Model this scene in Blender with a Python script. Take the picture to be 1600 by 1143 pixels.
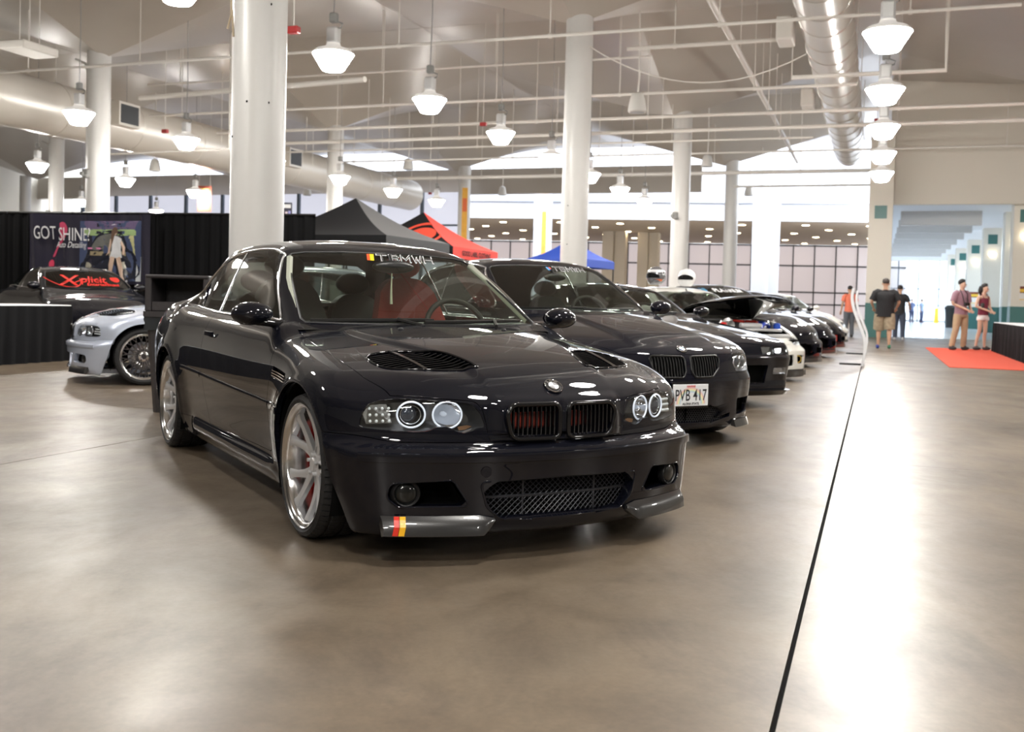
import bpy, math, random
import numpy as np
from mathutils import Matrix, Vector
random.seed(7); RNG = np.random.default_rng(7)
SC = bpy.context.scene; COL = SC.collection
for o in list(bpy.data.objects): bpy.data.objects.remove(o)

# ---------------------------------------------------------------- camera, world, exposure
F_PX = 1575.; PITCH = math.radians(1.76); ROLL = math.radians(1.485); CAM_H = 1.03; CY = 514.
cam_d = bpy.data.cameras.new('camera'); cam = bpy.data.objects.new('camera', cam_d); COL.objects.link(cam)
cam_d.sensor_fit = 'HORIZONTAL'; cam_d.sensor_width = 36.; cam_d.lens = F_PX / 1600 * 36
cam_d.shift_y = (CY - 571.5) / 1600; cam_d.clip_start = .05; cam_d.clip_end = 400
_r0 = Vector((1, 0, 0)); _u0 = Vector((0, math.sin(PITCH), math.cos(PITCH))); _f0 = Vector((0, math.cos(PITCH), -math.sin(PITCH)))
_R = math.cos(ROLL) * _r0 + math.sin(ROLL) * _u0; _U = -math.sin(ROLL) * _r0 + math.cos(ROLL) * _u0
_M = Matrix((_R, _U, -_f0)).transposed().to_4x4(); _M.translation = (0, 0, CAM_H); cam.matrix_world = _M
cam_d.dof.use_dof = True; cam_d.dof.focus_distance = 4.5; cam_d.dof.aperture_fstop = 4.2
SC.camera = cam
SC.view_settings.view_transform = 'Standard'; SC.view_settings.look = 'None'; SC.view_settings.gamma = 1.
SC.view_settings.use_curve_mapping = False; SC.view_settings.exposure = 1.56
world = bpy.data.worlds.new('world'); SC.world = world; world.use_nodes = True
_bg = world.node_tree.nodes['Background']; _bg.inputs[0].default_value = (.87, .93, 1., 1); _bg.inputs[1].default_value = 3.0

HB = math.radians(19.8)                    # bearing of the hall's axis
def hall(u, v, z=0.):                      # u along the hall, v to its right
    s, c = math.sin(HB), math.cos(HB); return (u * s + v * c, u * c - v * s, z)
HROT = -HB                                 # object rotation that turns +Y into the hall axis
# ---------------------------------------------------------------- geometry core (numpy)
def nspl(xs, ys):
    xs = np.asarray(xs, float); ys = np.asarray(ys, float)
    if xs[0] > xs[-1]: xs = xs[::-1]; ys = ys[::-1]
    n = len(xs); h = np.diff(xs)
    A = np.eye(n); b = np.zeros(n)
    for i in range(1, n - 1):
        A[i, i - 1] = h[i - 1]; A[i, i] = 2 * (h[i - 1] + h[i]); A[i, i + 1] = h[i]
        b[i] = 6 * ((ys[i + 1] - ys[i]) / h[i] - (ys[i] - ys[i - 1]) / h[i - 1])
    m = np.linalg.solve(A, b)
    s0 = (ys[1] - ys[0]) / h[0] - h[0] * (2 * m[0] + m[1]) / 6
    s1 = (ys[-1] - ys[-2]) / h[-1] + h[-1] * (2 * m[-1] + m[-2]) / 6
    def f(x):
        x = np.asarray(x, float)
        i = np.clip(np.searchsorted(xs, x) - 1, 0, n - 2)
        a = xs[i + 1] - x; c = x - xs[i]; hh = h[i]
        v = m[i] * a ** 3 / (6 * hh) + m[i + 1] * c ** 3 / (6 * hh) + (ys[i] / hh - m[i] * hh / 6) * a + (ys[i + 1] / hh - m[i + 1] * hh / 6) * c
        v = np.where(x < xs[0], ys[0] + s0 * (x - xs[0]), v)
        return np.where(x > xs[-1], ys[-1] + s1 * (x - xs[-1]), v)
    return f

def pspl(xs, ys):                      # monotone cubic
    xs = np.asarray(xs, float); ys = np.asarray(ys, float)
    if xs[0] > xs[-1]: xs = xs[::-1]; ys = ys[::-1]
    h = np.diff(xs); d = np.diff(ys) / h; m = np.zeros(len(xs))
    m[0] = d[0]; m[-1] = d[-1]
    for i in range(1, len(xs) - 1):
        m[i] = 0 if d[i - 1] * d[i] <= 0 else 2 * d[i - 1] * d[i] / (d[i - 1] + d[i])
    def f(x):
        x = np.asarray(x, float); xc = np.clip(x, xs[0], xs[-1])
        i = np.clip(np.searchsorted(xs, xc) - 1, 0, len(xs) - 2)
        t = (xc - xs[i]) / h[i]
        v = (2*t**3-3*t**2+1)*ys[i] + (t**3-2*t**2+t)*h[i]*m[i] + (-2*t**3+3*t**2)*ys[i+1] + (t**3-t**2)*h[i]*m[i+1]
        return v + np.where(x < xs[0], (x - xs[0]) * m[0], 0) + np.where(x > xs[-1], (x - xs[-1]) * m[-1], 0)
    return f

def smax(a, b, k):
    h = np.clip(1 - np.abs(a - b) / k, 0, 1)
    return np.maximum(a, b) + k * h ** 3 / 6

def sstep(a, b, x):
    t = np.clip((x - a) / (b - a), 0, 1)
    return t * t * t * (t * (6 * t - 15) + 10)

def gauss(x, s): return np.exp(-(x / s) ** 2)

def grad(f, P, e=2e-4):
    x, y, z = P[:, 0], P[:, 1], P[:, 2]
    g = np.stack([f(x + e, y, z) - f(x - e, y, z), f(x, y + e, z) - f(x, y - e, z), f(x, y, z + e) - f(x, y, z - e)], 1)
    return g / np.maximum(np.linalg.norm(g, axis=1, keepdims=True), 1e-12)

def pillow(f, xr, xf, yb, z0, nx=170, nf=90, nr=40, nfan=110, ntop=30, nbot=4, rmax=1.3, steps=24):
    """half surface (y>=0) of the implicit body f<0, projected from an inner segment"""
    sec = []
    for j in range(nbot): sec.append((yb * j / nbot, 0., -1.))
    for a in np.linspace(-90, 90, nfan + 1): sec.append((yb, math.cos(math.radians(a)), math.sin(math.radians(a))))
    for j in range(1, ntop + 1): sec.append((yb * (1 - j / ntop), 0., 1.))
    sec = np.array(sec); M = len(sec)
    lon = []
    for i in range(nr + 1):
        t = math.radians(90 * (1 - i / nr)); lon.append((xr, -math.sin(t), math.cos(t)))
    for i in range(1, nx): lon.append((xr + (xf - xr) * i / nx, 0., 1.))
    for i in range(nf + 1):
        t = math.radians(90 * i / nf); lon.append((xf, math.sin(t), math.cos(t)))
    lon = np.array(lon); N = len(lon)
    L = np.repeat(lon, M, axis=0); S = np.tile(sec, (N, 1))
    O = np.stack([L[:, 0], S[:, 0], np.full(len(L), z0)], 1)
    D = np.stack([L[:, 1], L[:, 2] * S[:, 1], L[:, 2] * S[:, 2]], 1)
    lo = np.zeros(len(O)); hi = np.full(len(O), rmax); done = np.zeros(len(O), bool)
    for k in range(1, steps + 1):
        r = rmax * k / steps
        P = O + D * r
        v = f(P[:, 0], P[:, 1], P[:, 2])
        new = (~done) & (v > 0)
        hi[new] = r; lo[new] = rmax * (k - 1) / steps; done |= new
    for k in range(14):
        mid = (lo + hi) / 2; P = O + D * mid[:, None]
        v = f(P[:, 0], P[:, 1], P[:, 2]); out = v > 0
        hi = np.where(out, mid, hi); lo = np.where(out, lo, mid)
    V = O + D * ((lo + hi) / 2)[:, None]
    i, j = np.meshgrid(np.arange(N - 1), np.arange(M - 1), indexing='ij')
    a = (i * M + j).ravel(); b = a + 1; c = a + M + 1; d = a + M
    T = np.concatenate([np.stack([a, b, c], 1), np.stack([a, c, d], 1)])
    ar = np.linalg.norm(np.cross(V[T[:, 1]] - V[T[:, 0]], V[T[:, 2]] - V[T[:, 0]]), axis=1)
    T = T[ar > 1e-10]
    # orient outwards
    nrm = np.cross(V[T[:, 1]] - V[T[:, 0]], V[T[:, 2]] - V[T[:, 0]]); cen = V[T].mean(1)
    g = grad(f, cen); flip = (nrm * g).sum(1) < 0
    T[flip] = T[flip][:, ::-1]
    return V, T

class Skin:
    """triangle surface with a label per triangle, split along 2d outlines"""
    def __init__(s, V, T, f, lab=0):
        s.V = V; s.T = T; s.f = f; s.L = np.full(len(T), lab)
    def cut(s, fn, mask=None):
        """split triangles along fn=0 (fn of the vertices), mask: bool per triangle"""
        v = fn(s.V); v = np.where(np.abs(v) < 1e-6, 1e-6, v)
        sg = v[s.T] > 0; n = sg.sum(1); mix = (n > 0) & (n < 3)
        if mask is not None: mix &= mask
        if not mix.any(): return
        T = s.T[mix]; L = s.L[mix]; sgm = sg[mix]
        one = np.where(sgm.sum(1) == 1, True, False)
        lone = np.where(one, np.argmax(sgm, 1), np.argmin(sgm, 1))
        r = np.arange(len(T))
        a = T[r, lone]; b = T[r, (lone + 1) % 3]; c = T[r, (lone + 2) % 3]
        def newv(p, q):
            t = v[p] / (v[p] - v[q]); return s.V[p] + (s.V[q] - s.V[p]) * t[:, None]
        key = np.concatenate([np.stack([np.minimum(a, b), np.maximum(a, b)], 1), np.stack([np.minimum(a, c), np.maximum(a, c)], 1)])
        uq, inv = np.unique(key, axis=0, return_inverse=True); inv = inv.ravel()
        base = len(s.V); NV = newv(uq[:, 0], uq[:, 1]); s.V = np.concatenate([s.V, NV])
        ab = base + inv[:len(a)]; ac = base + inv[len(a):]
        new = np.concatenate([np.stack([a, ab, ac], 1), np.stack([ab, b, c], 1), np.stack([ab, c, ac], 1)])
        s.T = np.concatenate([s.T[~mix], new]); s.L = np.concatenate([s.L[~mix], L, L, L])
    def cen(s): return s.V[s.T].mean(1)
    def region(s, fn, lab, mask=None, gap=0., only=None):
        """give triangles with fn<0 the label; a strip |fn|<gap is removed (-1)"""
        def mk():
            m = np.ones(len(s.T), bool) if mask is None else mask(s.cen())
            if only is not None: m &= np.isin(s.L, only)
            return m
        if gap > 0:
            s.cut(lambda P: fn(P) + gap, mk()); s.cut(lambda P: fn(P) - gap, mk())
        else: s.cut(fn, mk())
        m = mk(); c = fn(s.cen())
        s.L[m & (c < -gap + 1e-7)] = lab
        if gap > 0: s.L[m & (np.abs(c) < gap)] = -1
    def take(s, lab):
        m = np.isin(s.L, lab); T = s.T[m]; u, inv = np.unique(T, return_inverse=True)
        return s.V[u], inv.reshape(T.shape)

def poly_sdf(poly, r=0.):
    """signed distance to a closed polygon in 2d (negative inside), corners rounded by r"""
    Q = np.asarray(poly, float); lo = Q.min(0); hi = Q.max(0)
    def f(p):
        if len(p) > 400:
            out = np.maximum(lo - p, p - hi).max(1); near = out < .06; res = out.copy()
            if near.any(): res[near] = g(p[near])
            return res
        return g(p)
    def g(p):
        d = np.full(len(p), 1e9); ins = np.zeros(len(p), bool)
        for i in range(len(Q)):
            a = Q[i]; b = Q[(i + 1) % len(Q)]; e = b - a; w = p - a
            t = np.clip((w @ e) / max(e @ e, 1e-12), 0, 1)
            q = w - t[:, None] * e; d = np.minimum(d, (q * q).sum(1))
            c = (a[1] <= p[:, 1]) != (b[1] <= p[:, 1])
            with np.errstate(divide='ignore', invalid='ignore'):
                xi = a[0] + (p[:, 1] - a[1]) / (b[1] - a[1] + 1e-30) * e[0]
            ins ^= c & (p[:, 0] < xi)
        d = np.sqrt(d)
        return np.where(ins, -d, d) - r
    return f

def smooth_poly(P, n=6, closed=True):
    """catmull-rom through the points"""
    P = np.asarray(P, float); m = len(P); out = []
    rng = range(m) if closed else range(m - 1)
    for i in rng:
        if closed: p0, p1, p2, p3 = P[i - 1], P[i], P[(i + 1) % m], P[(i + 2) % m]
        else: p0, p1, p2, p3 = P[max(i - 1, 0)], P[i], P[i + 1], P[min(i + 2, m - 1)]
        for k in range(n):
            t = k / n
            out.append(.5 * ((2 * p1) + (-p0 + p2) * t + (2 * p0 - 5 * p1 + 4 * p2 - p3) * t * t + (-p0 + 3 * p1 - 3 * p2 + p3) * t ** 3))
    if not closed: out.append(P[-1])
    return np.array(out)

def round_poly(P, r, n=4):
    """polygon with circularly rounded corners; r scalar or list"""
    P = np.asarray(P, float); m = len(P); rs = [r] * m if np.isscalar(r) else list(r); out = []
    for i in range(m):
        a, b, c = P[i - 1], P[i], P[(i + 1) % m]
        u = (a - b) / np.linalg.norm(a - b); w = (c - b) / np.linalg.norm(c - b)
        ang = math.acos(max(-1, min(1, float(u @ w)))); d = min(rs[i] / math.tan(ang / 2), .49 * np.linalg.norm(a - b), .49 * np.linalg.norm(c - b))
        if rs[i] <= 1e-6 or ang > 3.1: out.append(b); continue
        p, q = b + u * d, b + w * d
        for k in range(n + 1):
            t = k / n; out.append((1 - t) ** 2 * p + 2 * t * (1 - t) * b + t * t * q)
    return np.array(out)
XZ = lambda P: P[:, [0, 2]]
XY = lambda P: P[:, [0, 1]]
YZ = lambda P: P[:, [1, 2]]
# ---------------------------------------------------------------- materials
_MC = {}
def mat(name, col=(.5, .5, .5), rough=.5, metal=0., coat=0., emit=None, es=0., spec=.5, var=0., vscale=8., bump=0., bscale=40., alpha=1., trans=0., ior=1.5, coatr=.03, aniso=0., sheen=0.):
    if name in _MC: return _MC[name]
    m = bpy.data.materials.new(name); m.use_nodes = True; nt = m.node_tree; b = nt.nodes['Principled BSDF']
    b.inputs['Base Color'].default_value = (*col, 1); b.inputs['Roughness'].default_value = rough; b.inputs['Metallic'].default_value = metal
    b.inputs['Coat Weight'].default_value = coat; b.inputs['Coat Roughness'].default_value = coatr
    b.inputs['Specular IOR Level'].default_value = spec; b.inputs['IOR'].default_value = ior
    b.inputs['Transmission Weight'].default_value = trans; b.inputs['Alpha'].default_value = alpha
    if sheen: b.inputs['Sheen Weight'].default_value = sheen
    if emit is not None:
        b.inputs['Emission Color'].default_value = (*emit, 1); b.inputs['Emission Strength'].default_value = es
    if var > 0 or bump > 0:
        tc = nt.nodes.new('ShaderNodeTexCoord')
        if var > 0:
            n = nt.nodes.new('ShaderNodeTexNoise'); n.inputs['Scale'].default_value = vscale; n.inputs['Detail'].default_value = 4
            nt.links.new(tc.outputs['Object'], n.inputs['Vector'])
            mx = nt.nodes.new('ShaderNodeMix'); mx.data_type = 'RGBA'
            mx.inputs['A'].default_value = (*[c * (1 - var) for c in col], 1); mx.inputs['B'].default_value = (*[min(1, c * (1 + var)) for c in col], 1)
            nt.links.new(n.outputs['Fac'], mx.inputs['Factor']); nt.links.new(mx.outputs['Result'], b.inputs['Base Color'])
        if bump > 0:
            n2 = nt.nodes.new('ShaderNodeTexNoise'); n2.inputs['Scale'].default_value = bscale; n2.inputs['Detail'].default_value = 3
            nt.links.new(tc.outputs['Object'], n2.inputs['Vector'])
            bp = nt.nodes.new('ShaderNodeBump'); bp.inputs['Strength'].default_value = bump; bp.inputs['Distance'].default_value = .02
            nt.links.new(n2.outputs['Fac'], bp.inputs['Height']); nt.links.new(bp.outputs['Normal'], b.inputs['Normal'])
    _MC[name] = m; return m

def glass(name, tint=(.55, .62, .58), rough=.0, f0=.06, gl=(1, 1, 1)):
    """thin pane: tinted see-through plus fresnel reflection"""
    if name in _MC: return _MC[name]
    m = bpy.data.materials.new(name); m.use_nodes = True; nt = m.node_tree; nt.nodes.clear()
    o = nt.nodes.new('ShaderNodeOutputMaterial'); mx = nt.nodes.new('ShaderNodeMixShader')
    t = nt.nodes.new('ShaderNodeBsdfTransparent'); t.inputs[0].default_value = (*tint, 1)
    g = nt.nodes.new('ShaderNodeBsdfGlossy'); g.inputs['Roughness'].default_value = rough; g.inputs['Color'].default_value = (*gl, 1)
    fr = nt.nodes.new('ShaderNodeLayerWeight'); fr.inputs['Blend'].default_value = .22
    mp = nt.nodes.new('ShaderNodeMapRange'); mp.inputs['To Min'].default_value = f0; mp.inputs['To Max'].default_value = .95
    nt.links.new(fr.outputs['Facing'], mp.inputs['Value'])
    pw = nt.nodes.new('ShaderNodeMath'); pw.operation = 'POWER'; pw.inputs[1].default_value = 2.2
    nt.links.new(fr.outputs['Facing'], pw.inputs[0]); nt.links.new(pw.outputs[0], mp.inputs['Value'])
    nt.links.new(mp.outputs[0], mx.inputs[0]); nt.links.new(t.outputs[0], mx.inputs[1]); nt.links.new(g.outputs[0], mx.inputs[2])
    nt.links.new(mx.outputs[0], o.inputs[0]); _MC[name] = m; return m

# ---------------------------------------------------------------- objects
def mesh_obj(name, V, F, m, parent=None, normals=None, smooth=False):
    me = bpy.data.meshes.new(name)
    V = np.asarray(V, float)
    if isinstance(F, np.ndarray) and F.ndim == 2:
        k = F.shape[1]; me.vertices.add(len(V)); me.vertices.foreach_set('co', V.astype(np.float32).ravel())
        me.loops.add(F.size); me.loops.foreach_set('vertex_index', F.astype(np.int32).ravel())
        me.polygons.add(len(F)); me.polygons.foreach_set('loop_start', np.arange(0, F.size, k, dtype=np.int32))
        me.update(calc_edges=True)
    else:
        me.from_pydata([tuple(v) for v in V], [], [tuple(int(i) for i in f) for f in F]); me.update()
    if smooth or normals is not None: me.polygons.foreach_set('use_smooth', np.ones(len(me.polygons), bool))
    if normals is not None: me.normals_split_custom_set_from_vertices([tuple(n) for n in normals])
    elif smooth is not True and smooth: me.set_sharp_from_angle(angle=math.radians(smooth))
    if m is not None:
        for q in (m if isinstance(m, (list, tuple)) else [m]): me.materials.append(q)
    o = bpy.data.objects.new(name, me); COL.objects.link(o)
    if parent is not None: o.parent = parent
    return o

def empty(name, loc=(0, 0, 0), rz=0., parent=None):
    o = bpy.data.objects.new(name, None); COL.objects.link(o); o.location = loc; o.rotation_euler = (0, 0, rz); o.empty_display_size = .2
    if parent is not None: o.parent = parent
    return o
def tag(o, label, cat, group=None):
    o['label'] = label; o['category'] = cat
    if group: o['group'] = group
    return o
def struct(o, label=None):
    o['kind'] = 'structure'
    if label: o['label'] = label
    return o
def thing(name, label, cat, loc=(0, 0, 0), rz=0., group=None): return tag(empty(name, loc, rz), label, cat, group)
def copy_tree(o, parent=None, depth=0):
    c = o.copy(); COL.objects.link(c)
    if parent is not None: c.parent = parent; c.matrix_parent_inverse = o.matrix_parent_inverse
    for ch in list(o.children): copy_tree(ch, c, depth + 1)
    return c

class MB:
    """collects simple shapes into one mesh"""
    def __init__(s): s.V = []; s.F = []; s.n = 0
    def add(s, V, F):
        s.V.extend([tuple(v) for v in V]); s.F.extend([tuple(i + s.n for i in f) for f in F]); s.n = len(s.V); return s
    def box(s, c, d, rz=0., M=None, bev=0.):
        x, y, z = d[0] / 2, d[1] / 2, d[2] / 2
        if bev > 0:
            b = min(bev, x * .9, y * .9, z * .9); V = []; 
            for sz in (-1, 1):
                for k, (xx, yy) in enumerate(((x - b, y), (x, y - b), (x, -y + b), (x - b, -y), (-x + b, -y), (-x, -y + b), (-x, y - b), (-x + b, y))): V.append((xx, yy, sz * (z - b)))
            for sz in (-1, 1):
                for (xx, yy) in ((x - b, y - b), (x - b, -y + b), (-x + b, -y + b), (-x + b, y - b)): V.append((xx, yy, sz * z))
            F = [(i, (i + 1) % 8, 8 + (i + 1) % 8, 8 + i) for i in range(8)]
            for o8, o4, fl in ((0, 16, 0), (8, 20, 1)):
                fs = [(o4, o4 + 1, o4 + 2, o4 + 3), (o8 + 0, o8 + 1, o4), (o8 + 1, o8 + 2, o4 + 1, o4), (o8 + 2, o8 + 3, o4 + 1), (o8 + 3, o8 + 4, o4 + 2, o4 + 1), (o8 + 4, o8 + 5, o4 + 2), (o8 + 5, o8 + 6, o4 + 3, o4 + 2), (o8 + 6, o8 + 7, o4 + 3), (o8 + 7, o8 + 0, o4, o4 + 3)]
                F += fs
        else:
            V = [(i * x, j * y, k * z) for k in (-1, 1) for j in (-1, 1) for i in (-1, 1)]
            F = [(0, 2, 3, 1), (4, 5, 7, 6), (0, 1, 5, 4), (2, 6, 7, 3), (0, 4, 6, 2), (1, 3, 7, 5)]
        if M is None: M = Matrix.Rotation(rz, 3, 'Z')
        return s.add([Vector(c) + M @ Vector(v) for v in V], F)
    def lathe(s, prof, n=32, c=(0, 0, 0), axis='z', a0=0., a1=360., cap=False):
        """prof: (radius, height) list"""
        full = abs(a1 - a0) >= 359.9; m = n if full else n + 1; V = []
        for i in range(m):
            a = math.radians(a0 + (a1 - a0) * i / n); ca, sa = math.cos(a), math.sin(a)
            for r, h in prof:
                if axis == 'z': V.append((c[0] + r * ca, c[1] + r * sa, c[2] + h))
                elif axis == 'y': V.append((c[0] + r * ca, c[1] + h, c[2] + r * sa))
                else: V.append((c[0] + h, c[1] + r * ca, c[2] + r * sa))
        k = len(prof); F = []
        for i in range(n):
            j = (i + 1) % m
            for q in range(k - 1): F.append((i * k + q, j * k + q, j * k + q + 1, i * k + q + 1))
        if cap:
            F.append(tuple(i * k for i in range(m))[::-1]); F.append(tuple(i * k + k - 1 for i in range(m)))
        return s.add(V, F)
    def tube(s, pts, r, n=8, closed=False, cap=True, up=None):
        P = [Vector(p) for p in pts]; m = len(P); rs = [r] * m if np.isscalar(r) else list(r); V = []
        T = []
        for i in range(m):
            if closed: t = P[(i + 1) % m] - P[i - 1]
            else: t = P[min(i + 1, m - 1)] - P[max(i - 1, 0)]
            T.append(t.normalized() if t.length > 1e-9 else Vector((0, 0, 1)))
        a = Vector((0, 0, 1)) if abs(T[0].z) < .9 else Vector((1, 0, 0))
        N = (a - T[0] * a.dot(T[0])).normalized()
        for i in range(m):
            N = (N - T[i] * N.dot(T[i])); N = N.normalized() if N.length > 1e-6 else T[i].orthogonal().normalized()
            B = T[i].cross(N)
            for k in range(n):
                t = 2 * math.pi * k / n; V.append(P[i] + (N * math.cos(t) + B * math.sin(t)) * rs[i])
        F = []
        for i in range(m if closed else m - 1):
            j = (i + 1) % m
            for k in range(n): F.append((i * n + k, i * n + (k + 1) % n, j * n + (k + 1) % n, j * n + k))
        if cap and not closed:
            F.append(tuple(range(n))[::-1]); F.append(tuple((m - 1) * n + k for k in range(n)))
        return s.add(V, F)
    def sweep(s, pts, sec, ups, closed=False, cap=True):
        """section (a,b) list swept along pts; a along side=tangent x up, b along up"""
        P = [Vector(p) for p in pts]; m = len(P); k = len(sec); V = []
        for i in range(m):
            t = (P[(i + 1) % m] - P[i - 1]) if closed else (P[min(i + 1, m - 1)] - P[max(i - 1, 0)])
            t.normalize(); u = Vector(ups[i] if hasattr(ups[0], '__len__') else ups); u = (u - t * u.dot(t)).normalized(); sd = t.cross(u)
            for a, b in sec: V.append(P[i] + sd * a + u * b)
        F = []
        for i in range(m if closed else m - 1):
            j = (i + 1) % m
            for q in range(k): F.append((i * k + q, i * k + (q + 1) % k, j * k + (q + 1) % k, j * k + q))
        if cap and not closed: F.append(tuple(range(k))[::-1]); F.append(tuple((m - 1) * k + q for q in range(k)))
        return s.add(V, F)
    def prism(s, poly, fn0, fn1, caps=True):
        """polygon (list of 2d) extruded between two maps 2d->3d"""
        n = len(poly); V = [fn0(*p) for p in poly] + [fn1(*p) for p in poly]
        F = [(i, (i + 1) % n, n + (i + 1) % n, n + i) for i in range(n)]
        if caps: F += [tuple(range(n))[::-1], tuple(range(n, 2 * n))]
        return s.add(V, F)
    def sphere(s, c, r, nu=16, nv=10, M=None):
        rx, ry, rz = (r, r, r) if np.isscalar(r) else r; V = [(0, 0, rz)]
        for j in range(1, nv):
            t = math.pi * j / nv
            for i in range(nu):
                a = 2 * math.pi * i / nu; V.append((rx * math.sin(t) * math.cos(a), ry * math.sin(t) * math.sin(a), rz * math.cos(t)))
        V.append((0, 0, -rz)); F = [(0, 1 + i, 1 + (i + 1) % nu) for i in range(nu)]
        for j in range(nv - 2):
            for i in range(nu): F.append((1 + j * nu + i, 1 + (j + 1) * nu + i, 1 + (j + 1) * nu + (i + 1) % nu, 1 + j * nu + (i + 1) % nu))
        L = len(V) - 1; b = 1 + (nv - 2) * nu
        F += [(L, b + (i + 1) % nu, b + i) for i in range(nu)]
        R = M or Matrix.Identity(3)
        return s.add([Vector(c) + R @ Vector(v) for v in V], F)
    def grid(s, fn, nu, nv):
        V = [fn(i / nu, j / nv) for i in range(nu + 1) for j in range(nv + 1)]
        F = [(i * (nv + 1) + j, (i + 1) * (nv + 1) + j, (i + 1) * (nv + 1) + j + 1, i * (nv + 1) + j + 1) for i in range(nu) for j in range(nv)]
        return s.add(V, F)
    def map(s, fn): s.V = [tuple(fn(Vector(v))) for v in s.V]; return s
    def obj(s, name, m, parent=None, smooth=False): return mesh_obj(name, s.V, s.F, m, parent, smooth=smooth)

def text_mesh(txt, size, depth=0., font_shear=0., spacing=1., align='CENTER', xscale=1., bold=0.):
    """flat lettering as (verts, faces), centred, in the xy plane"""
    c = bpy.data.curves.new('t', 'FONT'); c.body = txt; c.size = size; c.align_x = align; c.align_y = 'CENTER'
    c.extrude = depth; c.shear = font_shear; c.space_character = spacing; c.offset = bold; c.resolution_u = 3
    o = bpy.data.objects.new('t', c); COL.objects.link(o)
    dg = bpy.context.evaluated_depsgraph_get(); me = o.evaluated_get(dg).to_mesh()
    V = [(v.co.x * xscale, v.co.y, v.co.z) for v in me.vertices]; F = [tuple(p.vertices) for p in me.polygons]
    o.evaluated_get(dg).to_mesh_clear(); bpy.data.objects.remove(o); bpy.data.curves.remove(c)
    return V, F

def skin_part(name, V, T, f, m, parent, depth=.012, mirror=0, flip_gap=True, eps=1e-5):
    """panel from a half-car label: mirror 0 = both halves joined, +1 left only, -1 right only. Boundary gets a turned-in edge."""
    out = []
    for sgn in ((1, -1) if mirror == 0 else (mirror,)):
        P = V.copy(); N = grad(f, V); Q = T.copy()
        if sgn < 0: P[:, 1] *= -1; N[:, 1] *= -1; Q = Q[:, ::-1]
        out.append((P, N, Q))
    Vs = []; Ns = []; Fs = []; n = 0
    for P, N, Q in out:
        E = np.concatenate([Q[:, [0, 1]], Q[:, [1, 2]], Q[:, [2, 0]]]); k = np.sort(E, 1)
        u, inv, cnt = np.unique(k, axis=0, return_inverse=True, return_counts=True); inv = inv.ravel()
        be = E[cnt[inv] == 1]
        if mirror == 0: be = be[~((np.abs(P[be[:, 0], 1]) < 1e-4) & (np.abs(P[be[:, 1], 1]) < 1e-4))]
        Vs.append(P); Ns.append(N); Fs.append(Q + n); n += len(P)
        if depth > 0 and len(be):
            a, b = be[:, 0], be[:, 1]; t = P[b] - P[a]; t /= np.maximum(np.linalg.norm(t, axis=1, keepdims=True), 1e-9)
            # outward tangent per boundary vertex
            ot = np.zeros_like(P); oe = np.cross(t, N[a]); np.add.at(ot, a, oe); np.add.at(ot, b, oe)
            l = np.linalg.norm(ot, axis=1, keepdims=True); ot = ot / np.maximum(l, 1e-9)
            bv = np.unique(be); idx = np.full(len(P), -1); idx[bv] = np.arange(len(bv))
            p0 = P[bv]; nn = N[bv]; oo = ot[bv]
            p1 = p0 + oo * .0012 - nn * .0016; p2 = p1 - nn * depth
            nb = len(bv)
            Vs += [p0, p1, p1, p2]; Ns += [nn, oo * .8 + nn * .6, oo, oo]
            ia, ib = idx[a], idx[b]
            Fs.append(np.concatenate([np.stack([n + ib, n + ia, n + nb + ia], 1), np.stack([n + ib, n + nb + ia, n + nb + ib], 1),
                                      np.stack([n + 2 * nb + ib, n + 2 * nb + ia, n + 3 * nb + ia], 1), np.stack([n + 2 * nb + ib, n + 3 * nb + ia, n + 3 * nb + ib], 1)]))
            n += 4 * nb
    V = np.concatenate(Vs); N = np.concatenate(Ns); F = np.concatenate(Fs)
    N = N / np.maximum(np.linalg.norm(N, axis=1, keepdims=True), 1e-9)
    return mesh_obj(name, V, F, m, parent, normals=N)

def unit_fn(fn, e=5e-4):
    """fn scaled to unit gradient so a gap has even width"""
    def g(P):
        v = fn(P); G = np.stack([(fn(P + np.eye(3)[k] * e) - fn(P - np.eye(3)[k] * e)) / (2 * e) for k in range(3)], 1)
        return v / np.clip(np.linalg.norm(G, axis=1), .3, 50)
    return g
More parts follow.
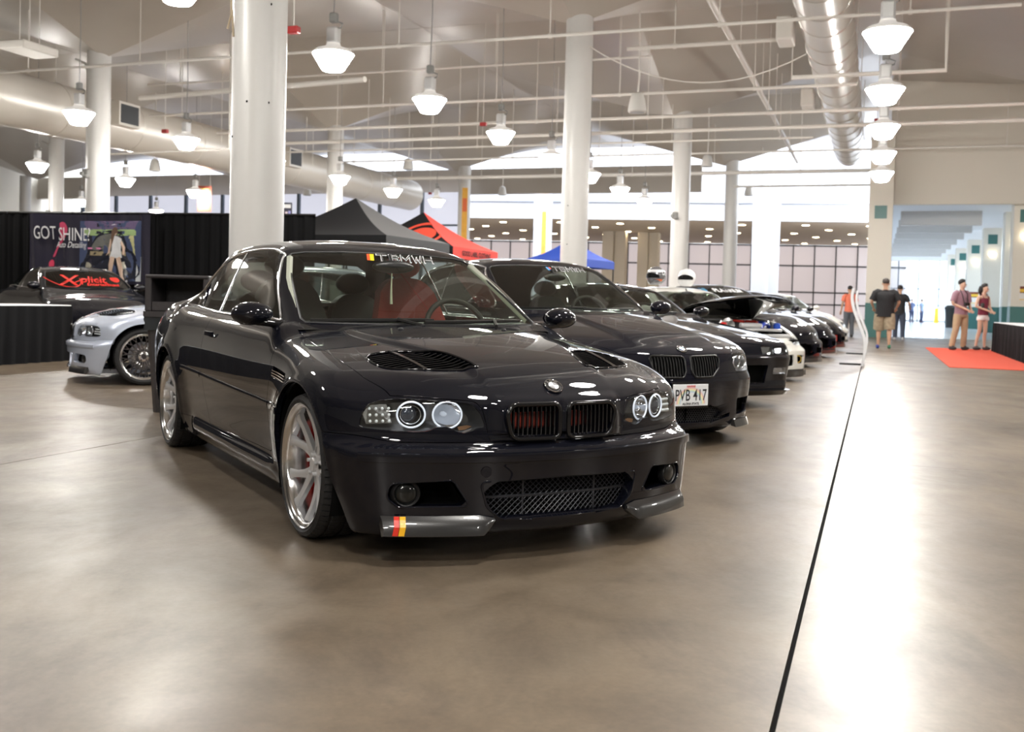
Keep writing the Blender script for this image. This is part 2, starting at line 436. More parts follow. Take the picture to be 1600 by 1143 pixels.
# ---------------------------------------------------------------- body of the two-door coupe (shape functions)
class BodyE46:
    WB = 2.731; AZ = .305; AR = .352
    hood = staticmethod(nspl([.72, .66, .60, .5, .38, .2, 0, -.2, -.45, -.6, -.8, -1.2, -2.0, -2.4, -2.75, -3.0, -3.35, -3.6, -3.75],
                             [.560, .632, .676, .718, .752, .790, .820, .845, .872, .885, .898, .905, .915, .925, .94, .955, .972, 1.005, 1.01]))
    w0 = staticmethod(nspl([.7, .45, .2, 0, -.3, -.6, -1.2, -1.9, -2.3, -2.73, -3.1, -3.45, -3.75],
                           [.80, .852, .866, .868, .862, .856, .860, .862, .868, .878, .866, .832, .77]))
    sd = staticmethod(pspl([.08, .16, .24, .34, .46, .58, .66, .73, .80, .86, .92, 1.0], [-.060, -.045, -.036, -.022, -.007, 0, -.002, -.012, -.034, -.064, -.10, -.16]))
    xf = staticmethod(pspl([.08, .12, .17, .24, .33, .385, .40, .425, .445, .456, .468, .52, .57, .61, .65, .70],
                           [.672, .708, .728, .735, .738, .741, .742, .736, .716, .690, .684, .680, .676, .668, .640, .585]))
    tail = staticmethod(pspl([.1, .25, .45, .55, .7, .9, 1.0], [-3.50, -3.60, -3.68, -3.69, -3.66, -3.64, -3.60]))
    def T(s, x, y):
        a = np.abs(y); z = s.hood(x)
        cab = sstep(-.45, -.72, x) * sstep(-3.05, -2.75, x)
        z = z - .055 * (a / .72) ** 2.2 * (1 - cab) - .02 * sstep(.45, .8, a) * sstep(.0, .5, x)
        edge = .30 + .20 * sstep(.6, -.5, x)
        z = z + .016 * (1 - sstep(edge - .03, edge + .035, a)) * sstep(.68, .35, x) * sstep(-.65, -.45, x)
        return z
    def W(s, x, z):
        w = s.w0(x) + s.sd(z)
        for ax, amp in ((0., .020), (-s.WB, .022)):
            d = np.sqrt((x - ax) ** 2 + (z - s.AZ) ** 2)
            w = w + amp * np.exp(-((d - s.AR) / .10) ** 2) * sstep(.10, .30, z) + .010 * np.exp(-((d - s.AR) / .022) ** 2)
        # sill flare, side crease
        w = w + .028 * gauss(z - .215, .045) * sstep(-2.25, -2.05, x) * sstep(-.32, -.5, x)
        return w
    def F(s, y, z):
        a = np.abs(y)
        up = sstep(.40, .50, z)
        lo = .255 * (a / .85) ** 2.1
        hi = .305 * (a / .85) ** 2.25
        x = s.xf(z) - (lo * (1 - up) + hi * up)
        x = x + .016 * (1 - sstep(.262, .325, a)) * sstep(.462, .475, z) * sstep(.66, .62, z) - .012 * np.exp(-(a / .014) ** 2) * sstep(.462, .48, z) * sstep(.64, .60, z)
        return x
    def f(s, x, y, z):
        a = np.abs(y)
        top = z - s.T(x, a); side = a - s.W(x, z); front = x - s.F(a, z)
        rear = s.tail(z) + .16 * (a / .8) ** 2.4 - x
        bot = .105 + .03 * sstep(.1, -.4, x) - z
        kf = .05 + .09 * sstep(.5, .3, z)
        v = smax(top, side, .11)
        v = smax(v, front, .05 + .10 * sstep(.35, .75, a))
        v = smax(v, rear, .07)
        return smax(v, bot, .03)
    # greenhouse
    roof = staticmethod(nspl([-.9, -1.15, -1.3, -1.5, -1.75, -2.0, -2.3, -2.6, -2.9], [1.185, 1.268, 1.306, 1.336, 1.350, 1.351, 1.340, 1.312, 1.255]))
    def ws(s, a, z):    # windscreen x
        return -.455 - (z - .875) * 1.88 - .18 * (z - .875) ** 2 - .20 * (a / .7) ** 2.2
    def g(s, x, y, z):
        a = np.abs(y)
        top = z - s.roof(x) + .045 * (a / .55) ** 2.6
        wz = .752 - (z - .875) * .40 - .28 * np.clip(z - .95, 0, 1) ** 2 + .03 * np.exp(-np.clip(z - .84, 0, 9) / .04) - 9 * np.clip(.83 - z, 0, 9)
        w = wz - .07 * sstep(-1.2, -.35, x) - .06 * sstep(-2.1, -3.1, x) + .10 * sstep(-2.5, -3.0, x) * sstep(1.05, .9, z)
        side = a - w
        front = x - s.ws(a, z)
        rear = (-2.64 - (1.27 - z) * 1.6 + .14 * (a / .6) ** 2) - x
        v = smax(top, front, .05); v = smax(v, rear, .10)
        return smax(v, side, .085)
# ---------------------------------------------------------------- parametric body used for the other cars
class BodyP:
    def __init__(s, **k):
        s.k = k; s.WB = k['wb']; s.AZ = k.get('az', .32); s.AR = k.get('ar', .355)
        s.hood = nspl(*zip(*k['hood'])); s.w0 = nspl(*zip(*k['w0'])); s.sd = pspl(*zip(*k['sd'])); s.xf = pspl(*zip(*k['xf'])); s.tail = pspl(*zip(*k['tail']))
        s.roof = nspl(*zip(*k['roof'])); s.gx = k['gx']
    def T(s, x, y):
        k = s.k; a = np.abs(y); cab = sstep(k['cowl'] - .02, k['cowl'] - .3, x) * sstep(k['rearw'][0] - .55, k['rearw'][0] - .25, x)
        z = s.hood(x) * (1 - cab) + (k['green'][0] + .025) * cab - k.get('crown', .05) * (a / .72) ** 2.2 * (1 - cab)
        e, h = k.get('dome', (.35, .0))
        if h: z = z + h * (1 - sstep(e - .04, e + .05, a)) * sstep(k['nose'], k['nose'] - .35, x) * sstep(k['cowl'] - .1, k['cowl'] + .1, x)
        return z
    def W(s, x, z):
        w = s.w0(x) + s.sd(z); am = s.k.get('flare', (.018, .02))
        for ax, amp in ((0., am[0]), (-s.WB, am[1])):
            d = np.sqrt((x - ax) ** 2 + (z - s.AZ) ** 2); w = w + amp * np.exp(-((d - s.AR) / .09) ** 2) * sstep(.1, .3, z) + .008 * np.exp(-((d - s.AR) / .022) ** 2)
        return w
    def F(s, y, z):
        a = np.abs(y); lo, pl, hi, ph, zs = s.k['plan']; u = sstep(zs - .05, zs + .05, z)
        return s.xf(z) - lo * (a / .85) ** pl * (1 - u) - hi * (a / .85) ** ph * u
    def f(s, x, y, z):
        a = np.abs(y); ks, kf = s.k.get('k', (.10, .10))
        v = smax(z - s.T(x, a), a - s.W(x, z), ks); v = smax(v, x - s.F(a, z), .05 + kf * sstep(.35, .75, a))
        v = smax(v, s.tail(z) + .14 * (a / .8) ** 2.4 - x, .07)
        return smax(v, s.k.get('bot', .14) - z, .03)
    def ws(s, a, z):
        x0, z0, sl, cv = s.k['ws']; return x0 - (z - z0) * sl - .18 * (z - z0) ** 2 - cv * (a / .7) ** 2.2
    def g(s, x, y, z):
        k = s.k; a = np.abs(y); zb, wb, sl = k['green']; x1, z1, s1 = k['rearw']
        top = z - s.roof(x) + k.get('rcrown', .045) * (a / .55) ** 2.6
        wz = wb - (z - zb) * sl - .28 * np.clip(z - zb - .08, 0, 1) ** 2 - 9 * np.clip(zb - .06 - z, 0, 9)
        w = wz - .07 * sstep(k['cowl'] - .75, k['cowl'] + .1, x) - .06 * sstep(x1 + .5, x1 - .5, x)
        v = smax(top, x - s.ws(a, z), .05); v = smax(v, (x1 - (z1 - z) * s1 + .12 * (a / .6) ** 2) - x, .09)
        return smax(v, a - w, .085)
SD0 = [(.08, -.06), (.16, -.045), (.26, -.03), (.36, -.018), (.48, -.006), (.6, 0), (.68, -.002), (.76, -.014), (.83, -.036), (.9, -.068), (.96, -.11), (1.04, -.17)]
def body_e92():
    return BodyP(wb=2.761, az=.325, ar=.365, nose=.78, cowl=-.50, gx=(-2.55, -1.3), k=(.10, .10), bot=.13,
        hood=[(.80, .60), (.745, .665), (.69, .705), (.6, .742), (.45, .785), (.2, .835), (0, .868), (-.25, .903), (-.5, .930), (-.7, .94), (-1.3, .92), (-2.5, .97), (-2.9, 1.02), (-3.3, 1.045), (-3.6, 1.04)],
        crown=.06, dome=(.36, .022), w0=[(.75, .78), (.45, .838), (.2, .868), (0, .882), (-.3, .878), (-.6, .872), (-1.3, .876), (-2.0, .880), (-2.76, .896), (-3.2, .88), (-3.55, .84), (-3.8, .78)],
        sd=SD0, xf=[(.1, .70), (.14, .755), (.2, .775), (.3, .785), (.42, .800), (.47, .802), (.50, .795), (.53, .785), (.60, .770), (.66, .745), (.70, .70), (.74, .62)],
        plan=(.32, 2.1, .35, 2.3, .50), tail=[(.12, -3.6), (.3, -3.72), (.5, -3.79), (.7, -3.78), (1.05, -3.72)],
        roof=[(-1.0, 1.24), (-1.2, 1.318), (-1.4, 1.365), (-1.6, 1.388), (-1.85, 1.396), (-2.1, 1.390), (-2.4, 1.365), (-2.7, 1.32), (-3.0, 1.25)],
        ws=(-.52, .93, 1.88, .20), green=(.93, .76, .40), rearw=(-2.70, 1.31, 1.6))
def body_camaro():
    return BodyP(wb=2.565, az=.32, ar=.36, nose=1.02, cowl=-.55, gx=(-2.3, -1.35), k=(.07, .06), bot=.14, flare=(.012, .014),
        hood=[(1.12, .58), (1.04, .655), (.98, .69), (.85, .715), (.5, .765), (0, .825), (-.3, .855), (-.55, .88), (-.8, .89), (-1.4, .88), (-2.4, .93), (-2.9, .95), (-3.3, .955), (-3.6, .94)],
        crown=.035, dome=(.30, .02), w0=[(1.1, .86), (.8, .885), (.4, .905), (0, .912), (-.5, .905), (-1.3, .905), (-2.5, .915), (-3.2, .90), (-3.8, .86)],
        sd=[(.08, -.05), (.16, -.035), (.26, -.018), (.36, -.008), (.48, 0), (.56, 0), (.64, -.014), (.72, -.03), (.8, -.05), (.88, -.085), (.95, -.13)],
        xf=[(.1, .985), (.16, 1.03), (.22, 1.04), (.27, 1.03), (.30, 1.035), (.40, 1.055), (.47, 1.07), (.505, 1.078), (.515, 1.06), (.525, 1.045), (.56, 1.03), (.64, .985), (.68, .93)],
        plan=(.13, 3.4, .12, 3.4, .52), tail=[(.12, -3.5), (.3, -3.6), (.55, -3.66), (.95, -3.6)],
        roof=[(-1.1, 1.13), (-1.3, 1.19), (-1.5, 1.225), (-1.75, 1.245), (-2.0, 1.24), (-2.3, 1.21), (-2.6, 1.15), (-3.0, 1.04)],
        ws=(-.62, .88, 2.1, .22), green=(.88, .78, .55), rearw=(-2.2, 1.21, 3.0))
def body_round(nose=.90, roofz=1.26, hoodz=.88, width=.90, wb=2.55, lift=0.):
    """rounded sports coupe"""
    n = nose; z = lift
    return BodyP(wb=wb, az=.315, ar=.36, nose=n, cowl=-.45, gx=(-2.2, -1.2), k=(.13, .13), bot=.12,
        hood=[(n + .02, .52 + z), (n - .05, .60 + z), (n - .15, .66 + z), (n - .35, .725 + z), (.3, .79 + z), (0, .84 + z), (-.3, .875 + z), (-.5, hoodz + z), (-.8, hoodz + z), (-1.4, .87 + z), (-2.4, .93 + z), (-2.8, .95 + z), (-3.2, .95 + z), (-3.5, .93 + z)],
        crown=.05, dome=(.30, .0), w0=[(n, width - .10), (.5, width - .03), (.2, width - .012), (0, width - .008), (-.4, width - .022), (-1.2, width - .025), (-2.0, width - .01), (-wb, width), (-3.1, width - .02), (-3.6, width - .08)],
        sd=SD0, xf=[(.08, n - .08), (.12, n - .01), (.18, n), (.28, n), (.38, n - .005), (.46, n - .02), (.52 + z, n - .05), (.58 + z, n - .11), (.64 + z, n - .2), (.70 + z, n - .34)],
        plan=(.30, 2.1, .42, 2.1, .45), tail=[(.12, -3.3), (.3, -3.42), (.55, -3.48), (.95, -3.42)],
        roof=[(-.95, roofz - .15), (-1.15, roofz - .07), (-1.35, roofz - .02), (-1.6, roofz), (-1.9, roofz - .01), (-2.2, roofz - .05), (-2.5, roofz - .12), (-2.9, roofz - .24)],
        ws=(-.50, hoodz + z, 1.95, .22), green=(hoodz + z, .76, .48), rearw=(-2.25, roofz - .06, 2.2))
# ---------------------------------------------------------------- shared car parts
BLACK = mat('black_plastic', (.012, .012, .013), .45)
DARK = mat('dark_void', (.004, .004, .004), .9, spec=.1)
RUBBER = mat('rubber', (.016, .016, .017), .62, bump=.15, bscale=60)
CHROME = mat('chrome', (.82, .82, .83), .08, 1.)
SILVER = mat('silver_alloy', (.66, .66, .67), .34, .45)
POLISH = mat('polished_lip', (.88, .88, .89), .16, 1.)
GLOSSB = mat('gloss_black', (.005, .005, .006), .4, coat=1., spec=.05)
SATINB = mat('satin_black', (.010, .010, .010), .35)
TRIMM = mat('trim_reflection', (.78, .78, .80), .22, 1.)  # bright metal stands in for reflections on gloss black trim
RED = mat('red_paint', (.55, .012, .008), .35)
STEEL = mat('steel', (.35, .35, .36), .35, 1.)
SCREEN = glass('windscreen_glass', (.72, .78, .71), f0=.05)
SIDEG = glass('side_glass', (.42, .46, .43), f0=.10)
LENSG = glass('lamp_lens', (.86, .90, .93), f0=.06)
LEATHER = mat('dark_leather', (.016, .015, .014), .55)
WHITEG = mat('white_letter', (.85, .86, .88), .4)

def wheel(name, parent, loc, side, R=.304, rim=.262, width=.25, spokes=10, style='split', rimmat=None, lipmat=None, depth=.055, hubc=None, tread=True, caliper=None):
    """axis along y, outer face towards side (-1 right, +1 left)"""
    rimmat = rimmat or SILVER; lipmat = lipmat or POLISH
    w = empty(name, loc, 0. if side < 0 else math.pi, parent)
    h = width / 2
    # tyre with grooved tread: outer face at -y
    N = 64; prof = [(rim - .012, -h + .012), (rim + .004, -h + .004), (rim + .35 * (R - rim), -h - .004), (rim + .75 * (R - rim), -h + .004), (R - .006, -h + .016), (R - .001, -h + .030)]
    gro = []
    if tread:
        for g in (-.30, -.02, .26):
            gro += [(R, width * g - .008), (R - .007, width * g - .005), (R - .007, width * g + .005), (R, width * g + .008)]
    prof += gro + [(R - .001, h - .030), (R - .006, h - .016), (rim + .6 * (R - rim), h - .002), (rim - .012, h - .012)]
    V = []; F = []; k = len(prof); angs = []
    for i in range(N):
        a = 2 * math.pi * i / N; da = 2 * math.pi / N
        angs += ([(a, 0), (a + da * .80, 0), (a + da * .82, 1), (a + da * .98, 1)] if tread else [(a, 0)])
    for a, low in angs:
        for q, (r, y) in enumerate(prof):
            if low and abs(y) > width * .17 and r > R - .0065 and 4 <= q < k - 3: r -= .006
            V.append((r * math.cos(a), y, r * math.sin(a)))
    n = len(angs)
    for i in range(n):
        j = (i + 1) % n
        for q in range(k - 1): F.append((i * k + q, i * k + q + 1, j * k + q + 1, j * k + q))
    mesh_obj('tyre', V, F, RUBBER, w, smooth=40)
    # rim barrel and lip
    b = MB(); b.lathe([(rim - .020, -h + .030), (rim - .006, -h + .006), (rim, -h + .000), (rim + .001, -h + .006), (rim - .004, -h + .014)], 64, axis='y'); 
    b.lathe([(rim - .006, -h + .005), (rim - .018, -h + .010), (rim - .024, -h + .024), (rim - .030, -h + depth + .03), (rim - .034, h - .06), (rim - .02, h - .012)], 64, axis='y')
    b.obj('rim_lip', lipmat, w, smooth=50)
    d = MB(); d.lathe([(.0, .03), (rim * .62, .03), (rim * .62, .045), (.0, .045)], 40, axis='y'); d.obj('brake_disc', STEEL, w, smooth=30)
    if caliper is not None:
        c = MB(); c.lathe([(rim * .40, .005), (rim * .70, .0), (rim * .72, .06), (rim * .40, .06)], 10, axis='y', a0=140, a1=215); c.obj('brake_caliper', caliper, w, smooth=30)
    hy = -h + depth                        # hub face plane
    hub = MB(); hub.lathe([(.0, hy - .006), (.026, hy - .006), (.030, hy - .002), (.032, hy + .004), (.052, hy + .006), (.062, hy + .014), (.066, hy + .05), (.0, hy + .05)], 30, axis='y')
    for i in range(5):
        a = 2 * math.pi * i / 5 + .3; hub.lathe([(.0, hy - .012), (.008, hy - .012), (.009, hy + .012)], 8, c=(.044 * math.cos(a), 0, .044 * math.sin(a)), axis='y')
    hub.obj('hub', rimmat, w, smooth=40)
    def spoke(path, wd, th):
        """path: (r, y, angle offset, half width)"""
        b = MB(); V = []
        for (r, y, ao, hw) in path:
            ca, sa = math.cos(ao), math.sin(ao)
            for (s_, t_) in ((-1, .004), (-.55, 0), (.55, 0), (1, .004), (.8, th), (-.8, th)):
                V.append((r * ca - s_ * hw * sa, y + t_, r * sa + s_ * hw * ca))
        m = len(path); F = []
        for i in range(m - 1):
            for q in range(6): F.append((i * 6 + q, (i + 1) * 6 + q, (i + 1) * 6 + (q + 1) % 6, i * 6 + (q + 1) % 6))
        b.add(V, F); return b
    ro = rim - .028
    protos = []
    if style == 'split':      # pairs of spokes that spread from the hub and curve to the lip
        for sg in (-1, 1):
            protos.append(spoke([(.045, hy + .006, 0 * sg, .024), (.085, hy + .006, .07 * sg, .023), (.13, hy + .000, .17 * sg, .019), (.18, hy - .012, .255 * sg, .016), (.212, hy - .024, .295 * sg, .017), (ro, hy - .030, .305 * sg, .026)], 0, .026))
        reps = spokes // 2
    elif style == 'mesh':
        for sg in (-1, 1):
            protos.append(spoke([(.05, hy + .008, 0, .010), (.12, hy + .006, .10 * sg, .007), (.19, hy + .002, .20 * sg, .006), (ro, hy, .24 * sg, .008)], 0, .016))
        reps = spokes // 2
    else:
        protos.append(spoke([(.045, hy + .008, 0, .024), (.12, hy + .004, 0, .017), (.19, hy - .006, 0, .015), (ro, hy - .012, 0, .022)], 0, .026)); reps = spokes
    for p in protos:
        base = None
        for i in range(reps):
            if base is None: base = p.obj('spoke', rimmat, w, smooth=35); o = base
            else:
                o = base.copy(); COL.objects.link(o); o.parent = w
            o.rotation_euler = (0, -2 * math.pi * i / reps, 0)
    return w

def liner(name, parent, ax, az, r, y0, y1, m=None):
    for sg in (-1, 1):
        b = MB(); b.lathe([(r, sg * y0), (r + .004, sg * y1)], 24, c=(ax, 0, az), axis='y', a0=-25, a1=205)
        b.lathe([(.0, sg * y0), (r, sg * y0)], 24, c=(ax, 0, az), axis='y', a0=-25, a1=205)
        b.obj(name, m or DARK, parent)

def seat(parent, x, y, z, m, h=.62, wd=.50, name='front_seat', head=True, lean=.26, hm=None):
    e = empty(name, (x, y, z), 0., parent)
    def shell(u, v, back):
        return None
    b = MB()
    def bk(u, v):      # backrest: wraps slightly, u across, v up
        t = (u - .5) * 2; ww = wd / 2 * (1 - .30 * max(0, v - .5) / .5)
        return (-lean * v * h - .03 + .06 * abs(t) ** 3 * (1 - .5 * v) + .02 * math.sin(v * 3.1), t * ww, v * h - .09 * abs(t) ** 3 * v)
    b.grid(bk, 14, 12)
    n0 = b.n
    b.grid(lambda u, v: (lambda p: (p[0] - .09, p[1], p[2]))(bk(u, v)), 14, 12)
    for k in range(14):
        i0 = k * 13; b.F.append((i0 + 12, i0 + 13 + 12, n0 + i0 + 13 + 12, n0 + i0 + 12)); 
    for k in range(12):
        b.F.append((k, k + 1, n0 + k + 1, n0 + k)); q = 14 * 13; b.F.append((q + k, q + k + 1, n0 + q + k + 1, n0 + q + k))
    b.obj('backrest', m, e, smooth=60)
    c = MB(); c.box((.22, 0, -.05), (.52, wd, .15), bev=.05); c.obj('cushion', m, e, smooth=60)
    if head:
        d = MB(); d.sphere((-lean * h - .10, 0, h + .07), (.05, .125, .075), 16, 10); d.tube([(-lean * h - .09, -.05, h - .04), (-lean * h - .10, -.05, h + .08)], .008); d.tube([(-lean * h - .09, .05, h - .04), (-lean * h - .10, .05, h + .08)], .008)
        d.obj('headrest', hm or m, e, smooth=60)
    return e

def steering(parent, x, y, z, R=.185):
    e = empty('steering_wheel', (x, y, z), 0., parent); e.rotation_euler = (0, math.radians(-25), 0)
    b = MB(); b.tube([(0, R * math.cos(t), R * math.sin(t)) for t in np.linspace(0, 2 * math.pi, 36, endpoint=False)], .016, 8, closed=True); b.obj('wheel_rim', LEATHER, e, smooth=60)
    c = MB(); c.sphere((.02, 0, -.01), (.04, .075, .065), 14, 8)
    for a in (0, math.pi, -math.pi / 2): c.tube([(.01, 0, 0), (0, R * math.cos(a), R * math.sin(a))], .013, 6)
    c.obj('spoke', LEATHER, e, smooth=50)

def roundel(parent, c, n, r, quad=((.85, .86, .88), (.03, .03, .04)), nm='roundel'):
    """badge disc with ring, quarters and letters; n = normal (local car coords)"""
    n = Vector(n).normalized(); yy = Vector((0, 1, 0)); up = n.cross(yy).normalized()
    if up.z < 0: up = -up
    e = empty(nm, c, 0., parent)
    M = lambda a, b, d: yy * a + up * b + n * d
    ring = MB(); P = []
    for i, (rr, d) in enumerate(((r * .97, 0), (r, .003), (r * .95, .007), (r * .90, .005))): P.append((rr, d))
    N = 36; V = [M(q * math.cos(2 * math.pi * i / N), q * math.sin(2 * math.pi * i / N), d) for i in range(N) for q, d in P]
    F = [(i * 4 + k, ((i + 1) % N) * 4 + k, ((i + 1) % N) * 4 + k + 1, i * 4 + k + 1) for i in range(N) for k in range(3)]
    ring.add(V, F); V = [M(q * math.cos(2 * math.pi * i / N), q * math.sin(2 * math.pi * i / N), d) for i in range(N) for q, d in ((r * .60, .005), (r * .58, .007), (r * .53, .006))]
    ring.add(V, [(i * 3 + k, ((i + 1) % N) * 3 + k, ((i + 1) % N) * 3 + k + 1, i * 3 + k + 1) for i in range(N) for k in range(2)])
    ring.obj('badge_ring', CHROME, e, smooth=50)
    face = MB(); face.add([M(0, 0, .004)] + [M(r * .93 * math.cos(2 * math.pi * i / N), r * .93 * math.sin(2 * math.pi * i / N), .004) for i in range(N)], [(0, 1 + i, 1 + (i + 1) % N) for i in range(N)]); face.obj('badge_face', GLOSSB, e)
    for k in range(4):
        q = MB(); q.add([M(0, 0, .0055)] + [M(r * .55 * math.cos(math.pi / 2 * k + math.pi / 2 * i / 8), r * .55 * math.sin(math.pi / 2 * k + math.pi / 2 * i / 8), .0055) for i in range(9)], [(0, 1 + i, 2 + i) for i in range(8)])
        cc = quad[(k + 1) % 2]; q.obj('badge_quarter', mat('badge_%.2f_%.2f' % (cc[0], cc[2]), cc, .3, coat=1.), e)
    for ch, a in (('B', 130), ('M', 90), ('W', 50)):
        V, F = text_mesh(ch, r * .42, bold=.0008); t = math.radians(a); rot = t - math.pi / 2; ca, sa = math.cos(rot), math.sin(rot)
        l = MB(); l.add([M(r * .75 * math.cos(t) + v[0] * ca - v[1] * sa, r * .75 * math.sin(t) + v[0] * sa + v[1] * ca, .0052) for v in V], F); l.obj('badge_letter', CHROME, e)
    return e

def on_x(body_f, y, z, x0=1.2, x1=-.5):
    """first surface point seen from the front at (y,z)"""
    xs = np.linspace(x0, x1, 240); v = body_f(xs, np.full(240, y), np.full(240, z)); i = int(np.argmax(v < 0))
    if not v[i] < 0: return None
    t = v[i - 1] / (v[i - 1] - v[i]); return float(xs[i - 1] + (xs[i] - xs[i - 1]) * t)
def on_y(body_f, x, z, y0=1.2, y1=.2):
    ys = np.linspace(y0, y1, 160); v = body_f(np.full(160, x), ys, np.full(160, z)); i = int(np.argmax(v < 0))
    if not v[i] < 0: return None
    t = v[i - 1] / (v[i - 1] - v[i]); return float(ys[i - 1] + (ys[i] - ys[i - 1]) * t)
def on_z(body_f, x, y, z0=1.6, z1=.3):
    zs = np.linspace(z0, z1, 220); v = body_f(np.full(220, x), np.full(220, y), zs); i = int(np.argmax(v < 0))
    if not v[i] < 0: return None
    t = v[i - 1] / (v[i - 1] - v[i]); return float(zs[i - 1] + (zs[i] - zs[i - 1]) * t)
def inside(poly):
    f = poly_sdf(poly); return lambda a, b: f(np.array([[a, b]]))[0]
def diag_mesh(name, poly, fx, m, parent, step=.026, ang=38, r=.0016, mirror=True, both=True):
    """wire mesh in front view clipped to a polygon (half, mirrored)"""
    P = np.array(poly); full = np.concatenate([P, P[::-1] * [-1, 1]]) if mirror else P
    f = poly_sdf(full); b = MB(); (y0, z0), (y1, z1) = full.min(0), full.max(0)
    for sg in ((1, -1) if both else (1,)):
        d = np.array([math.cos(math.radians(ang)), sg * math.sin(math.radians(ang))]); nrm = np.array([-d[1], d[0]])
        L = np.hypot(y1 - y0, z1 - z0); c = np.array([(y0 + y1) / 2, (z0 + z1) / 2])
        for k in np.arange(-L / 2, L / 2, step):
            t = np.linspace(-L, L, 160); q = c + nrm * k + t[:, None] * d; ins = f(q) < 0; i = 0
            while i < len(t):
                if ins[i]:
                    j = i
                    while j + 1 < len(t) and ins[j + 1]: j += 1
                    if j > i:
                        nn = max(2, int((j - i) / 10)); idx = np.linspace(i, j, nn).astype(int)
                        b.tube([(fx(*q[w]), q[w][0], q[w][1]) for w in idx], r, 4, cap=False)
                    i = j + 1
                else: i += 1
    return b.obj(name, m, parent)

STROKES = {'T': [[(0, 1), (1, 1)], [(.5, 1), (.5, 0)]], 'B': [[(0, 0), (0, 1), (.82, 1), (1, .78), (.82, .52), (0, .52)], [(.82, .52), (1, .28), (.82, 0), (0, 0)]],
           'M': [[(0, 0), (0, 1), (.5, .35), (1, 1), (1, 0)]], 'W': [[(0, 1), (.25, 0), (.5, .72), (.75, 0), (1, 1)]], 'H': [[(0, 0), (0, 1)], [(1, 0), (1, 1)], [(0, .5), (1, .5)]]}
def stroke_word(word, wl, hl, gap, th):
    """block lettering drawn with strokes of width th: 2d verts and quads, starting at x=0, centred in height"""
    V = []; F = []; x0 = 0.
    for ch in word:
        for line in STROKES[ch]:
            for a, b in zip(line[:-1], line[1:]):
                p = np.array([x0 + a[0] * wl, (a[1] - .5) * hl]); q = np.array([x0 + b[0] * wl, (b[1] - .5) * hl]); d = (q - p) / np.linalg.norm(q - p); n = np.array([-d[1], d[0]]) * th / 2; p = p - d * th / 2; q = q + d * th / 2
                k = len(V); V += [tuple(p + n), tuple(p - n), tuple(q - n), tuple(q + n)]; F.append((k, k + 1, k + 2, k + 3))
        x0 += wl + gap
    return V, F
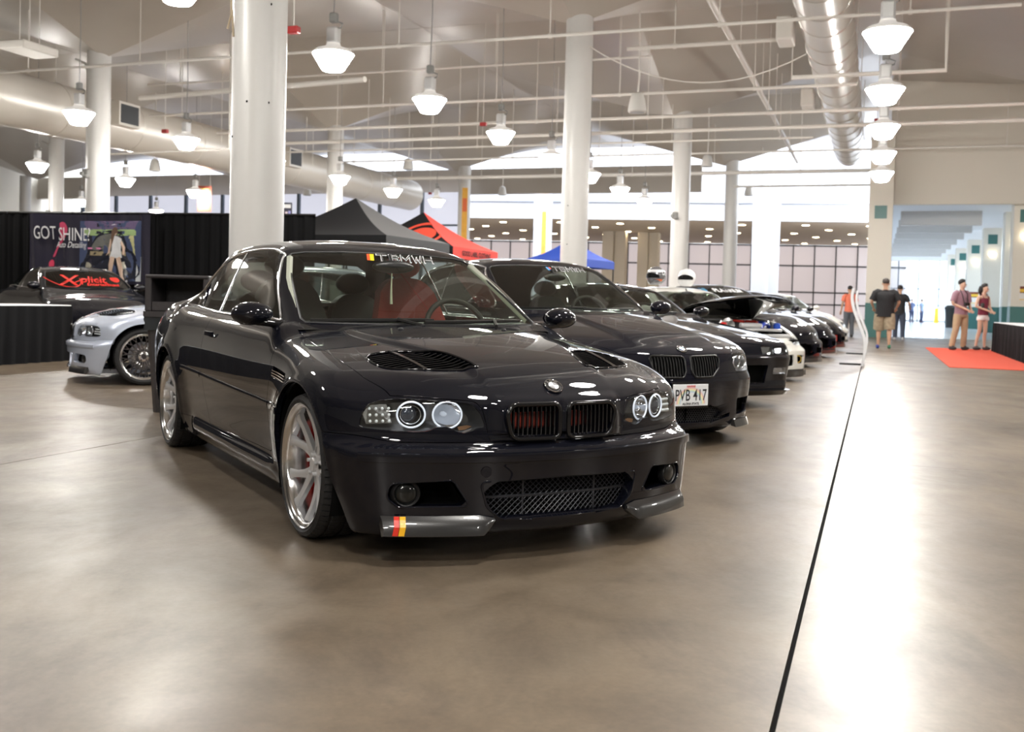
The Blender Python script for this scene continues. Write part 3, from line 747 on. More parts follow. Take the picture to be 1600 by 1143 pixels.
# ---------------------------------------------------------------- the hall
ORD = ['first', 'second', 'third', 'fourth', 'fifth', 'sixth', 'seventh', 'eighth', 'ninth', 'tenth', 'eleventh', 'twelfth', 'thirteenth', 'fourteenth', 'fifteenth']
def concrete_floor():
    m = bpy.data.materials.new('polished_concrete'); m.use_nodes = True; nt = m.node_tree; b = nt.nodes['Principled BSDF']; N = nt.nodes.new; Lk = nt.links.new
    geo = N('ShaderNodeNewGeometry')
    def noise(sc, det, rough=.55, dist=0.):
        n = N('ShaderNodeTexNoise'); n.inputs['Scale'].default_value = sc; n.inputs['Detail'].default_value = det; n.inputs['Roughness'].default_value = rough; n.inputs['Distortion'].default_value = dist; Lk(geo.outputs['Position'], n.inputs['Vector']); return n
    def ramp(src, stops):
        r = N('ShaderNodeValToRGB'); e = r.color_ramp.elements
        e[0].position, e[0].color = stops[0][0], (*stops[0][1], 1); e[1].position, e[1].color = stops[-1][0], (*stops[-1][1], 1)
        for p, c in stops[1:-1]: q = e.new(p); q.color = (*c, 1)
        Lk(src, r.inputs[0]); return r
    def vnoise(sc, stretch, det, rough=.6, dist=0., rot=0.):
        mp = N('ShaderNodeMapping'); mp.inputs['Scale'].default_value = (*stretch, 1); mp.inputs['Rotation'].default_value = (0, 0, rot); Lk(geo.outputs['Position'], mp.inputs['Vector'])
        n = noise(sc, det, rough, dist); Lk(mp.outputs[0], n.inputs['Vector']); return n
    def mul(a, b, f):
        x = N('ShaderNodeMix'); x.data_type = 'RGBA'; x.blend_type = 'MULTIPLY'; x.inputs['Factor'].default_value = f; Lk(a, x.inputs['A']); Lk(b, x.inputs['B']); return x.outputs['Result']
    big = noise(.42, 5, .6, .8); med = vnoise(1.6, (1.15, .9), 10, .66, .5, .35); fine = noise(45, 4, .65); stain = vnoise(1.25, (1.2, .8), 9, .68, .3, .25); spot = noise(7., 2, .5)
    c1 = ramp(big.outputs['Fac'], [(.32, (.128, .098, .068)), (.5, (.172, .136, .098)), (.68, (.205, .168, .128))])
    c2 = ramp(med.outputs['Fac'], [(.30, (.62, .60, .58)), (.50, (.95, .94, .93)), (.70, (1.22, 1.20, 1.17))])
    c3 = ramp(fine.outputs['Fac'], [(.3, (.84, .84, .84)), (.7, (1.1, 1.1, 1.1))])
    c4 = ramp(stain.outputs['Fac'], [(.36, (1.06, 1.06, 1.06)), (.53, (.82, .80, .78)), (.68, (.50, .47, .45))])
    c5 = ramp(spot.outputs['Fac'], [(.70, (1., 1., 1.)), (.78, (.45, .42, .40))])
    col = mul(mul(mul(mul(c1.outputs[0], c2.outputs[0], .9), c3.outputs[0], .7), c4.outputs[0], .85), c5.outputs[0], .5)
    Lk(col, b.inputs['Base Color'])
    rr = N('ShaderNodeMapRange'); rr.inputs['From Min'].default_value = .30; rr.inputs['From Max'].default_value = .70; rr.inputs['To Min'].default_value = .28; rr.inputs['To Max'].default_value = .44; Lk(stain.outputs['Fac'], rr.inputs['Value']); Lk(rr.outputs[0], b.inputs['Roughness'])
    bp = N('ShaderNodeBump'); bp.inputs['Strength'].default_value = .07; bp.inputs['Distance'].default_value = .010; Lk(med.outputs['Fac'], bp.inputs['Height'])
    bp2 = N('ShaderNodeBump'); bp2.inputs['Strength'].default_value = .05; bp2.inputs['Distance'].default_value = .004; Lk(fine.outputs['Fac'], bp2.inputs['Height']); Lk(bp.outputs[0], bp2.inputs['Normal']); Lk(bp2.outputs[0], b.inputs['Normal'])
    b.inputs['Specular IOR Level'].default_value = .48
    return m
FLOORM = concrete_floor()
CEILM = mat('painted_concrete', (.47, .43, .38), .30, var=.10, vscale=.5, bump=.25, bscale=1.3)
COLM = mat('column_paint', (.62, .61, .59), .34, var=.03, vscale=3, bump=.08, bscale=5)
WALLM = mat('wall_paint', (.74, .70, .62), .6, var=.03, vscale=1)
WHITEW = mat('white_wall', (.80, .81, .84), .6)
PIPEM = mat('pipe_paint', (.74, .71, .66), .4)
TEAL = mat('teal_paint', (.045, .16, .15), .4)
DUCTM = mat('duct_paint', (.66, .62, .56), .32, .25)
DUCTS = mat('duct_metal', (.72, .70, .66), .28, .55)
DARKM = mat('dark_mullion', (.03, .032, .035), .4)
BULBM = mat('lamp_bowl', (.9, .9, .9), .3, emit=(1., .965, .91), es=52.)

fl = empty('floor'); fl.rotation_euler = (0, 0, HROT); struct(fl, 'polished brown grey concrete floor')
q = MB(); q.box((-15, 40, -.10), (80, 140, .16)); q.obj('subfloor', DARK, fl)
vj = [-52.] + [-.2 - 4.5 * k for k in range(11, -1, -1)] + [4.3, 8.8, 13.3, 17.8, 25.]; uj = [-24., -9., -1.5, 7.1, 18.3, 30., 42., 54., 66., 78., 104.]
for i in range(len(vj) - 1):
    for j in range(len(uj) - 1):
        g0, g1 = [.0075 if abs(w_ + .2) < .01 else .004 for w_ in (vj[i], vj[i + 1])]; q = MB(); q.box(((vj[i] + g0 + vj[i + 1] - g1) / 2, (uj[j] + uj[j + 1]) / 2, -.012), (vj[i + 1] - vj[i] - g0 - g1, uj[j + 1] - uj[j] - .003, .024)); q.obj('slab', FLOORM, fl)

# umbrella vaults
ce = empty('ceiling'); ce.rotation_euler = (0, 0, HROT); struct(ce, 'off white concrete umbrella vault ceiling')
UC = [9.8 + 11.85 * i for i in range(-3, 4)]; VC = [19.5 - 13. * j for j in range(6)]; ZL, ZH = 7.12, 9.0
shell = None
for u in UC:
    for v in VC:
        if shell is None:
            q = MB()
            for sx in (-1, 1):
                for sy in (-1, 1):
                    q.grid(lambda a, b, sx=sx, sy=sy: (sx * a * 6.5, sy * b * 5.925, ZH - (ZH - ZL) * (1 - a) * (1 - b)), 16, 16)
            q.box((0, 5.9, ZH + .09), (13, .05, .2)); q.box((0, -5.9, ZH + .09), (13, .05, .2)); q.box((6.47, 0, ZH + .09), (.05, 11.8, .2)); q.box((-6.47, 0, ZH + .09), (.05, 11.8, .2))
            shell = q.obj('vault_shell', CEILM, ce, smooth=20); o = shell
        else: o = shell.copy(); COL.objects.link(o)
        o.location = (v, u, 0)

# columns
def column(u, v, label, conduit=False, holes=(), camera=None, straps=False):
    c = thing('column', label, 'column', hall(u, v), HROT, 'round white columns')
    q = MB(); q.lathe([(.0, .0), (.30, .0), (.30, ZL + .22), (.0, ZL + .22)], 40); q.obj('shaft', COLM, c, smooth=40)
    if conduit:
        q = MB(); q.tube([(-.31, -.08, .2), (-.31, -.08, ZL - .35), (-.42, -.05, ZL - .12), (-.8, 0, ZL + .03)], .028, 8)
        for z in (3., 4.5, 6.): q.box((-.30, -.08, z), (.06, .09, .03))
        q.obj('conduit', COLM, c, smooth=50)
    for (a, z) in holes:
        q = MB(); q.lathe([(0, .003), (.012, .003), (.014, 0)], 10, axis='y'); r = .301; q.map(lambda p: (r * math.sin(a) + p[0], -r * math.cos(a) - p[1], z + p[2])); q.obj('bolt_hole', DARK, c)
    if camera is not None:
        q = MB(); q.box((-.12, -.30, camera), (.20, .12, .22), bev=.02); q.box((-.20, -.36, camera - .02), (.12, .10, .10), bev=.02); q.box((-.06, -.36, camera - .10), (.14, .16, .08), bev=.02); q.obj('junction_box', mat('box_grey', (.25, .25, .24), .5), c, smooth=30)
    return c
cA = column(9.8, -6.64, 'nearest thick white round column rising behind the front black coupe', holes=((.15, 3.12), (.95, 3.12), (-.6, 2.75), (.98, 4.2)))
q = MB(); q.tube([(.0 - .25, -.20, 4.35), (-.22, -.235, 4.1), (-.27, -.23, 3.95)], .012, 5); q.tube([(-.25, -.20, 4.35), (-.19, -.25, 4.05), (-.17, -.26, 3.85)], .012, 5); q.obj('cord_tie', mat('twine', (.45, .36, .25), .8), cA)
column(21.65, -6.38, 'tall white round column between the two black coupes', holes=((-.25, 2.25), (-.25, 3.1)))
column(33.5, -6.22, 'white round column with a camera box behind the helmets', camera=3.9)
column(45.35, -6.16, 'slim distant white column left of the square white pier')
column(21.65, -19.66, 'white round column above the shine banner', conduit=True, camera=4.05)
column(33.5, -19.29, 'white round column behind the black canopy peak')
column(45.35, -18.96, 'slim distant white column beside the orange hanging banner', camera=3.4)
column(33.5, -32.6, 'white round column left of the shine banner', camera=4.1, conduit=True)
column(45.35, -46.4, 'distant white column at the far left edge')
column(45.35, -32.0, 'distant white column hidden behind the left canopy')

# hanging high bay lamps
def ceil_z(u, v):
    du = abs((u - UC[0] + 5.925) % 11.85 - 5.925) / 5.925; dv = abs((v - VC[-1] + 6.5) % 13. - 6.5) / 6.5
    return ZH - (ZH - ZL) * (1 - dv) * (1 - du)
lamp0 = {}
def lamp(u, v, label, z=4.80):
    t = thing('high_bay_lamp', label, 'lamp', hall(u, v, z), HROT, 'hanging high bay lamps')
    if not lamp0:
        q = MB(); q.lathe([(.0, -.165), (.165, -.165), (.18, -.15), (.325, .085), (.33, .10)], 28); lamp0['bowl'] = q.obj('bowl', BULBM, t, smooth=30)
        q = MB(); q.lathe([(.335, .095), (.335, .115), (.27, .17), (.14, .215), (.11, .25), (.11, .27), (0, .27)], 28); lamp0['cap'] = q.obj('cap', mat('lamp_cap', (.72, .70, .66), .35, emit=(1., .975, .95), es=.10), t, smooth=40)
        q = MB(); q.box((0, 0, .40), (.20, .17, .26), bev=.03); lamp0['ballast'] = q.obj('ballast', mat('ballast_grey', (.68, .68, .68), .3, .4), t, smooth=30)
        q = MB(); q.box((0, 0, .68), (.13, .11, .16), bev=.02); q.tube([(.06, 0, .62), (.16, 0, .58), (.14, 0, .52), (.05, 0, .50)], .014, 6); lamp0['junction'] = q.obj('junction', mat('box_grey', (.25, .25, .24), .5), t, smooth=30)
    else:
        for k in ('bowl', 'cap', 'ballast', 'junction'): c = lamp0[k].copy(); COL.objects.link(c); c.parent = t
    h = ceil_z(u, v) - z; q = MB(); q.tube([(0, 0, .74), (.02, 0, .5 * h), (0, 0, h - .01)], .012, 5); q.obj('cord', mat('cord_grey', (.35, .34, .33), .6), t)
rows = [('right-hand', 0.02, [-8.2, -4.3, -.4, 3.5, 7.4, 11.3, 15.2, 19.1, 23.0, 26.9, 30.8]), ('middle', -8.4, [2.7, 6.6, 10.6, 14.45, 18.2, 22.2, 26.1, 30.0, 33.9, 37.8]),
        ('left-hand', -16.8, [14.0, 17.9, 21.6, 25.6, 29.5, 33.4, 37.3]), ('far left', -25.2, [21.3, 25.1, 29.1, 33.0, 37.]), ('outermost left', -33.6, [27., 30.9, 36., 41.]), ('added unseen right', 8.4, [-4, 4, 12, 20, 28.])]  # unseen right row and lamps out of view are added for light
for nm, v, us in rows:
    for i, u in enumerate(us): lamp(u, v, 'glowing high bay lamp, %s along the %s row' % (ORD[i], nm))

# ducts
def ring_duct(name, label, v, z, r, u0, u1, m, rings):
    d = thing(name, label, 'duct', hall(0, v, 0), HROT)
    q = MB(); q.lathe([(.02, u0), (r, u0), (r, u1), (.02, u1)], 32, c=(0, 0, z), axis='y'); q.obj('duct_tube', m, d, smooth=40)
    for u in np.arange(u0 + .6, u1, rings):
        q = MB(); q.lathe([(r + .001, -.02), (r + .018, 0), (r + .001, .02)], 32, c=(0, u, z), axis='y'); q.obj('duct_band', m, d, smooth=40)
    for u in np.arange(u0 + 1.5, u1, 6.):
        for sx in (-1, 1):
            q = MB(); q.tube([(sx * r * .98, u, z), (sx * r * .98, u, ceil_z(u, v) + .3)], .012, 5); q.obj('duct_hanger', PIPEM, d)
    return d
dR = ring_duct('round_duct', 'shiny round air duct running beside the right-hand lamp row', -1.17, 7.05, .55, 6., 41.5, DUCTS, 1.25)
for u in (15.5, 22.5, 30.): q = MB(); q.box((-.85, u, 6.9), (.35, .8, .5), bev=.03); q.obj('duct_outlet', PIPEM, dR)
dL = ring_duct('round_duct', 'broad beige air duct on the left behind the columns', -22.2, 6.05, .74, 10., 46., DUCTM, 3.0)
for u in (24.6, 33.8): q = MB(); q.box((.85, u, 6.2), (.35, .9, .7)); q.obj('duct_outlet', DUCTM, dL); q = MB(); q.box((1.03, u, 6.2), (.02, .75, .55)); q.obj('duct_grille', DARKM, dL)
# sprinkler mains
def pipe(label, pts, r, drops=(), name='sprinkler_pipe'):
    t = thing(name, label, 'pipe', (0, 0, 0), HROT); q = MB(); q.tube(pts, r, 10); q.obj('pipe_run', PIPEM, t, smooth=50)
    for p in drops:
        q = MB(); zc = ceil_z(p[1], p[0]); q.tube([p, (p[0], p[1], zc - .01)], .014, 5); q.obj('hanger_rod', PIPEM, t)
        q = MB(); q.lathe([(r + .015, -.035), (r + .02, 0), (r + .015, .035)], 10, c=(p[0], p[1], p[2]), axis='x'); q.obj('pipe_clamp', PIPEM, t, smooth=40)
    return t
k_ = 0
for (u, z, v0, v1, r) in ((19.6, 6.36, -21.2, 2.2, .035), (25.4, 7.25, -21.2, -5.6, .030), (25.5, 6.34, -21.2, -.6, .04), (28.9, 6.36, -21.2, 12., .05), (31.0, 6.30, -21.2, 12., .06), (32.6, 6.24, -21.2, -2., .032), (36.2, 6.36, -21.2, 12., .035), (41.6, 6.34, -21.2, 11., .08), (44.6, 6.12, -6.0, 6., .05), (16.0, 6.9, -21., -9., .025)):
    drops = [(v, u, z) for v in np.arange(v0 + 1.2, v1 - .5, 3.4)]
    pipe('%s pale sprinkler pipe crossing under the vaults from the front' % ORD[k_], [(v0, u, z), (v1, u, z)], r, drops); k_ += 1
pipe('straight pale pipe sloping toward the far end left of the shiny duct', [(-3.3, 6, 7.05), (-3.3, 44, 7.05)], .075, [(-3.3, u, 7.05) for u in (10, 15, 20, 25, 30)])
pipe('stepped pale pipe under the shiny duct', [(-5.6, 22.9, 6.84), (-1.9, 22.9, 6.84), (-1.9, 22.9, 6.0), (1.2, 22.9, 6.0), (1.2, 22.9, 7.6)], .05, [(-4.5, 22.9, 6.84)])
pipe('stepped pale pipe near the lamp row at upper right', [(-2.0, 13.2, 7.9), (-2.0, 13.2, 6.05), (.75, 13.2, 6.05), (.75, 13.2, 7.4)], .04)
pipe('stepped pale pipe on the left near the conduit column', [(-17.2, 24.0, ceil_z(24., -17.2) - .01), (-17.2, 24.0, 6.0), (-17.2, 24., 5.0), (-21.5, 24., 4.95)], .035)
pipe('long pale pipe from the conduit column toward the nearest column', [(-19.2, 22.7, 6.25), (-11.3, 20.9, 6.0)], .07, [(-15.5, 21.86, 6.13)])
pipe('loose white cable sagging beside the tall middle column', [(-6.2 + 4.6 * t, 21.5 + 1.2 * t, 6.65 - 2.9 * t * (1 - t) - .2 * t) for t in np.linspace(0, 1, 14)], .014, name='ceiling_cable')
# bell speakers, call-point boxes
spk0 = {}
def speaker(u, v, z, label):
    t = thing('bell_speaker', label, 'speaker', hall(u, v, z), HROT, 'white bell speakers')
    if not spk0:
        q = MB(); q.lathe([(0, -.24), (.20, -.24), (.225, -.22), (.215, -.12), (.18, .08), (.14, .20), (.06, .235), (0, .24)], 24); spk0['b'] = q.obj('bell', mat('speaker_white', (.66, .65, .62), .5), t, smooth=40)
        q = MB(); q.lathe([(0, -.245), (.17, -.245), (.18, -.238)], 20); spk0['g'] = q.obj('grille', mat('speaker_grey', (.3, .3, .3), .6), t)
    else:
        for k in spk0: c = spk0[k].copy(); COL.objects.link(c); c.parent = t
    q = MB(); q.tube([(0, 0, .22), (.03, 0, .6), (0, 0, ceil_z(u, v) - z - .01)], .022, 6); q.obj('stem', PIPEM, t)
def at(px, py, Y):
    cr, sr = math.cos(ROLL), math.sin(ROLL); a, b = px - 800, py - CY; u, v = a * cr + b * sr, -a * sr + b * cr
    x, y, z = u / F_PX, 1., -v / F_PX; c, s = math.cos(PITCH), math.sin(PITCH); d = (x, y * c + z * s, -y * s + z * c); k = Y / d[1]
    return (d[0] * k, Y, CAM_H + d[2] * k)
def to_hall(p): s, c = math.sin(HB), math.cos(HB); return (p[0] * s + p[1] * c, p[0] * c - p[1] * s, p[2])
for px, py, Y, nm in ((996, 160, 24.5, 'right of the tall middle column'), (1105, 251, 39, 'near the camera-box column'), (1170, 298, 48.5, 'small one far back'), (638, 256, 42.5, 'above the red canopy'), (480, 298, 53, 'behind the nearest column'), (785, 298, 53, 'small one left of the middle column'), (242, 258, 40, 'above the curtain wall')):
    h = to_hall(at(px, py, Y)); speaker(h[0], h[1], h[2], 'white bell-shaped speaker hanging, %s' % nm)
for px, py, Y, nm in ((459, 47, 15.5, 'beside the nearest column'), (755, 194, 29.5, 'left of the middle column'), (258, 205, 30, 'above the left curtain'), (1371, 188, 31, 'between the right-hand lamps'), (672, 302, 55, 'tiny one far back')):
    p = at(px, py, Y); h = to_hall(p); t = thing('alarm_box', 'red alarm box hanging, %s' % nm, 'alarm box', p, HROT, 'red alarm boxes')
    q = MB(); q.box((0, 0, 0), (.19, .12, .11), bev=.015); q.obj('case', mat('alarm_red', (.35, .03, .03), .45), t); q = MB(); q.tube([(0, 0, .05), (0, 0, ceil_z(h[0], h[1]) - p[2] - .01)], .01, 5); q.obj('rod', PIPEM, t)
p = at(46, 77, 20.); t = thing('strip_fixture', 'pale flat fixture box hanging at upper left', 'fixture', p, HROT); h = to_hall(p)
q = MB(); q.box((0, 0, 0), (.62, .9, .16), bev=.02); q.obj('case', PIPEM, t)
for x in (-.25, .0, .25): q = MB(); q.tube([(x, 0, .07), (x, 0, ceil_z(h[0], h[1]) - p[2] - .01)], .01, 5); q.obj('rod', PIPEM, t)

# ---------------------------------------------------------------- walls and far end
def wall(name, c, d, m, label=None, parent=None, rz=HROT):
    q = MB(); q.box((0, 0, 0), d); o = q.obj(name, m, parent); o.location = c; o.rotation_euler = (0, 0, rz)
    if parent is None: struct(o, label)
    return o
wall('wall_left', hall(40, -51.8, 4.5), (.3, 130, 9.2), WALLM, 'cream wall at far left')
wall('wall_near', hall(-24., -13, 4.5), (78, .3, 9.2), WALLM, 'wall behind the camera')
wall('wall_right', hall(7., 24.5, 4.5), (.3, 62, 9.2), WALLM, 'wall at right out of view')
wall('wall_header', hall(38.0, 12.7, 6.9), (24.8, .35, 4.5), WALLM, 'beige wall above the corridor opening')
wall('wall_beside_corridor', hall(38.0, 15., 2.35), (19.2, .3, 4.7), WALLM)
# beam across the far left
wall('trim_1', hall(51.6, -30., 7.35), (43, .5, 1.35), CEILM, 'pale beam at the far edge of the vaults')
# far white wall above the soffit
A = np.array([-7.34, 65.7]); B = np.array([21.0, 60.5]); D = (B - A) / np.linalg.norm(B - A); BR = math.atan2(D[1], D[0]); L0 = A - D * 42; L1 = B + D * 7.; C0 = (L0 + L1) / 2; LN = float(np.linalg.norm(L1 - L0))
wall('wall_back', (C0[0], C0[1], 9.6), (LN, .4, 7.0), mat('back_wall_white', (.56, .57, .61), .6), 'bright white upper wall at the back', rz=BR)
wall('trim_2', (C0[0] + .25 * D[1], C0[1] - .25 * D[0], 7.25), (LN, .35, .16), mat('ledge_grey', (.55, .60, .70), .5), 'grey ledge along the upper back wall', rz=BR)
nrm = np.array([-D[1], D[0]])
SOFF = mat('soffit', (.78, .68, .55), .6)
Wc = C0 + nrm * 12.; wall('ceiling_soffit', (Wc[0], Wc[1], 6.2), (LN, 24., .2), SOFF, 'low tan ceiling with downlights at the back', rz=BR)
Wb = C0 + nrm * 24.
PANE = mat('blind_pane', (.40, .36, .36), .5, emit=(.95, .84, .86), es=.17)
win = empty('window_2', (Wb[0], Wb[1], 0), BR); struct(win, 'long window wall with dark mullions and drawn blinds')
npan = int(LN / 1.72); z_lv = [0., 1.15, 2.15, 4.35, 6.1]
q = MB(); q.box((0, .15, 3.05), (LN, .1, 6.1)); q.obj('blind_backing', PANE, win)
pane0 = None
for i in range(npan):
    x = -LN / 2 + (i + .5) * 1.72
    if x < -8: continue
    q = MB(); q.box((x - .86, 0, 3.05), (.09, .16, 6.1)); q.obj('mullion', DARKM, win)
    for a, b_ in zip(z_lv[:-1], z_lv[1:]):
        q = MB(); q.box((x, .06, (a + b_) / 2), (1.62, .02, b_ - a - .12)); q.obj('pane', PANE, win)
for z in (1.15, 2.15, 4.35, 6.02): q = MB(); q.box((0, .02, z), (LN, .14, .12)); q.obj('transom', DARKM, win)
DL = mat('downlight', (1, 1, 1), emit=(1., .82, .55), es=9.)
for i in range(15):
    for j in range(6):
        x = -22 + 3.9 * i + (j % 2) * 1.9; y = -9 + 3.8 * j + random.uniform(-.3, .3); q = MB(); q.lathe([(0, -.012), (.20, -.012), (.24, 0)], 14); o = q.obj('downlight', DL, None)
        w_ = C0 + nrm * 12 + D * x + nrm * y; o.location = (w_[0], w_[1], 6.10)
        tag(o, 'small round downlight in the low tan ceiling at the back', 'downlight', 'downlights in the low ceiling')
# square piers at the back
def pier(px, Y, wd, ztop, label, m=mat('back_wall_white', ()), base=None):
    p = at(px, 470, Y); t = thing('square_pier', label, 'pillar', (p[0], p[1], 0), HROT)
    q = MB(); q.box((0, 0, ztop / 2), (wd, wd, ztop), bev=.01); q.obj('shaft', m, t)
    return t
pier(1185, 57, .85, 11., 'broad white square pier left of the parked row end'); pier(1203, 58.6, .80, 11, 'white square pier just right of another white pier'); pier(845, 62, .9, 11, 'white square pier with the narrow orange banner'); pier(610, 64, 1.3, 11., 'white pier behind the black canopy')
TAN = mat('tan_pillar', (.62, .54, .42), .55)
for px, w_ in ((949, .80), (968, .80), (1003, .72), (1020, .72)): pier(px, 74, w_, 6.09, 'tan pillar under the low ceiling, %s' % ('left pair' if px < 980 else 'right pair') + (' outer' if px in (949, 1020) else ' inner'), TAN)
# upper windows on the left behind the curtain wall
win = empty('window_3', hall(50.5, -34., 0), HROT); struct(win, 'pale window band behind the curtain on the left')
q = MB(); q.box((0, .1, 3.6), (26, .05, 6.2)); q.obj('pane', mat('sky_pane', (.50, .52, .60), .4, emit=(.84, .86, 1.), es=.22), win)
for x in np.arange(-13, 13.1, 2.6): q = MB(); q.box((x, 0, 3.6), (.16, .2, 6.2)); q.obj('mullion', mat('slate_mullion', (.10, .13, .17), .4), win)
q = MB(); q.box((0, 0, 4.9), (26, .12, .10)); q.obj('transom', mat('slate_mullion', ()), win)
# ---------------------------------------------------------------- corridor on the right
def teal_pillar(u, v, label, sc=True, poster=False):
    t = thing('square_pillar', label, 'pillar', hall(u, v), HROT, 'square pillars with teal bases')
    q = MB(); q.box((0, 0, 3.6), (.78, .78, 7.2), bev=.01); q.obj('shaft', WALLM, t)
    q = MB(); q.box((0, 0, .6), (.80, .80, 1.18)); q.obj('wainscot', TEAL, t)
    q = MB(); q.box((0, -.395, 4.30), (.40, .015, .44)); q.obj('square_panel', TEAL, t)
    if sc:
        q = MB(); q.lathe([(0, 0), (.10, .02), (.17, .12), (.18, .2)], 16, c=(0, -.46, 3.45)); q.obj('sconce', mat('sconce_glow', (1, .95, .85), emit=(1., .88, .65), es=1.2), t, smooth=40)
    return t
teal_pillar(37.2, .05, 'square white pillar with teal base beside the walking men', sc=False)
pl2 = teal_pillar(38.9, 4.75, 'right-edge square pillar with teal square and pinned poster')
for i, u in enumerate((43.2, 51.5, 60., 68.4, 76.)): teal_pillar(u, 4.95, 'square corridor pillar with teal square, %s behind the right-edge pillar' % ORD[i])
wall('wall_corridor_left', hall(62., .35, 2.4), (.2, 48, 4.8), WHITEW, 'white left wall of the corridor')
win = empty('window_4', hall(64., 6.3, 0), HROT); struct(win, 'glazed right side of the corridor between the teal pillars')
for y in np.arange(-25, 25.1, 2.5): q = MB(); q.box((0, y, 2.9), (.10, .08, 4.0)); q.obj('mullion', mat('slate_mullion', (.10, .13, .17), .4), win)
for y in np.arange(-23.75, 24, 2.5): q = MB(); q.box((0, y, 3.0), (.012, 2.42, 3.7)); q.obj('pane', glass('clear_pane', (.92, .96, .98), f0=.04), win)
wall('trim_3', hall(64., 6.15, .6), (.12, 50, 1.2), TEAL, 'teal wainscot along the corridor')
wall('ceiling_corridor', hall(62., 3.3, 4.92), (6.4, 48, .2), WHITEW, 'white corridor ceiling')
for i in range(7):
    u = 42.5 + 4.2 * i; wall('trim_%d' % (4 + i), hall(u, 2.25, 4.55), (2.9, .35, .55), mat('beam_grey', (.60, .58, .56), .6), 'corridor ceiling beam, %s from the hall' % ORD[i])
win = empty('window_1', hall(85.8, 3.1, 0), HROT); struct(win, 'tall bright glazed wall at the corridor end')
for x in (-3.0, -1.5, 0., 1.5, 3.0): q = MB(); q.box((x, 0, 2.9), (.08, .12, 5.8)); q.obj('mullion', mat('slate_mullion', ()), win)
for z in (.05, 1.3, 2.6, 5.0): q = MB(); q.box((0, 0, z), (6.2, .1, .07)); q.obj('transom', mat('slate_mullion', ()), win)
for i in range(4):
    q = MB(); q.box((-2.25 + 1.5 * i, 0, 2.9), (1.42, .012, 5.8)); q.obj('pane', glass('clear_pane', (.92, .96, .98), f0=.04), win)
q = MB(); q.box((3.3, 62., .003), (5.8, 47.5, .006)); o = q.obj('floor_corridor', mat('pale_terrazzo', (.66, .68, .72), .16, var=.05, vscale=2)); o.rotation_euler = (0, 0, HROT); struct(o, 'pale shiny corridor floor')
# pale ground and building outside the corridor glass
o = wall('wall_outside', hall(110, 6, 4.), (40, .3, 8.), mat('outside_pale', (.75, .80, .86), .7), 'pale building beyond the corridor glass')
# ---------------------------------------------------------------- coupe with four round lamps and twin grilles
def coupe_glass(car, b, sk, paint, dlo, bpil, wsc, rwc, trim, screen=None, side=None, gres=1.):
    """greenhouse: cut the panes out of the roof shell and build them, with frames"""
    V, T = pillow(b.g, b.gx[0], b.gx[1], .30, .95, nx=int(80*gres), nf=int(50*gres), nr=int(34*gres), nfan=int(84*gres), ntop=int(20*gres), nbot=1, rmax=1.6, steps=30)
    g = Skin(V, T, b.g, 20)
    g.L[g.cen()[:, 2] < .80] = -1
    frontm = lambda c: c[:, 0] > b.ws(np.abs(c[:, 1]), c[:, 2]) - .03
    sidem = lambda c: (~frontm(c)) & (np.abs(c[:, 1]) > .45)
    rearm = lambda c: (c[:, 0] < b.gx[0] + .35) & (np.abs(c[:, 1]) < .75) & (c[:, 2] < 1.3)
    d0 = poly_sdf(dlo); bl = np.array(bpil)
    f1 = lambda P: d0(XZ(P))
    g.region(f1, 22, sidem, gap=.002)
    if len(bl):
        e = bl[1] - bl[0]; n = np.array([-e[1], e[0]]) / np.hypot(*e)
        g.region(lambda P: (XZ(P) - bl[0]) @ n, 23, sidem, gap=.004, only=[22])
    dw = poly_sdf(wsc); g.region(lambda P: dw(np.stack([np.abs(P[:, 1]), P[:, 2]], 1)), 21, frontm, gap=.002)
    dr = poly_sdf(rwc); g.region(lambda P: dr(np.stack([np.abs(P[:, 1]), P[:, 2]], 1)), 24, rearm, gap=.002)
    skin_part('roof_and_pillars', *g.take(20), b.g, paint, car, depth=.02)
    skin_part('windscreen', *g.take(21), b.g, screen or SCREEN, car, depth=0)
    if (g.L == 24).any(): skin_part('rear_window', *g.take(24), b.g, side or SIDEG, car, depth=0)
    for lab, nm in ((22, 'side_window'), (23, 'quarter_window')):
        if (g.L == lab).any():
            for sg in (1, -1): skin_part(nm, *g.take(lab), b.g, side or SIDEG, car, depth=0, mirror=sg)
    # side glass trim, coloured bright for reflections on black gloss, seal around the screen
    def ring(poly, proj, r, m, nm, sgs=(1, -1)):
        for sg in sgs:
            pts = []
            for p in poly:
                q = proj(*p)
                if q is not None: pts.append((q[0], sg * q[1], q[2]))
            t = MB(); t.tube(pts, r, 6, closed=True); t.obj(nm, m, car, smooth=60)
    if trim is not None:
        ring(dlo, lambda x, z: (lambda y: None if y is None else (x, y + .001, z))(on_y(b.g, x, z)), .0085, trim, 'window_trim')
    if len(bpil) and trim is not None:
        for sg in (1, -1):
            P = [(lambda x, z: (x, sg * ((on_y(b.g, x, z) or .6) + .001), z))(bpil[0][0] + (bpil[1][0] - bpil[0][0]) * t, bpil[0][1] + (bpil[1][1] - bpil[0][1]) * t) for t in np.linspace(.06, .90, 8)]
            t_ = MB(); t_.tube(P, .006, 6); t_.obj('pillar_trim', trim, car, smooth=60)
    pts = []
    for y, z in list(wsc) : pts.append((y, z))
    full = pts + [(-y, z) for y, z in pts[::-1]]
    t = MB(); P = []
    for y, z in full:
        x = on_x(b.g, y, z, b.gx[1] + 1.2, b.gx[1] - 2.)
        if x is not None: P.append((x + .001, y, z))
    t.tube(P, .006, 5, closed=True); t.obj('windscreen_seal', BLACK, car)
    return g

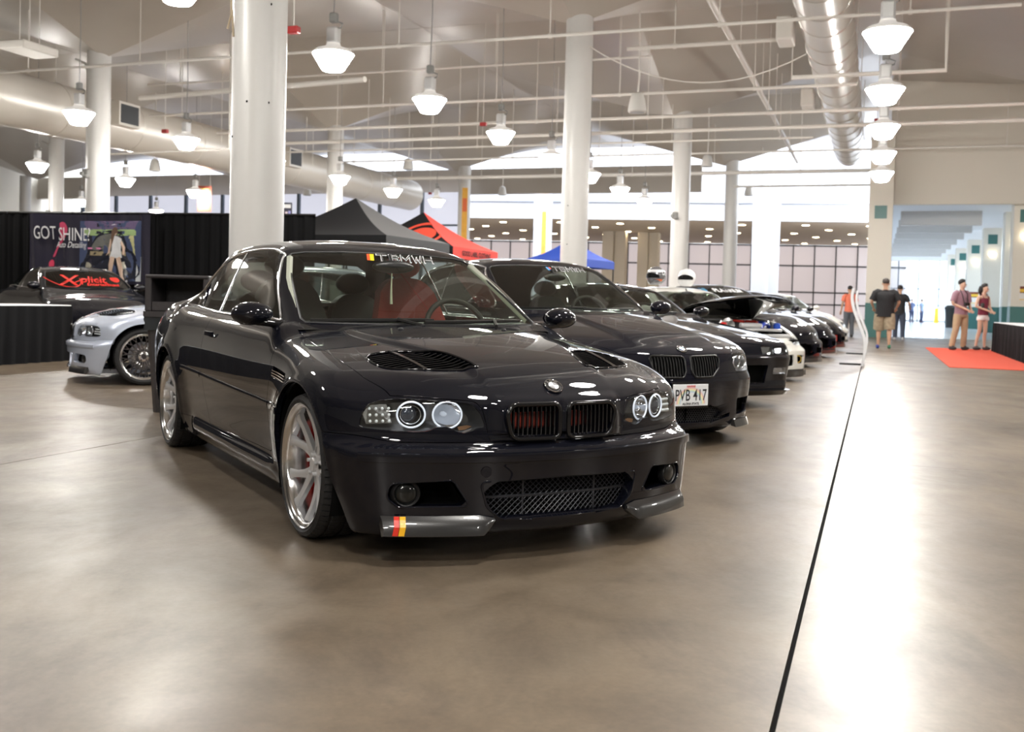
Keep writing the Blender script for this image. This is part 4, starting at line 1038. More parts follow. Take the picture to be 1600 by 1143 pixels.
def build_e46(label, loc, yaw, paint, wheels=None, detail=True, group=None):
    b = BodyE46(); b.gx = (-2.6, -1.25)
    car = thing('coupe_car', label, 'car', (loc[0], loc[1], 0), yaw, group)
    V, T = pillow(b.f, -3.25, .25, .45, .50, nx=190, nf=110, nr=30, nfan=120, ntop=36, nbot=3)
    s = Skin(V, T, b.f, 1); c = s.cen()
    AR = b.AR
    def arch(ax):
        def fn(P):
            d = np.where(P[:, 2] > b.AZ, np.hypot(P[:, 0] - ax, P[:, 2] - b.AZ), np.abs(P[:, 0] - ax)) - AR
            if ax == 0.: d = np.where((P[:, 0] > 0) & (P[:, 2] < .42), P[:, 0] - .333 - .30 * (.42 - P[:, 2]), d)
            return d
        return fn
    for ax in (0., -b.WB): s.region(arch(ax), -1, lambda c, ax=ax: (c[:, 1] > .50) & (np.abs(c[:, 0] - ax) < .6) & (c[:, 2] < .78))
    # bumper
    zb = lambda P: .4645 + .022 * sstep(.62, .84, P[:, 1])
    s.region(unit_fn(lambda P: P[:, 2] - zb(P)), 3, lambda c: c[:, 0] > -.02, gap=.0022, only=[1])
    # hood
    zl = pspl([0, .29, .31, .345, .375, .5, .61, .68, .74, .78], [.40, .40, .45, .595, .6235, .632, .6385, .6385, .66, .70])
    ys = pspl([.50, .46, .3, .1, -.2, -.6], [.655, .660, .712, .728, .722, .69])
    xc = lambda a: -.425 - .12 * (a / .7) ** 2
    def hoodf(P):
        a = P[:, 1]
        return np.maximum(np.maximum(np.where(P[:, 0] > .2, zl(a) - P[:, 2], -1.), a - ys(P[:, 0])), xc(a) - P[:, 0])
    s.region(unit_fn(hoodf), 2, lambda c: (c[:, 2] > .47) & (c[:, 0] > -.8) & (c[:, 1] < .80), gap=.0022, only=[1])
    # cowl behind the hood
    s.region(lambda P: np.maximum(P[:, 0] + .43 , np.maximum(-.75 - P[:, 0], P[:, 1] - .67)), 15, lambda c: c[:, 2] > .7, only=[1])
    s.region(lambda P: np.maximum(np.maximum(P[:, 0] + .78, -2.75 - P[:, 0]), P[:, 1] - .66), -1, lambda c: c[:, 2] > .7, only=[1])
    # door, sill, fender
    door = round_poly([(-.50, .98), (-.505, .62), (-.545, .50), (-.515, .285), (-1.735, .272), (-1.865, .60), (-1.90, .77), (-1.94, .98)], .03)
    dd = poly_sdf(door); s.region(lambda P: dd(XZ(P)), 5, lambda c: (c[:, 1] > .5) & (c[:, 2] > .15), gap=.0022, only=[1])
    s.region(lambda P: P[:, 2] - .258, 13, lambda c: (c[:, 1] > .4) & (c[:, 0] < -.30) & (c[:, 0] > -2.42) & (c[:, 2] < .4), gap=.0016, only=[1])
    s.region(lambda P: -.46 - P[:, 0] - .0 * P[:, 2], 4, lambda c: (c[:, 1] > .0), only=[1])
    # openings
    lamp = [(.772, .525), (.770, .545), (.757, .584), (.735, .606), (.70, .619), (.655, .625), (.611, .628), (.511, .622), (.40, .616), (.372, .605), (.350, .575), (.336, .540), (.335, .523), (.365, .519), (.385, .510), (.411, .501), (.443, .508), (.462, .521), (.478, .525), (.512, .524), (.53, .513), (.552, .507), (.584, .505), (.65, .507), (.723, .510), (.76, .515)]
    ld = poly_sdf(lamp); lfn = lambda P: ld(YZ(P)); s.region(lfn, 6, lambda c: (c[:, 0] > .2) & (c[:, 2] > .47), gap=.0018, only=[1, 2, 4])
    kid = round_poly([(.021, .612), (.235, .612), (.258, .575), (.236, .476), (.021, .474)], [.03, .04, .04, .05, .03], 6)
    kd = poly_sdf(kid); s.region(lambda P: kd(YZ(P)), -1, lambda c: c[:, 0] > .5, only=[2])
    intake = round_poly([(0, .328), (.372, .318), (.345, .222), (.285, .168), (0, .165)], [0, .022, .06, .06, 0], 6)
    idd = poly_sdf(np.concatenate([intake, [(-.02, .165), (-.02, .328)]])); s.region(lambda P: idd(YZ(P)), -1, lambda c: c[:, 0] > .4, only=[3])
    fog = round_poly([(.70, .315), (.475, .328), (.408, .224), (.665, .222), (.705, .255)], [.035, .03, .015, .04, .03], 6)
    fd = poly_sdf(fog); s.region(lambda P: fd(YZ(P)), -1, lambda c: c[:, 0] > .3, only=[3])
    vent = smooth_poly([(.10, .615), (.075, .56), (.085, .48), (.14, .385), (.25, .315), (.43, .268), (.435, .30), (.40, .43), (.33, .555), (.27, .612), (.17, .630)], 4)
    vd = poly_sdf(vent); s.region(lambda P: vd(XY(P)), -1, lambda c: (c[:, 2] > .66) & (c[:, 0] < .6), only=[2])
    gill = round_poly([(-.455, .692), (-.19, .676), (-.205, .634), (-.445, .636)], .010, 3)
    gd = poly_sdf(gill); s.region(lambda P: gd(XZ(P)), -1, lambda c: c[:, 1] > .6, only=[4])
    f = b.f
    skin_part('hood', *s.take(2), f, paint, car, depth=.016)
    skin_part('front_bumper', *s.take(3), f, paint, car, depth=.045)
    skin_part('rear_body', *s.take(1), f, paint, car, depth=.02)
    skin_part('cowl', *s.take(15), f, SATINB, car, depth=.0)
    for sg in (1, -1):
        skin_part('front_fender', *s.take(4), f, paint, car, depth=.022, mirror=sg)
        skin_part('door', *s.take(5), f, paint, car, depth=.016, mirror=sg)
        skin_part('side_skirt', *s.take(13), f, paint, car, depth=.014, mirror=sg)
    # windows
    dlo = smooth_poly([(-.80, .905), (-1.02, 1.062), (-1.235, 1.205), (-1.30, 1.242), (-1.42, 1.262), (-1.62, 1.272), (-1.88, 1.271), (-2.16, 1.252), (-2.42, 1.200), (-2.62, 1.125), (-2.76, 1.03), (-2.80, .955), (-2.74, .932), (-2.4, .918), (-1.9, .902), (-1.3, .897), (-.86, .895)], 5)
    wsc = [(0, 1.262), (.25, 1.260), (.45, 1.251), (.52, 1.240), (.548, 1.222), (.575, 1.15), (.612, 1.04), (.645, .93), (.652, .905), (.64, .888), (.5, .886), (.25, .886), (0, .886)]
    rwc = [(0, 1.26), (.38, 1.24), (.46, 1.20), (.56, 1.0), (.53, .97), (0, .97)]
    coupe_glass(car, b, s, paint, dlo, [(-1.90, .88), (-1.98, 1.30)], wsc, rwc, TRIMM)
    # lamps
    for sg in (1, -1):
        L = skin_part('headlight', *s.take(6), f, LENSG, car, depth=.0, mirror=sg)
        h = MB(); P0 = []; P1 = []
        for (y, z) in lamp:
            x = on_x(f, y, z)
            P0.append((x - .002, sg * y, z)); P1.append((min(x, .60 - .5 * max(0, y - .35)) - .075, sg * (y * .93 + .035), (z - .56) * .80 + .56))
        n = len(lamp); h.add(P0 + P1, [(i, (i + 1) % n, n + (i + 1) % n, n + i) for i in range(n)] + [tuple(range(n, 2 * n))]); h.obj('lamp_housing', mat('lamp_shell', (.26, .26, .27), .22, .8), L)
        for (y, z, rr, kind) in ((.595, .568, .050, 0), (.467, .569, .052, 1)):
            x = on_x(f, y, z) - .012
            t = MB(); t.tube([(x - .006 - (math.cos(a) * rr) * .42, sg * (y + math.cos(a) * rr), z + math.sin(a) * rr) for a in np.linspace(0, 2 * math.pi, 30, endpoint=False)], .0040, 6, closed=True)
            t.obj('halo_ring', mat('halo', (.95, .96, 1.), .25, emit=(.85, .9, 1.), es=.16), L, smooth=60)
            cup = MB(); cup.lathe([(rr * .93, 0), (rr * .86, -.016), (rr * .66, -.035), (rr * .2, -.055), (0, -.055)], 28, axis='x'); cup.map(lambda v: (v[0] + x - .01 - v[1] * sg * .42 * 0 - (v[1]) * .42, sg * (y + v[1]), z + v[2])); cup.obj('reflector', CHROME if kind else mat('dark_chrome', (.25, .25, .27), .12, 1.), L, smooth=60)
            if kind == 0:
                t = MB(); t.tube([(x - .012 - (math.cos(a) * .036) * .42, sg * (y + math.cos(a) * .036), z + math.sin(a) * .036) for a in np.linspace(0, 2 * math.pi, 26, endpoint=False)], .0035, 6, closed=True); t.obj('projector_ring', CHROME, L, smooth=60)
                q = MB(); q.sphere((x - .030, sg * y, z), (.022, .034, .034), 20, 12); q.obj('projector_lens', mat('projector', (.03, .04, .06), .03, coat=1., spec=1.), L, smooth=60)
            else:
                q = MB(); q.sphere((x - .045, sg * y, z), (.03, .011, .011), 12, 8); q.obj('bulb', mat('bulb', (.8, .85, .95), .1, emit=(.8, .88, 1), es=.05), L, smooth=60)
        # turn signal with leds at the outer end
        x = on_x(f, .695, .565)
        c_ = MB(); c_.add([(on_x(f, yy, zz) - .02 - .03 * (i in (2, 3)), sg * yy, zz) for i, (yy, zz) in enumerate(((.755, .565), (.735, .598), (.665, .608), (.650, .530), (.745, .527)))], [(0, 1, 2, 3, 4)]); c_.obj('turn_signal', mat('led_reflector', (.55, .53, .50), .18, 1.), L)
        for i in range(3):
            for j in range(4):
                yy = .668 + .021 * j; zz = .541 + .024 * i - .001 * j
                if ld(np.array([[yy, zz]]))[0] < -.012:
                    q = MB(); q.sphere((on_x(f, yy, zz) - .022, sg * yy, zz), .0062, 8, 6); q.obj('led', mat('led_white', (.9, .9, .88), .1, emit=(1, .97, .9), es=.03), L, smooth=60)
        am = MB(); am.add([(on_x(f, yy, zz) - .03, sg * yy, zz) for yy, zz in ((.395, .511), (.42, .508), (.425, .522), (.39, .528), (.37, .524))], [(0, 1, 2, 3, 4)]); am.obj('amber_reflector', mat('amber', (.22, .11, .05), .3), L)
    # grilles
    for sg in (1, -1):
        G = empty('kidney_grille', (0, 0, 0), 0., car)
        t = MB(); pts = [(on_x(f, y + (.004 if y > .1 else -.004), z) or .66, sg * y, z) for y, z in kid]
        xs_ = [p[0] for p in pts]
        pp = []
        for (y, z) in kid:
            x = .692 - .12 * max(0, y - .05) ** 1.6 - .55 * max(0, z - .575) ** 1.5; pp.append((x + .004, sg * y, z))
        t.tube(pp, .0100, 8, closed=True); t.obj('grille_surround', GLOSSB, G, smooth=60)
        base = None
        for i in range(11):
            y = .038 + i * (.205 / 10); zz = np.linspace(.46, .63, 60); ins = [z for z in zz if kd(np.array([[y, z]]))[0] < -.004]
            if len(ins) < 2: continue
            z0, z1 = ins[0], ins[-1]; q = MB(); x = .676 - .12 * max(0, y - .05) ** 1.6
            zs = np.linspace(z0, z1, 7)
            q.sweep([(x + .004 - .55 * max(0, z - .575) ** 1.5 - .3 * max(0, .49 - z), sg * y, z) for z in zs], [(-.0032, -.009), (.0032, -.009), (.0032, .006), (0, .0085), (-.0032, .006)], (1, 0, 0)); q.obj('slat', GLOSSB, G, smooth=30)
    rd = MB(); rd.box((.615, 0, .545), (.01, .56, .17)); rd.box((.58, 0, .245), (.01, .80, .20)); rd.obj('radiator', DARK, car)
    for yy, wy in ((-.14, .17), (.075, .08)): rp = MB(); rp.box((.643, yy, .545), (.02, wy, .065), bev=.008); rp.obj('cooler_duct', mat('dull_red', (.24, .03, .016), .5), car)
    fx = lambda y, z: .700 - .255 * (abs(y) / .85) ** 2.1 - .018
    diag_mesh('lower_mesh', [(0, .325), (.365, .316), (.34, .222), (.28, .172), (0, .168)], fx, mat('mesh_grey', (.035, .037, .045), .35, .3), car, step=.017, ang=42, r=.0021)
    br = MB(); br.tube([(fx(y, .25) - .004, y, .249) for y in np.linspace(-.35, .35, 15)], .006, 6)
    for y in (-.17, .17): br.tube([(fx(y, .25) - .004, y, .17), (fx(y, .25) - .004, y, .325)], .005, 6)
    br.obj('mesh_brace', mat('mesh_grey', ()), car)
    for sg in (1, -1):
        E_ = empty('fog_lamp', (0, 0, 0), 0., car); x = on_x(f, .632, .30)
        q = MB(); q.lathe([(.052, -.03), (.052, .004), (.047, .010), (.043, .006), (.040, -.004)], 28, axis='x'); q.map(lambda v: (v[0] + x - .022 - v[1] * .35, sg * (.635 + v[1]), .273 + v[2])); q.obj('fog_bezel', BLACK, E_, smooth=50)
        q = MB(); q.sphere((0, 0, 0), (.018, .042, .042), 20, 10); q.map(lambda v: (v[0] + x - .026 - v[1] * .35, sg * (.635 + v[1]), .273 + v[2])); q.obj('fog_lens', mat('smoked_lens', (.006, .007, .007), .3, coat=1., spec=.1), E_, smooth=60)
        q = MB(); P = [(on_x(f, y, z), y, z) for y, z in fog]; m = len(P)
        q.add([(p[0] - .045, sg * p[1], p[2]) for p in P] + [(p[0] - .16, sg * p[1], p[2]) for p in P], [(i, (i + 1) % m, m + (i + 1) % m, m + i) for i in range(m)] + [tuple(range(m, 2 * m))]); q.obj('fog_duct', DARK, E_)
        # splitter flap
        q = MB(); ysx = np.linspace(.315, .725, 16); top = []; bot = []
        for i, y in enumerate(ysx):
            x = on_x(f, y, .19); k = min(1, (y - .315) / .05)
            top.append((x + .003, y, .178 + .012 * k)); bot.append((x + .004 + .036 * k, y, .118 + .04 * (1 - k)))
        mid = [(a[0] * .35 + c[0] * .65 + .010, a[1], a[2] * .45 + c[2] * .55) for a, c in zip(top, bot)]
        mid0 = [(a[0] * .75 + c[0] * .25 + .009, a[1], a[2] * .80 + c[2] * .20) for a, c in zip(top, bot)]
        Vv = [(p[0], sg * p[1], p[2]) for p in top] + [(p[0], sg * p[1], p[2]) for p in mid0] + [(p[0], sg * p[1], p[2]) for p in mid] + [(p[0], sg * p[1], p[2]) for p in bot] + [(p[0] - .02, sg * p[1], p[2] - .006) for p in bot] + [(p[0] - .02, sg * p[1], p[2] - .02) for p in top]
        n = 16; Ff = []
        for k in range(6):
            for i in range(n - 1): Ff.append((k * n + i, k * n + i + 1, ((k + 1) % 6) * n + i + 1, ((k + 1) % 6) * n + i))
        Ff += [tuple(k * n for k in range(6)), tuple((k + 1) * n - 1 for k in range(6))]
        q.add(Vv, Ff); sp = q.obj('splitter', mat('carbon', (.02, .02, .021), .3, coat=1., spec=.5), car, smooth=35)
        if sg < 0 and detail:
            for (ya, yb_, cc) in ((.694, .676, (.75, .03, .012)), (.674, .654, (.95, .50, .01))):
                q = MB(); vv = []
                for (yy, t) in ((ya + .006, 1), (yb_ + .006, 1), (ya - .001, .55), (yb_ - .001, .55), (ya - .005, .2), (yb_ - .005, .2), (ya - .009, .05), (yb_ - .009, .05)):
                    x = on_x(f, yy, .19); vv.append((x + .011 + .037 * t + .013 * math.sin(math.pi * t ** .8), -yy, .118 * t + .190 * (1 - t) + .004))
                q.add(vv, [(0, 1, 3, 2), (2, 3, 5, 4), (4, 5, 7, 6)]); q.obj('stripe', mat('stripe_%.2f' % cc[1], cc, .3, coat=1.), sp)
        # side details
        q = MB()
        for z0 in (.672, .660, .648): q.sweep([(x, sg * (on_y(f, x, z0 + .03 * (x + .4) * -.1) + .001 if on_y(f, x, z0) else .86), z0 - (x + .44) * .04) for x in np.linspace(-.45, -.20, 8)], [(-.0035, -.012), (.0035, -.012), (.0025, .004), (-.0025, .004)], (0, sg, 0))
        q.obj('gill_bar', CHROME, car, smooth=40)
        q = MB(); q.add([(x, sg * (on_y(f, x, z) - .022), z) for x, z in ((-.46, .70), (-.18, .68), (-.19, .62), (-.46, .62))], [(0, 1, 2, 3)]); q.obj('gill_back', DARK, car)
        zm = lambda x: .503 + (x + .27) * -.0235
        for (xa, xb) in ((-.285, -.495), (-.51, -1.855), (-1.87, -2.33)):
            q = MB(); q.sweep([(x, sg * (on_y(f, x, zm(x)) - .002), zm(x)) for x in np.linspace(xa, xb, 12)], [(-.017, 0), (-.014, .010), (0, .0125), (.014, .010), (.017, 0)], (0, sg, 0)); q.obj('side_moulding', paint, car, smooth=35)
        # mirror: ellipsoid shell on a twin stalk
        Mi = empty('door_mirror', (0, 0, 0), 0., car)
        def mir(v):
            x, y, z = v; t = (y + .10) / .2
            xx = x * (1.0 if x > 0 else .55); zz = z * (1 + .12 * t) * (1. if z > 0 else .92)
            return (-.735 + xx - .06 * y, sg * (.878 + y), .922 + zz - .10 * y * .3)
        q = MB(); q.sphere((0, 0, 0), (.085, .100, .056), 28, 18); q.map(mir); q.obj('mirror_shell', paint, Mi, smooth=60)
        q = MB(); q.tube([(-.705, sg * .74, .872), (-.70, sg * .80, .880), (-.715, sg * .86, .888)], [.022, .018, .02], 8); q.tube([(-.765, sg * .73, .876), (-.745, sg * .80, .884), (-.74, sg * .87, .89)], [.018, .013, .014], 8); q.obj('mirror_stalk', GLOSSB, Mi, smooth=60)
        q = MB(); q.add([(-.782 - .0 * k, sg * (.878 + .085 * math.cos(a)), .920 + .045 * math.sin(a)) for k in (0,) for a in np.linspace(0, 2 * math.pi, 20, endpoint=False)], [tuple(range(20))]); q.obj('mirror_glass', CHROME, Mi)
        q = MB(); q.sweep([(x, sg * (on_y(f, x, .785) + .012 + .012 * math.sin((x + 1.85) / .20 * math.pi)), .785) for x in np.linspace(-1.65, -1.85, 9)], [(-.014, -.004), (-.011, .006), (.011, .006), (.014, -.004)], (0, sg, 0)); q.obj('door_handle', paint, car, smooth=40)
        # vent louvres
        E_ = empty('hood_vent', (0, 0, 0), 0., car)
        pts = []
        for (x, y) in vent: pts.append((x, sg * y, on_z(f, x, y) + .001))
        q = MB(); q.tube(pts, .0055, 6, closed=True); q.obj('vent_frame', GLOSSB, E_, smooth=60)
        for x in np.arange(.098, .43, .026):
            yy = np.linspace(.25, .65, 120); ins = vd(np.stack([np.full(120, x), yy], 1)) < -.003
            if ins.sum() < 4: continue
            ya, yb_ = yy[ins][0], yy[ins][-1]; q = MB()
            pl = [(x, sg * y, on_z(f, x, y) - .006) for y in np.linspace(ya, yb_, 8)]
            q.sweep(pl, [(-.011, -.006), (.011, .004), (.0125, .0015), (-.010, -.0085)] if sg > 0 else [(.011, -.006), (-.011, .004), (-.0125, .0015), (.010, -.0085)], (0, 0, 1)); q.obj('louvre', GLOSSB if detail else SATINB, E_, smooth=40)
        q = MB(); q.sweep([(x, sg * (.505 - .12 * (x - .08)), on_z(f, x, .48) + .002) for x in np.linspace(.082, .385, 8)], [(-.011, -.02), (-.009, .004), (.009, .004), (.011, -.02)], (0, 0, 1)); q.obj('vent_bar', GLOSSB, E_, smooth=40)
        q = MB(); q.add([(x, sg * y, on_z(f, x, y) - .03) for x, y in vent], [tuple(range(len(vent)))]); q.obj('vent_base', DARK, E_)
    q = MB(); q.sweep([(on_x(f, abs(y), .412) - .001, y, .412) for y in np.linspace(-.80, .80, 60)], [(-.019, 0), (-.016, .009), (0, .011), (.016, .009), (.019, 0)], (1, 0, 0)); q.obj('bumper_moulding', paint, car, smooth=30)
    for nm_, pg in (('intake_highlight_edge', [p for p in intake if p[0] > .001]), ('fog_highlight_edge', fog)):  # edge tubes added round the openings to give a highlight
        P = [(on_x(f, y, z, 1.2, .3), y, z) for y, z in pg]; P = [p for p in P if p[0] is not None]
        if nm_ == 'intake_highlight_edge': q = MB(); full = P + [(p[0], -p[1], p[2]) for p in P[::-1]]; q.tube([(p[0] - .003, p[1], p[2]) for p in full], .0055, 6, closed=True); q.obj(nm_, paint, car, smooth=60)
        else:
            for sg in (1, -1): q = MB(); q.tube([(p[0] - .003, sg * p[1], p[2]) for p in P], .0045, 6, closed=True); q.obj(nm_, paint, car, smooth=60)
    # badge, wipers, washer jets
    nn = grad(f, np.array([[.603, 0., .671]]))[0]; roundel(car, (.606, 0, .673), nn, .0415)
    for (ya, yb_, zz) in ((-.62, -.02, .0), (-.08, .55, .0)):
        q = MB(); pl = []
        for t in np.linspace(0, 1, 10):
            y = ya + (yb_ - ya) * t; z = .898 + .012 * t; pl.append((b.ws(abs(y), z) + .016, y, z))
        q.tube(pl, [.010] * 9 + [.005], 6); mid = pl[6]; q.tube([(mid[0] + .012, mid[1], mid[2] + .006), (-.43, yb_ - .10 if yb_ < .2 else .30, .885)], .009, 6)
        q.obj('wiper', SATINB, car, smooth=50)
    for y in (-.28, .28):
        q = MB(); q.sphere((-.32, y, on_z(f, -.32, y) + .002), (.012, .014, .008), 10, 6); q.obj('washer_jet', BLACK, car, smooth=60)
    q = MB(); x = on_x(f, .352, .358); q.lathe([(.0, .0015), (.020, .0015), (.0215, 0)], 24, axis='x'); q.map(lambda v: (v[0] + x - v[1] * -.18, -.352 + v[1], .358 + v[2])); q.obj('tow_cover', paint, car, smooth=30)
    # interior
    tub = MB()
    tub.box((-1.6, 0, .30), (2.4, 1.50, .03)); tub.box((-2.75, 0, .62), (.05, 1.35, .6))
    tub.obj('cabin_floor', DARK, car)
    dash = MB(); dash.grid(lambda u, v: (-.55 - .55 * v, (u - .5) * 1.40, .862 - .02 * (v - .3) ** 2 - (.05 * max(0, v - .8) * 5) ** 2 * 3 - .02 * abs(u - .5) ** 2), 12, 10); dash.box((-1.06, 0, .72), (.04, 1.38, .24)); dash.box((-.86, .36, .872), (.22, .38, .05), bev=.02)
    dash.obj('dashboard', LEATHER, car, smooth=40)
    steering(car, -1.02, .37, .84)
    seat(car, -1.62, -.37, .50, LEATHER); seat(car, -1.55, .37, .50, mat('red_cloth', (.42, .045, .036), .75, bump=.6, bscale=8), h=.64, wd=.52, hm=mat('red_cloth', ()))
    for y in (-.33, .33): seat(car, -2.35, y, .55, LEATHER, h=.48, wd=.50, name='rear_seat')
    q = MB(); q.box((-2.72, 0, .955), (.45, 1.2, .02)); q.obj('parcel_shelf', LEATHER, car)
    q = MB(); q.sphere((-1.085, .0, 1.185), (.025, .125, .036), 18, 10); q.tube([(-1.10, 0, 1.2), (-1.14, 0, 1.25)], .012, 6); q.obj('interior_mirror', SATINB, car, smooth=60)
    if detail:
        q = MB(); q.tube([(-1.08, -.01, 1.15), (-1.08, -.012, 1.04), (-1.08, -.01, .98)], [.003, .006, .008], 6); q.obj('hanging_charm', mat('charm', (.75, .72, .55), .4), car)
    for sg in (1, -1):
        q = MB(); q.tube([(-.72, sg * .655, .90), (-1.05, sg * .60, 1.10), (-1.22, sg * .545, 1.215)], .018, 6); q.obj('pillar_trim', mat('pale_trim', (.42, .44, .36), .6), car, smooth=60)
    # underbody
    liner('wheel_liner', car, 0., b.AZ, AR + .004, .50, .85); liner('wheel_liner', car, -b.WB, b.AZ, AR + .004, .50, .86)
    wk = wheels or {}
    for ax in (0., -b.WB):
        for sg in (-1, 1):
            wheel('wheel', car, (ax, sg * (.738 if ax == 0 else .748), b.AZ), sg, caliper=RED if ax == 0 else None, **wk)
    if detail:
        # windscreen lettering
        def onws(a, c): z = 1.235 + c; return (b.ws(abs(a), z) + .004, a, z)
        def onws2(a, c):
            a = a + .65 * c; x = on_x(b.g, a, 1.236 + c, 0, -2.); return (x + .003, a, 1.236 + c)
        for nm_, th, m_, off in (('screen_lettering', .0115, WHITEG, 0.), ('screen_lettering_fill', .0045, GLOSSB, .005)):
            V1, F1 = stroke_word('TBMWH', .055, .037, .019, th); q = MB(); q.add([(lambda p: (p[0] + off, p[1], p[2] + off * .5))(onws2(-.070 + v[0], v[1])) for v in V1], F1); q.obj(nm_, m_, car)
        for (ya, yb_, cc) in ((-.128, -.110, (.80, .10, .03)), (-.110, -.088, (.95, .75, .02))):
            q = MB(); q.add([onws2(ya, -.018), onws2(yb_, -.018), onws2(yb_, .020), onws2(ya, .020)], [(0, 1, 2, 3)]); q.obj('screen_stripe', mat('stripe2_%.2f' % cc[1], cc, .4), car)
    return car
# ---------------------------------------------------------------- builder for the other cars
def build_car(name, label, b, loc, yaw, paint, dlo, wsc, rwc=None, lamps=(), holes=(), hood_line=None, bumper_z=None, door=None, bpil=(), res=1., wheel_kw=None, group=None,
              trim=None, lens=None, hood_open=False, interior=True, mirror=True, roofm=None, lamp_cups=None, side=None, screen=None, track=.76, seatm=None, lampmat=None, ringm=None):
    car = thing(name, label, 'car', (loc[0], loc[1], 0), yaw, group); f = b.f; k = b.k; R = lambda n: max(6, int(n * res))
    V, T = pillow(f, -3.0, .25, .45, .50, nx=R(110), nf=R(80), nr=R(20), nfan=R(84), ntop=R(26), nbot=2, rmax=1.5, steps=26)
    s = Skin(V, T, f, 1)
    for ax in (0., -b.WB):
        s.region(lambda P, ax=ax: np.where(P[:, 2] > b.AZ, np.hypot(P[:, 0] - ax, P[:, 2] - b.AZ), np.abs(P[:, 0] - ax)) - b.AR, -1, lambda c, ax=ax: (c[:, 1] > .5) & (np.abs(c[:, 0] - ax) < .6) & (c[:, 2] < .80))
    if bumper_z is not None:
        s.region(unit_fn(lambda P: P[:, 2] - bumper_z), 3, lambda c: c[:, 0] > -.02, gap=.002, only=[1])
    if hood_line is not None:      # list of (x, half width), front to back; front edge at zmin
        pts, zmin = hood_line; ysx = pspl([p[0] for p in pts], [p[1] for p in pts]); x0, x1 = pts[0][0], pts[-1][0]
        s.region(unit_fn(lambda P: np.maximum(np.maximum(P[:, 1] - ysx(P[:, 0]), x1 - P[:, 0]), np.maximum(P[:, 0] - x0, zmin - P[:, 2]))), 2, lambda c: (c[:, 2] > zmin - .03) & (c[:, 0] > -.9), gap=.002, only=[1])
    s.region(lambda P: np.maximum(np.maximum(P[:, 0] - k['cowl'] + .3, k['rearw'][0] - .2 - P[:, 0]), P[:, 1] - .66), -1, lambda c: c[:, 2] > .7, only=[1])
    if door is not None:
        dd = poly_sdf(door); s.region(lambda P: dd(XZ(P)), 5, lambda c: (c[:, 1] > .5) & (c[:, 2] > .15), gap=.002, only=[1])
    for i, lp in enumerate(lamps):
        ld = poly_sdf(lp); s.region(lambda P, ld=ld: ld(YZ(P)), 60 + i, lambda c: (c[:, 0] > .1), gap=.0016)
    for hp in holes:
        hd = poly_sdf(hp['poly']); s.region(lambda P, hd=hd: hd(YZ(P)), -1, lambda c: c[:, 0] > .3)
    skin_part('body_shell', *s.take(1), f, paint, car, depth=.02)
    if (s.L == 3).any(): skin_part('front_bumper', *s.take(3), f, paint, car, depth=.03)
    hood = None
    if (s.L == 2).any():
        Vh, Th = s.take(2)
        if not hood_open: hood = skin_part('hood', Vh, Th, f, paint, car, depth=.016)
        else: hood = (Vh, Th)
    if (s.L == 5).any():
        for sg in (1, -1): skin_part('door', *s.take(5), f, paint, car, depth=.014, mirror=sg)
    coupe_glass(car, b, s, roofm or paint, dlo, list(bpil), wsc, rwc or [(0, 9.0), (.01, 9.0), (.01, 8.9)], trim, screen, side, gres=min(1., res * .9))
    for i, lp in enumerate(lamps):
        cy, cz = np.mean(lp, axis=0)
        for sg in (1, -1):
            L = skin_part('headlight', *s.take(60 + i), f, lens or LENSG, car, depth=0, mirror=sg)
            P = [(on_x(f, y, z) or .6, y, z) for y, z in lp]; n = len(P); xm = min(p[0] for p in P)
            h = MB(); h.add([(p[0] - .002, sg * p[1], p[2]) for p in P] + [(max(xm - .02, p[0] - .07), sg * (cy + (p[1] - cy) * .75), cz + (p[2] - cz) * .7) for p in P], [(q, (q + 1) % n, n + (q + 1) % n, n + q) for q in range(n)] + [tuple(range(n, 2 * n))])
            h.obj('lamp_housing', lampmat or mat('lamp_chrome', (.55, .55, .57), .15, 1.), L, smooth=30)
            for (y, z, r) in (lamp_cups or {}).get(i, ()):
                x = (on_x(f, y, z) or .6) - .03
                t = MB(); t.tube([(x - .4 * math.cos(a) * r, sg * (y + math.cos(a) * r), z + math.sin(a) * r) for a in np.linspace(0, 2 * math.pi, 18, endpoint=False)], .006, 6, closed=True); t.obj('lamp_ring', ringm or CHROME, L, smooth=60)
                q = MB(); q.sphere((x - .01, sg * y, z), (.02, r * .72, r * .72), 14, 8); q.obj('projector', mat('projector', ()), L, smooth=60)
    for hp in holes:
        P = hp['poly']; mir = hp.get('mirror', True)
        for sg in ((1, -1) if mir else (1,)):
            pts = [((on_x(f, y, z) or .6), sg * y, z) for y, z in P]; n = len(pts)
            q = MB(); q.add([(p[0] - .012, p[1], p[2]) for p in pts] + [(p[0] - hp.get('d', .09), p[1] , p[2]) for p in pts], [(i, (i + 1) % n, n + (i + 1) % n, n + i) for i in range(n)] + [tuple(range(n, 2 * n))]); q.obj('intake', hp.get('mat', DARK), car)
            if hp.get('frame'):
                t = MB(); t.tube([(p[0] + .002, p[1], p[2]) for p in pts], hp['frame'], 6, closed=True); t.obj('intake_frame', hp.get('fm', GLOSSB), car, smooth=60)
    # wheels and running gear
    liner('wheel_liner', car, 0., b.AZ, b.AR + .004, .52, .84); liner('wheel_liner', car, -b.WB, b.AZ, b.AR + .004, .52, .84)
    kw = dict(R=b.AZ, rim=b.AZ - .075, spokes=10, style='plain', tread=False); kw.update(wheel_kw or {})
    w0 = None
    for ax in (0., -b.WB):
        for sg in (-1, 1):
            if w0 is None: w0 = wheel('wheel', car, (ax, sg * track, b.AZ), sg, **kw)
            else:
                c = copy_tree(w0, car); c.location = (ax, sg * track, b.AZ); c.rotation_euler = (0, 0, 0 if sg < 0 else math.pi)
    zc = k['ws'][1]; xc = k['ws'][0]
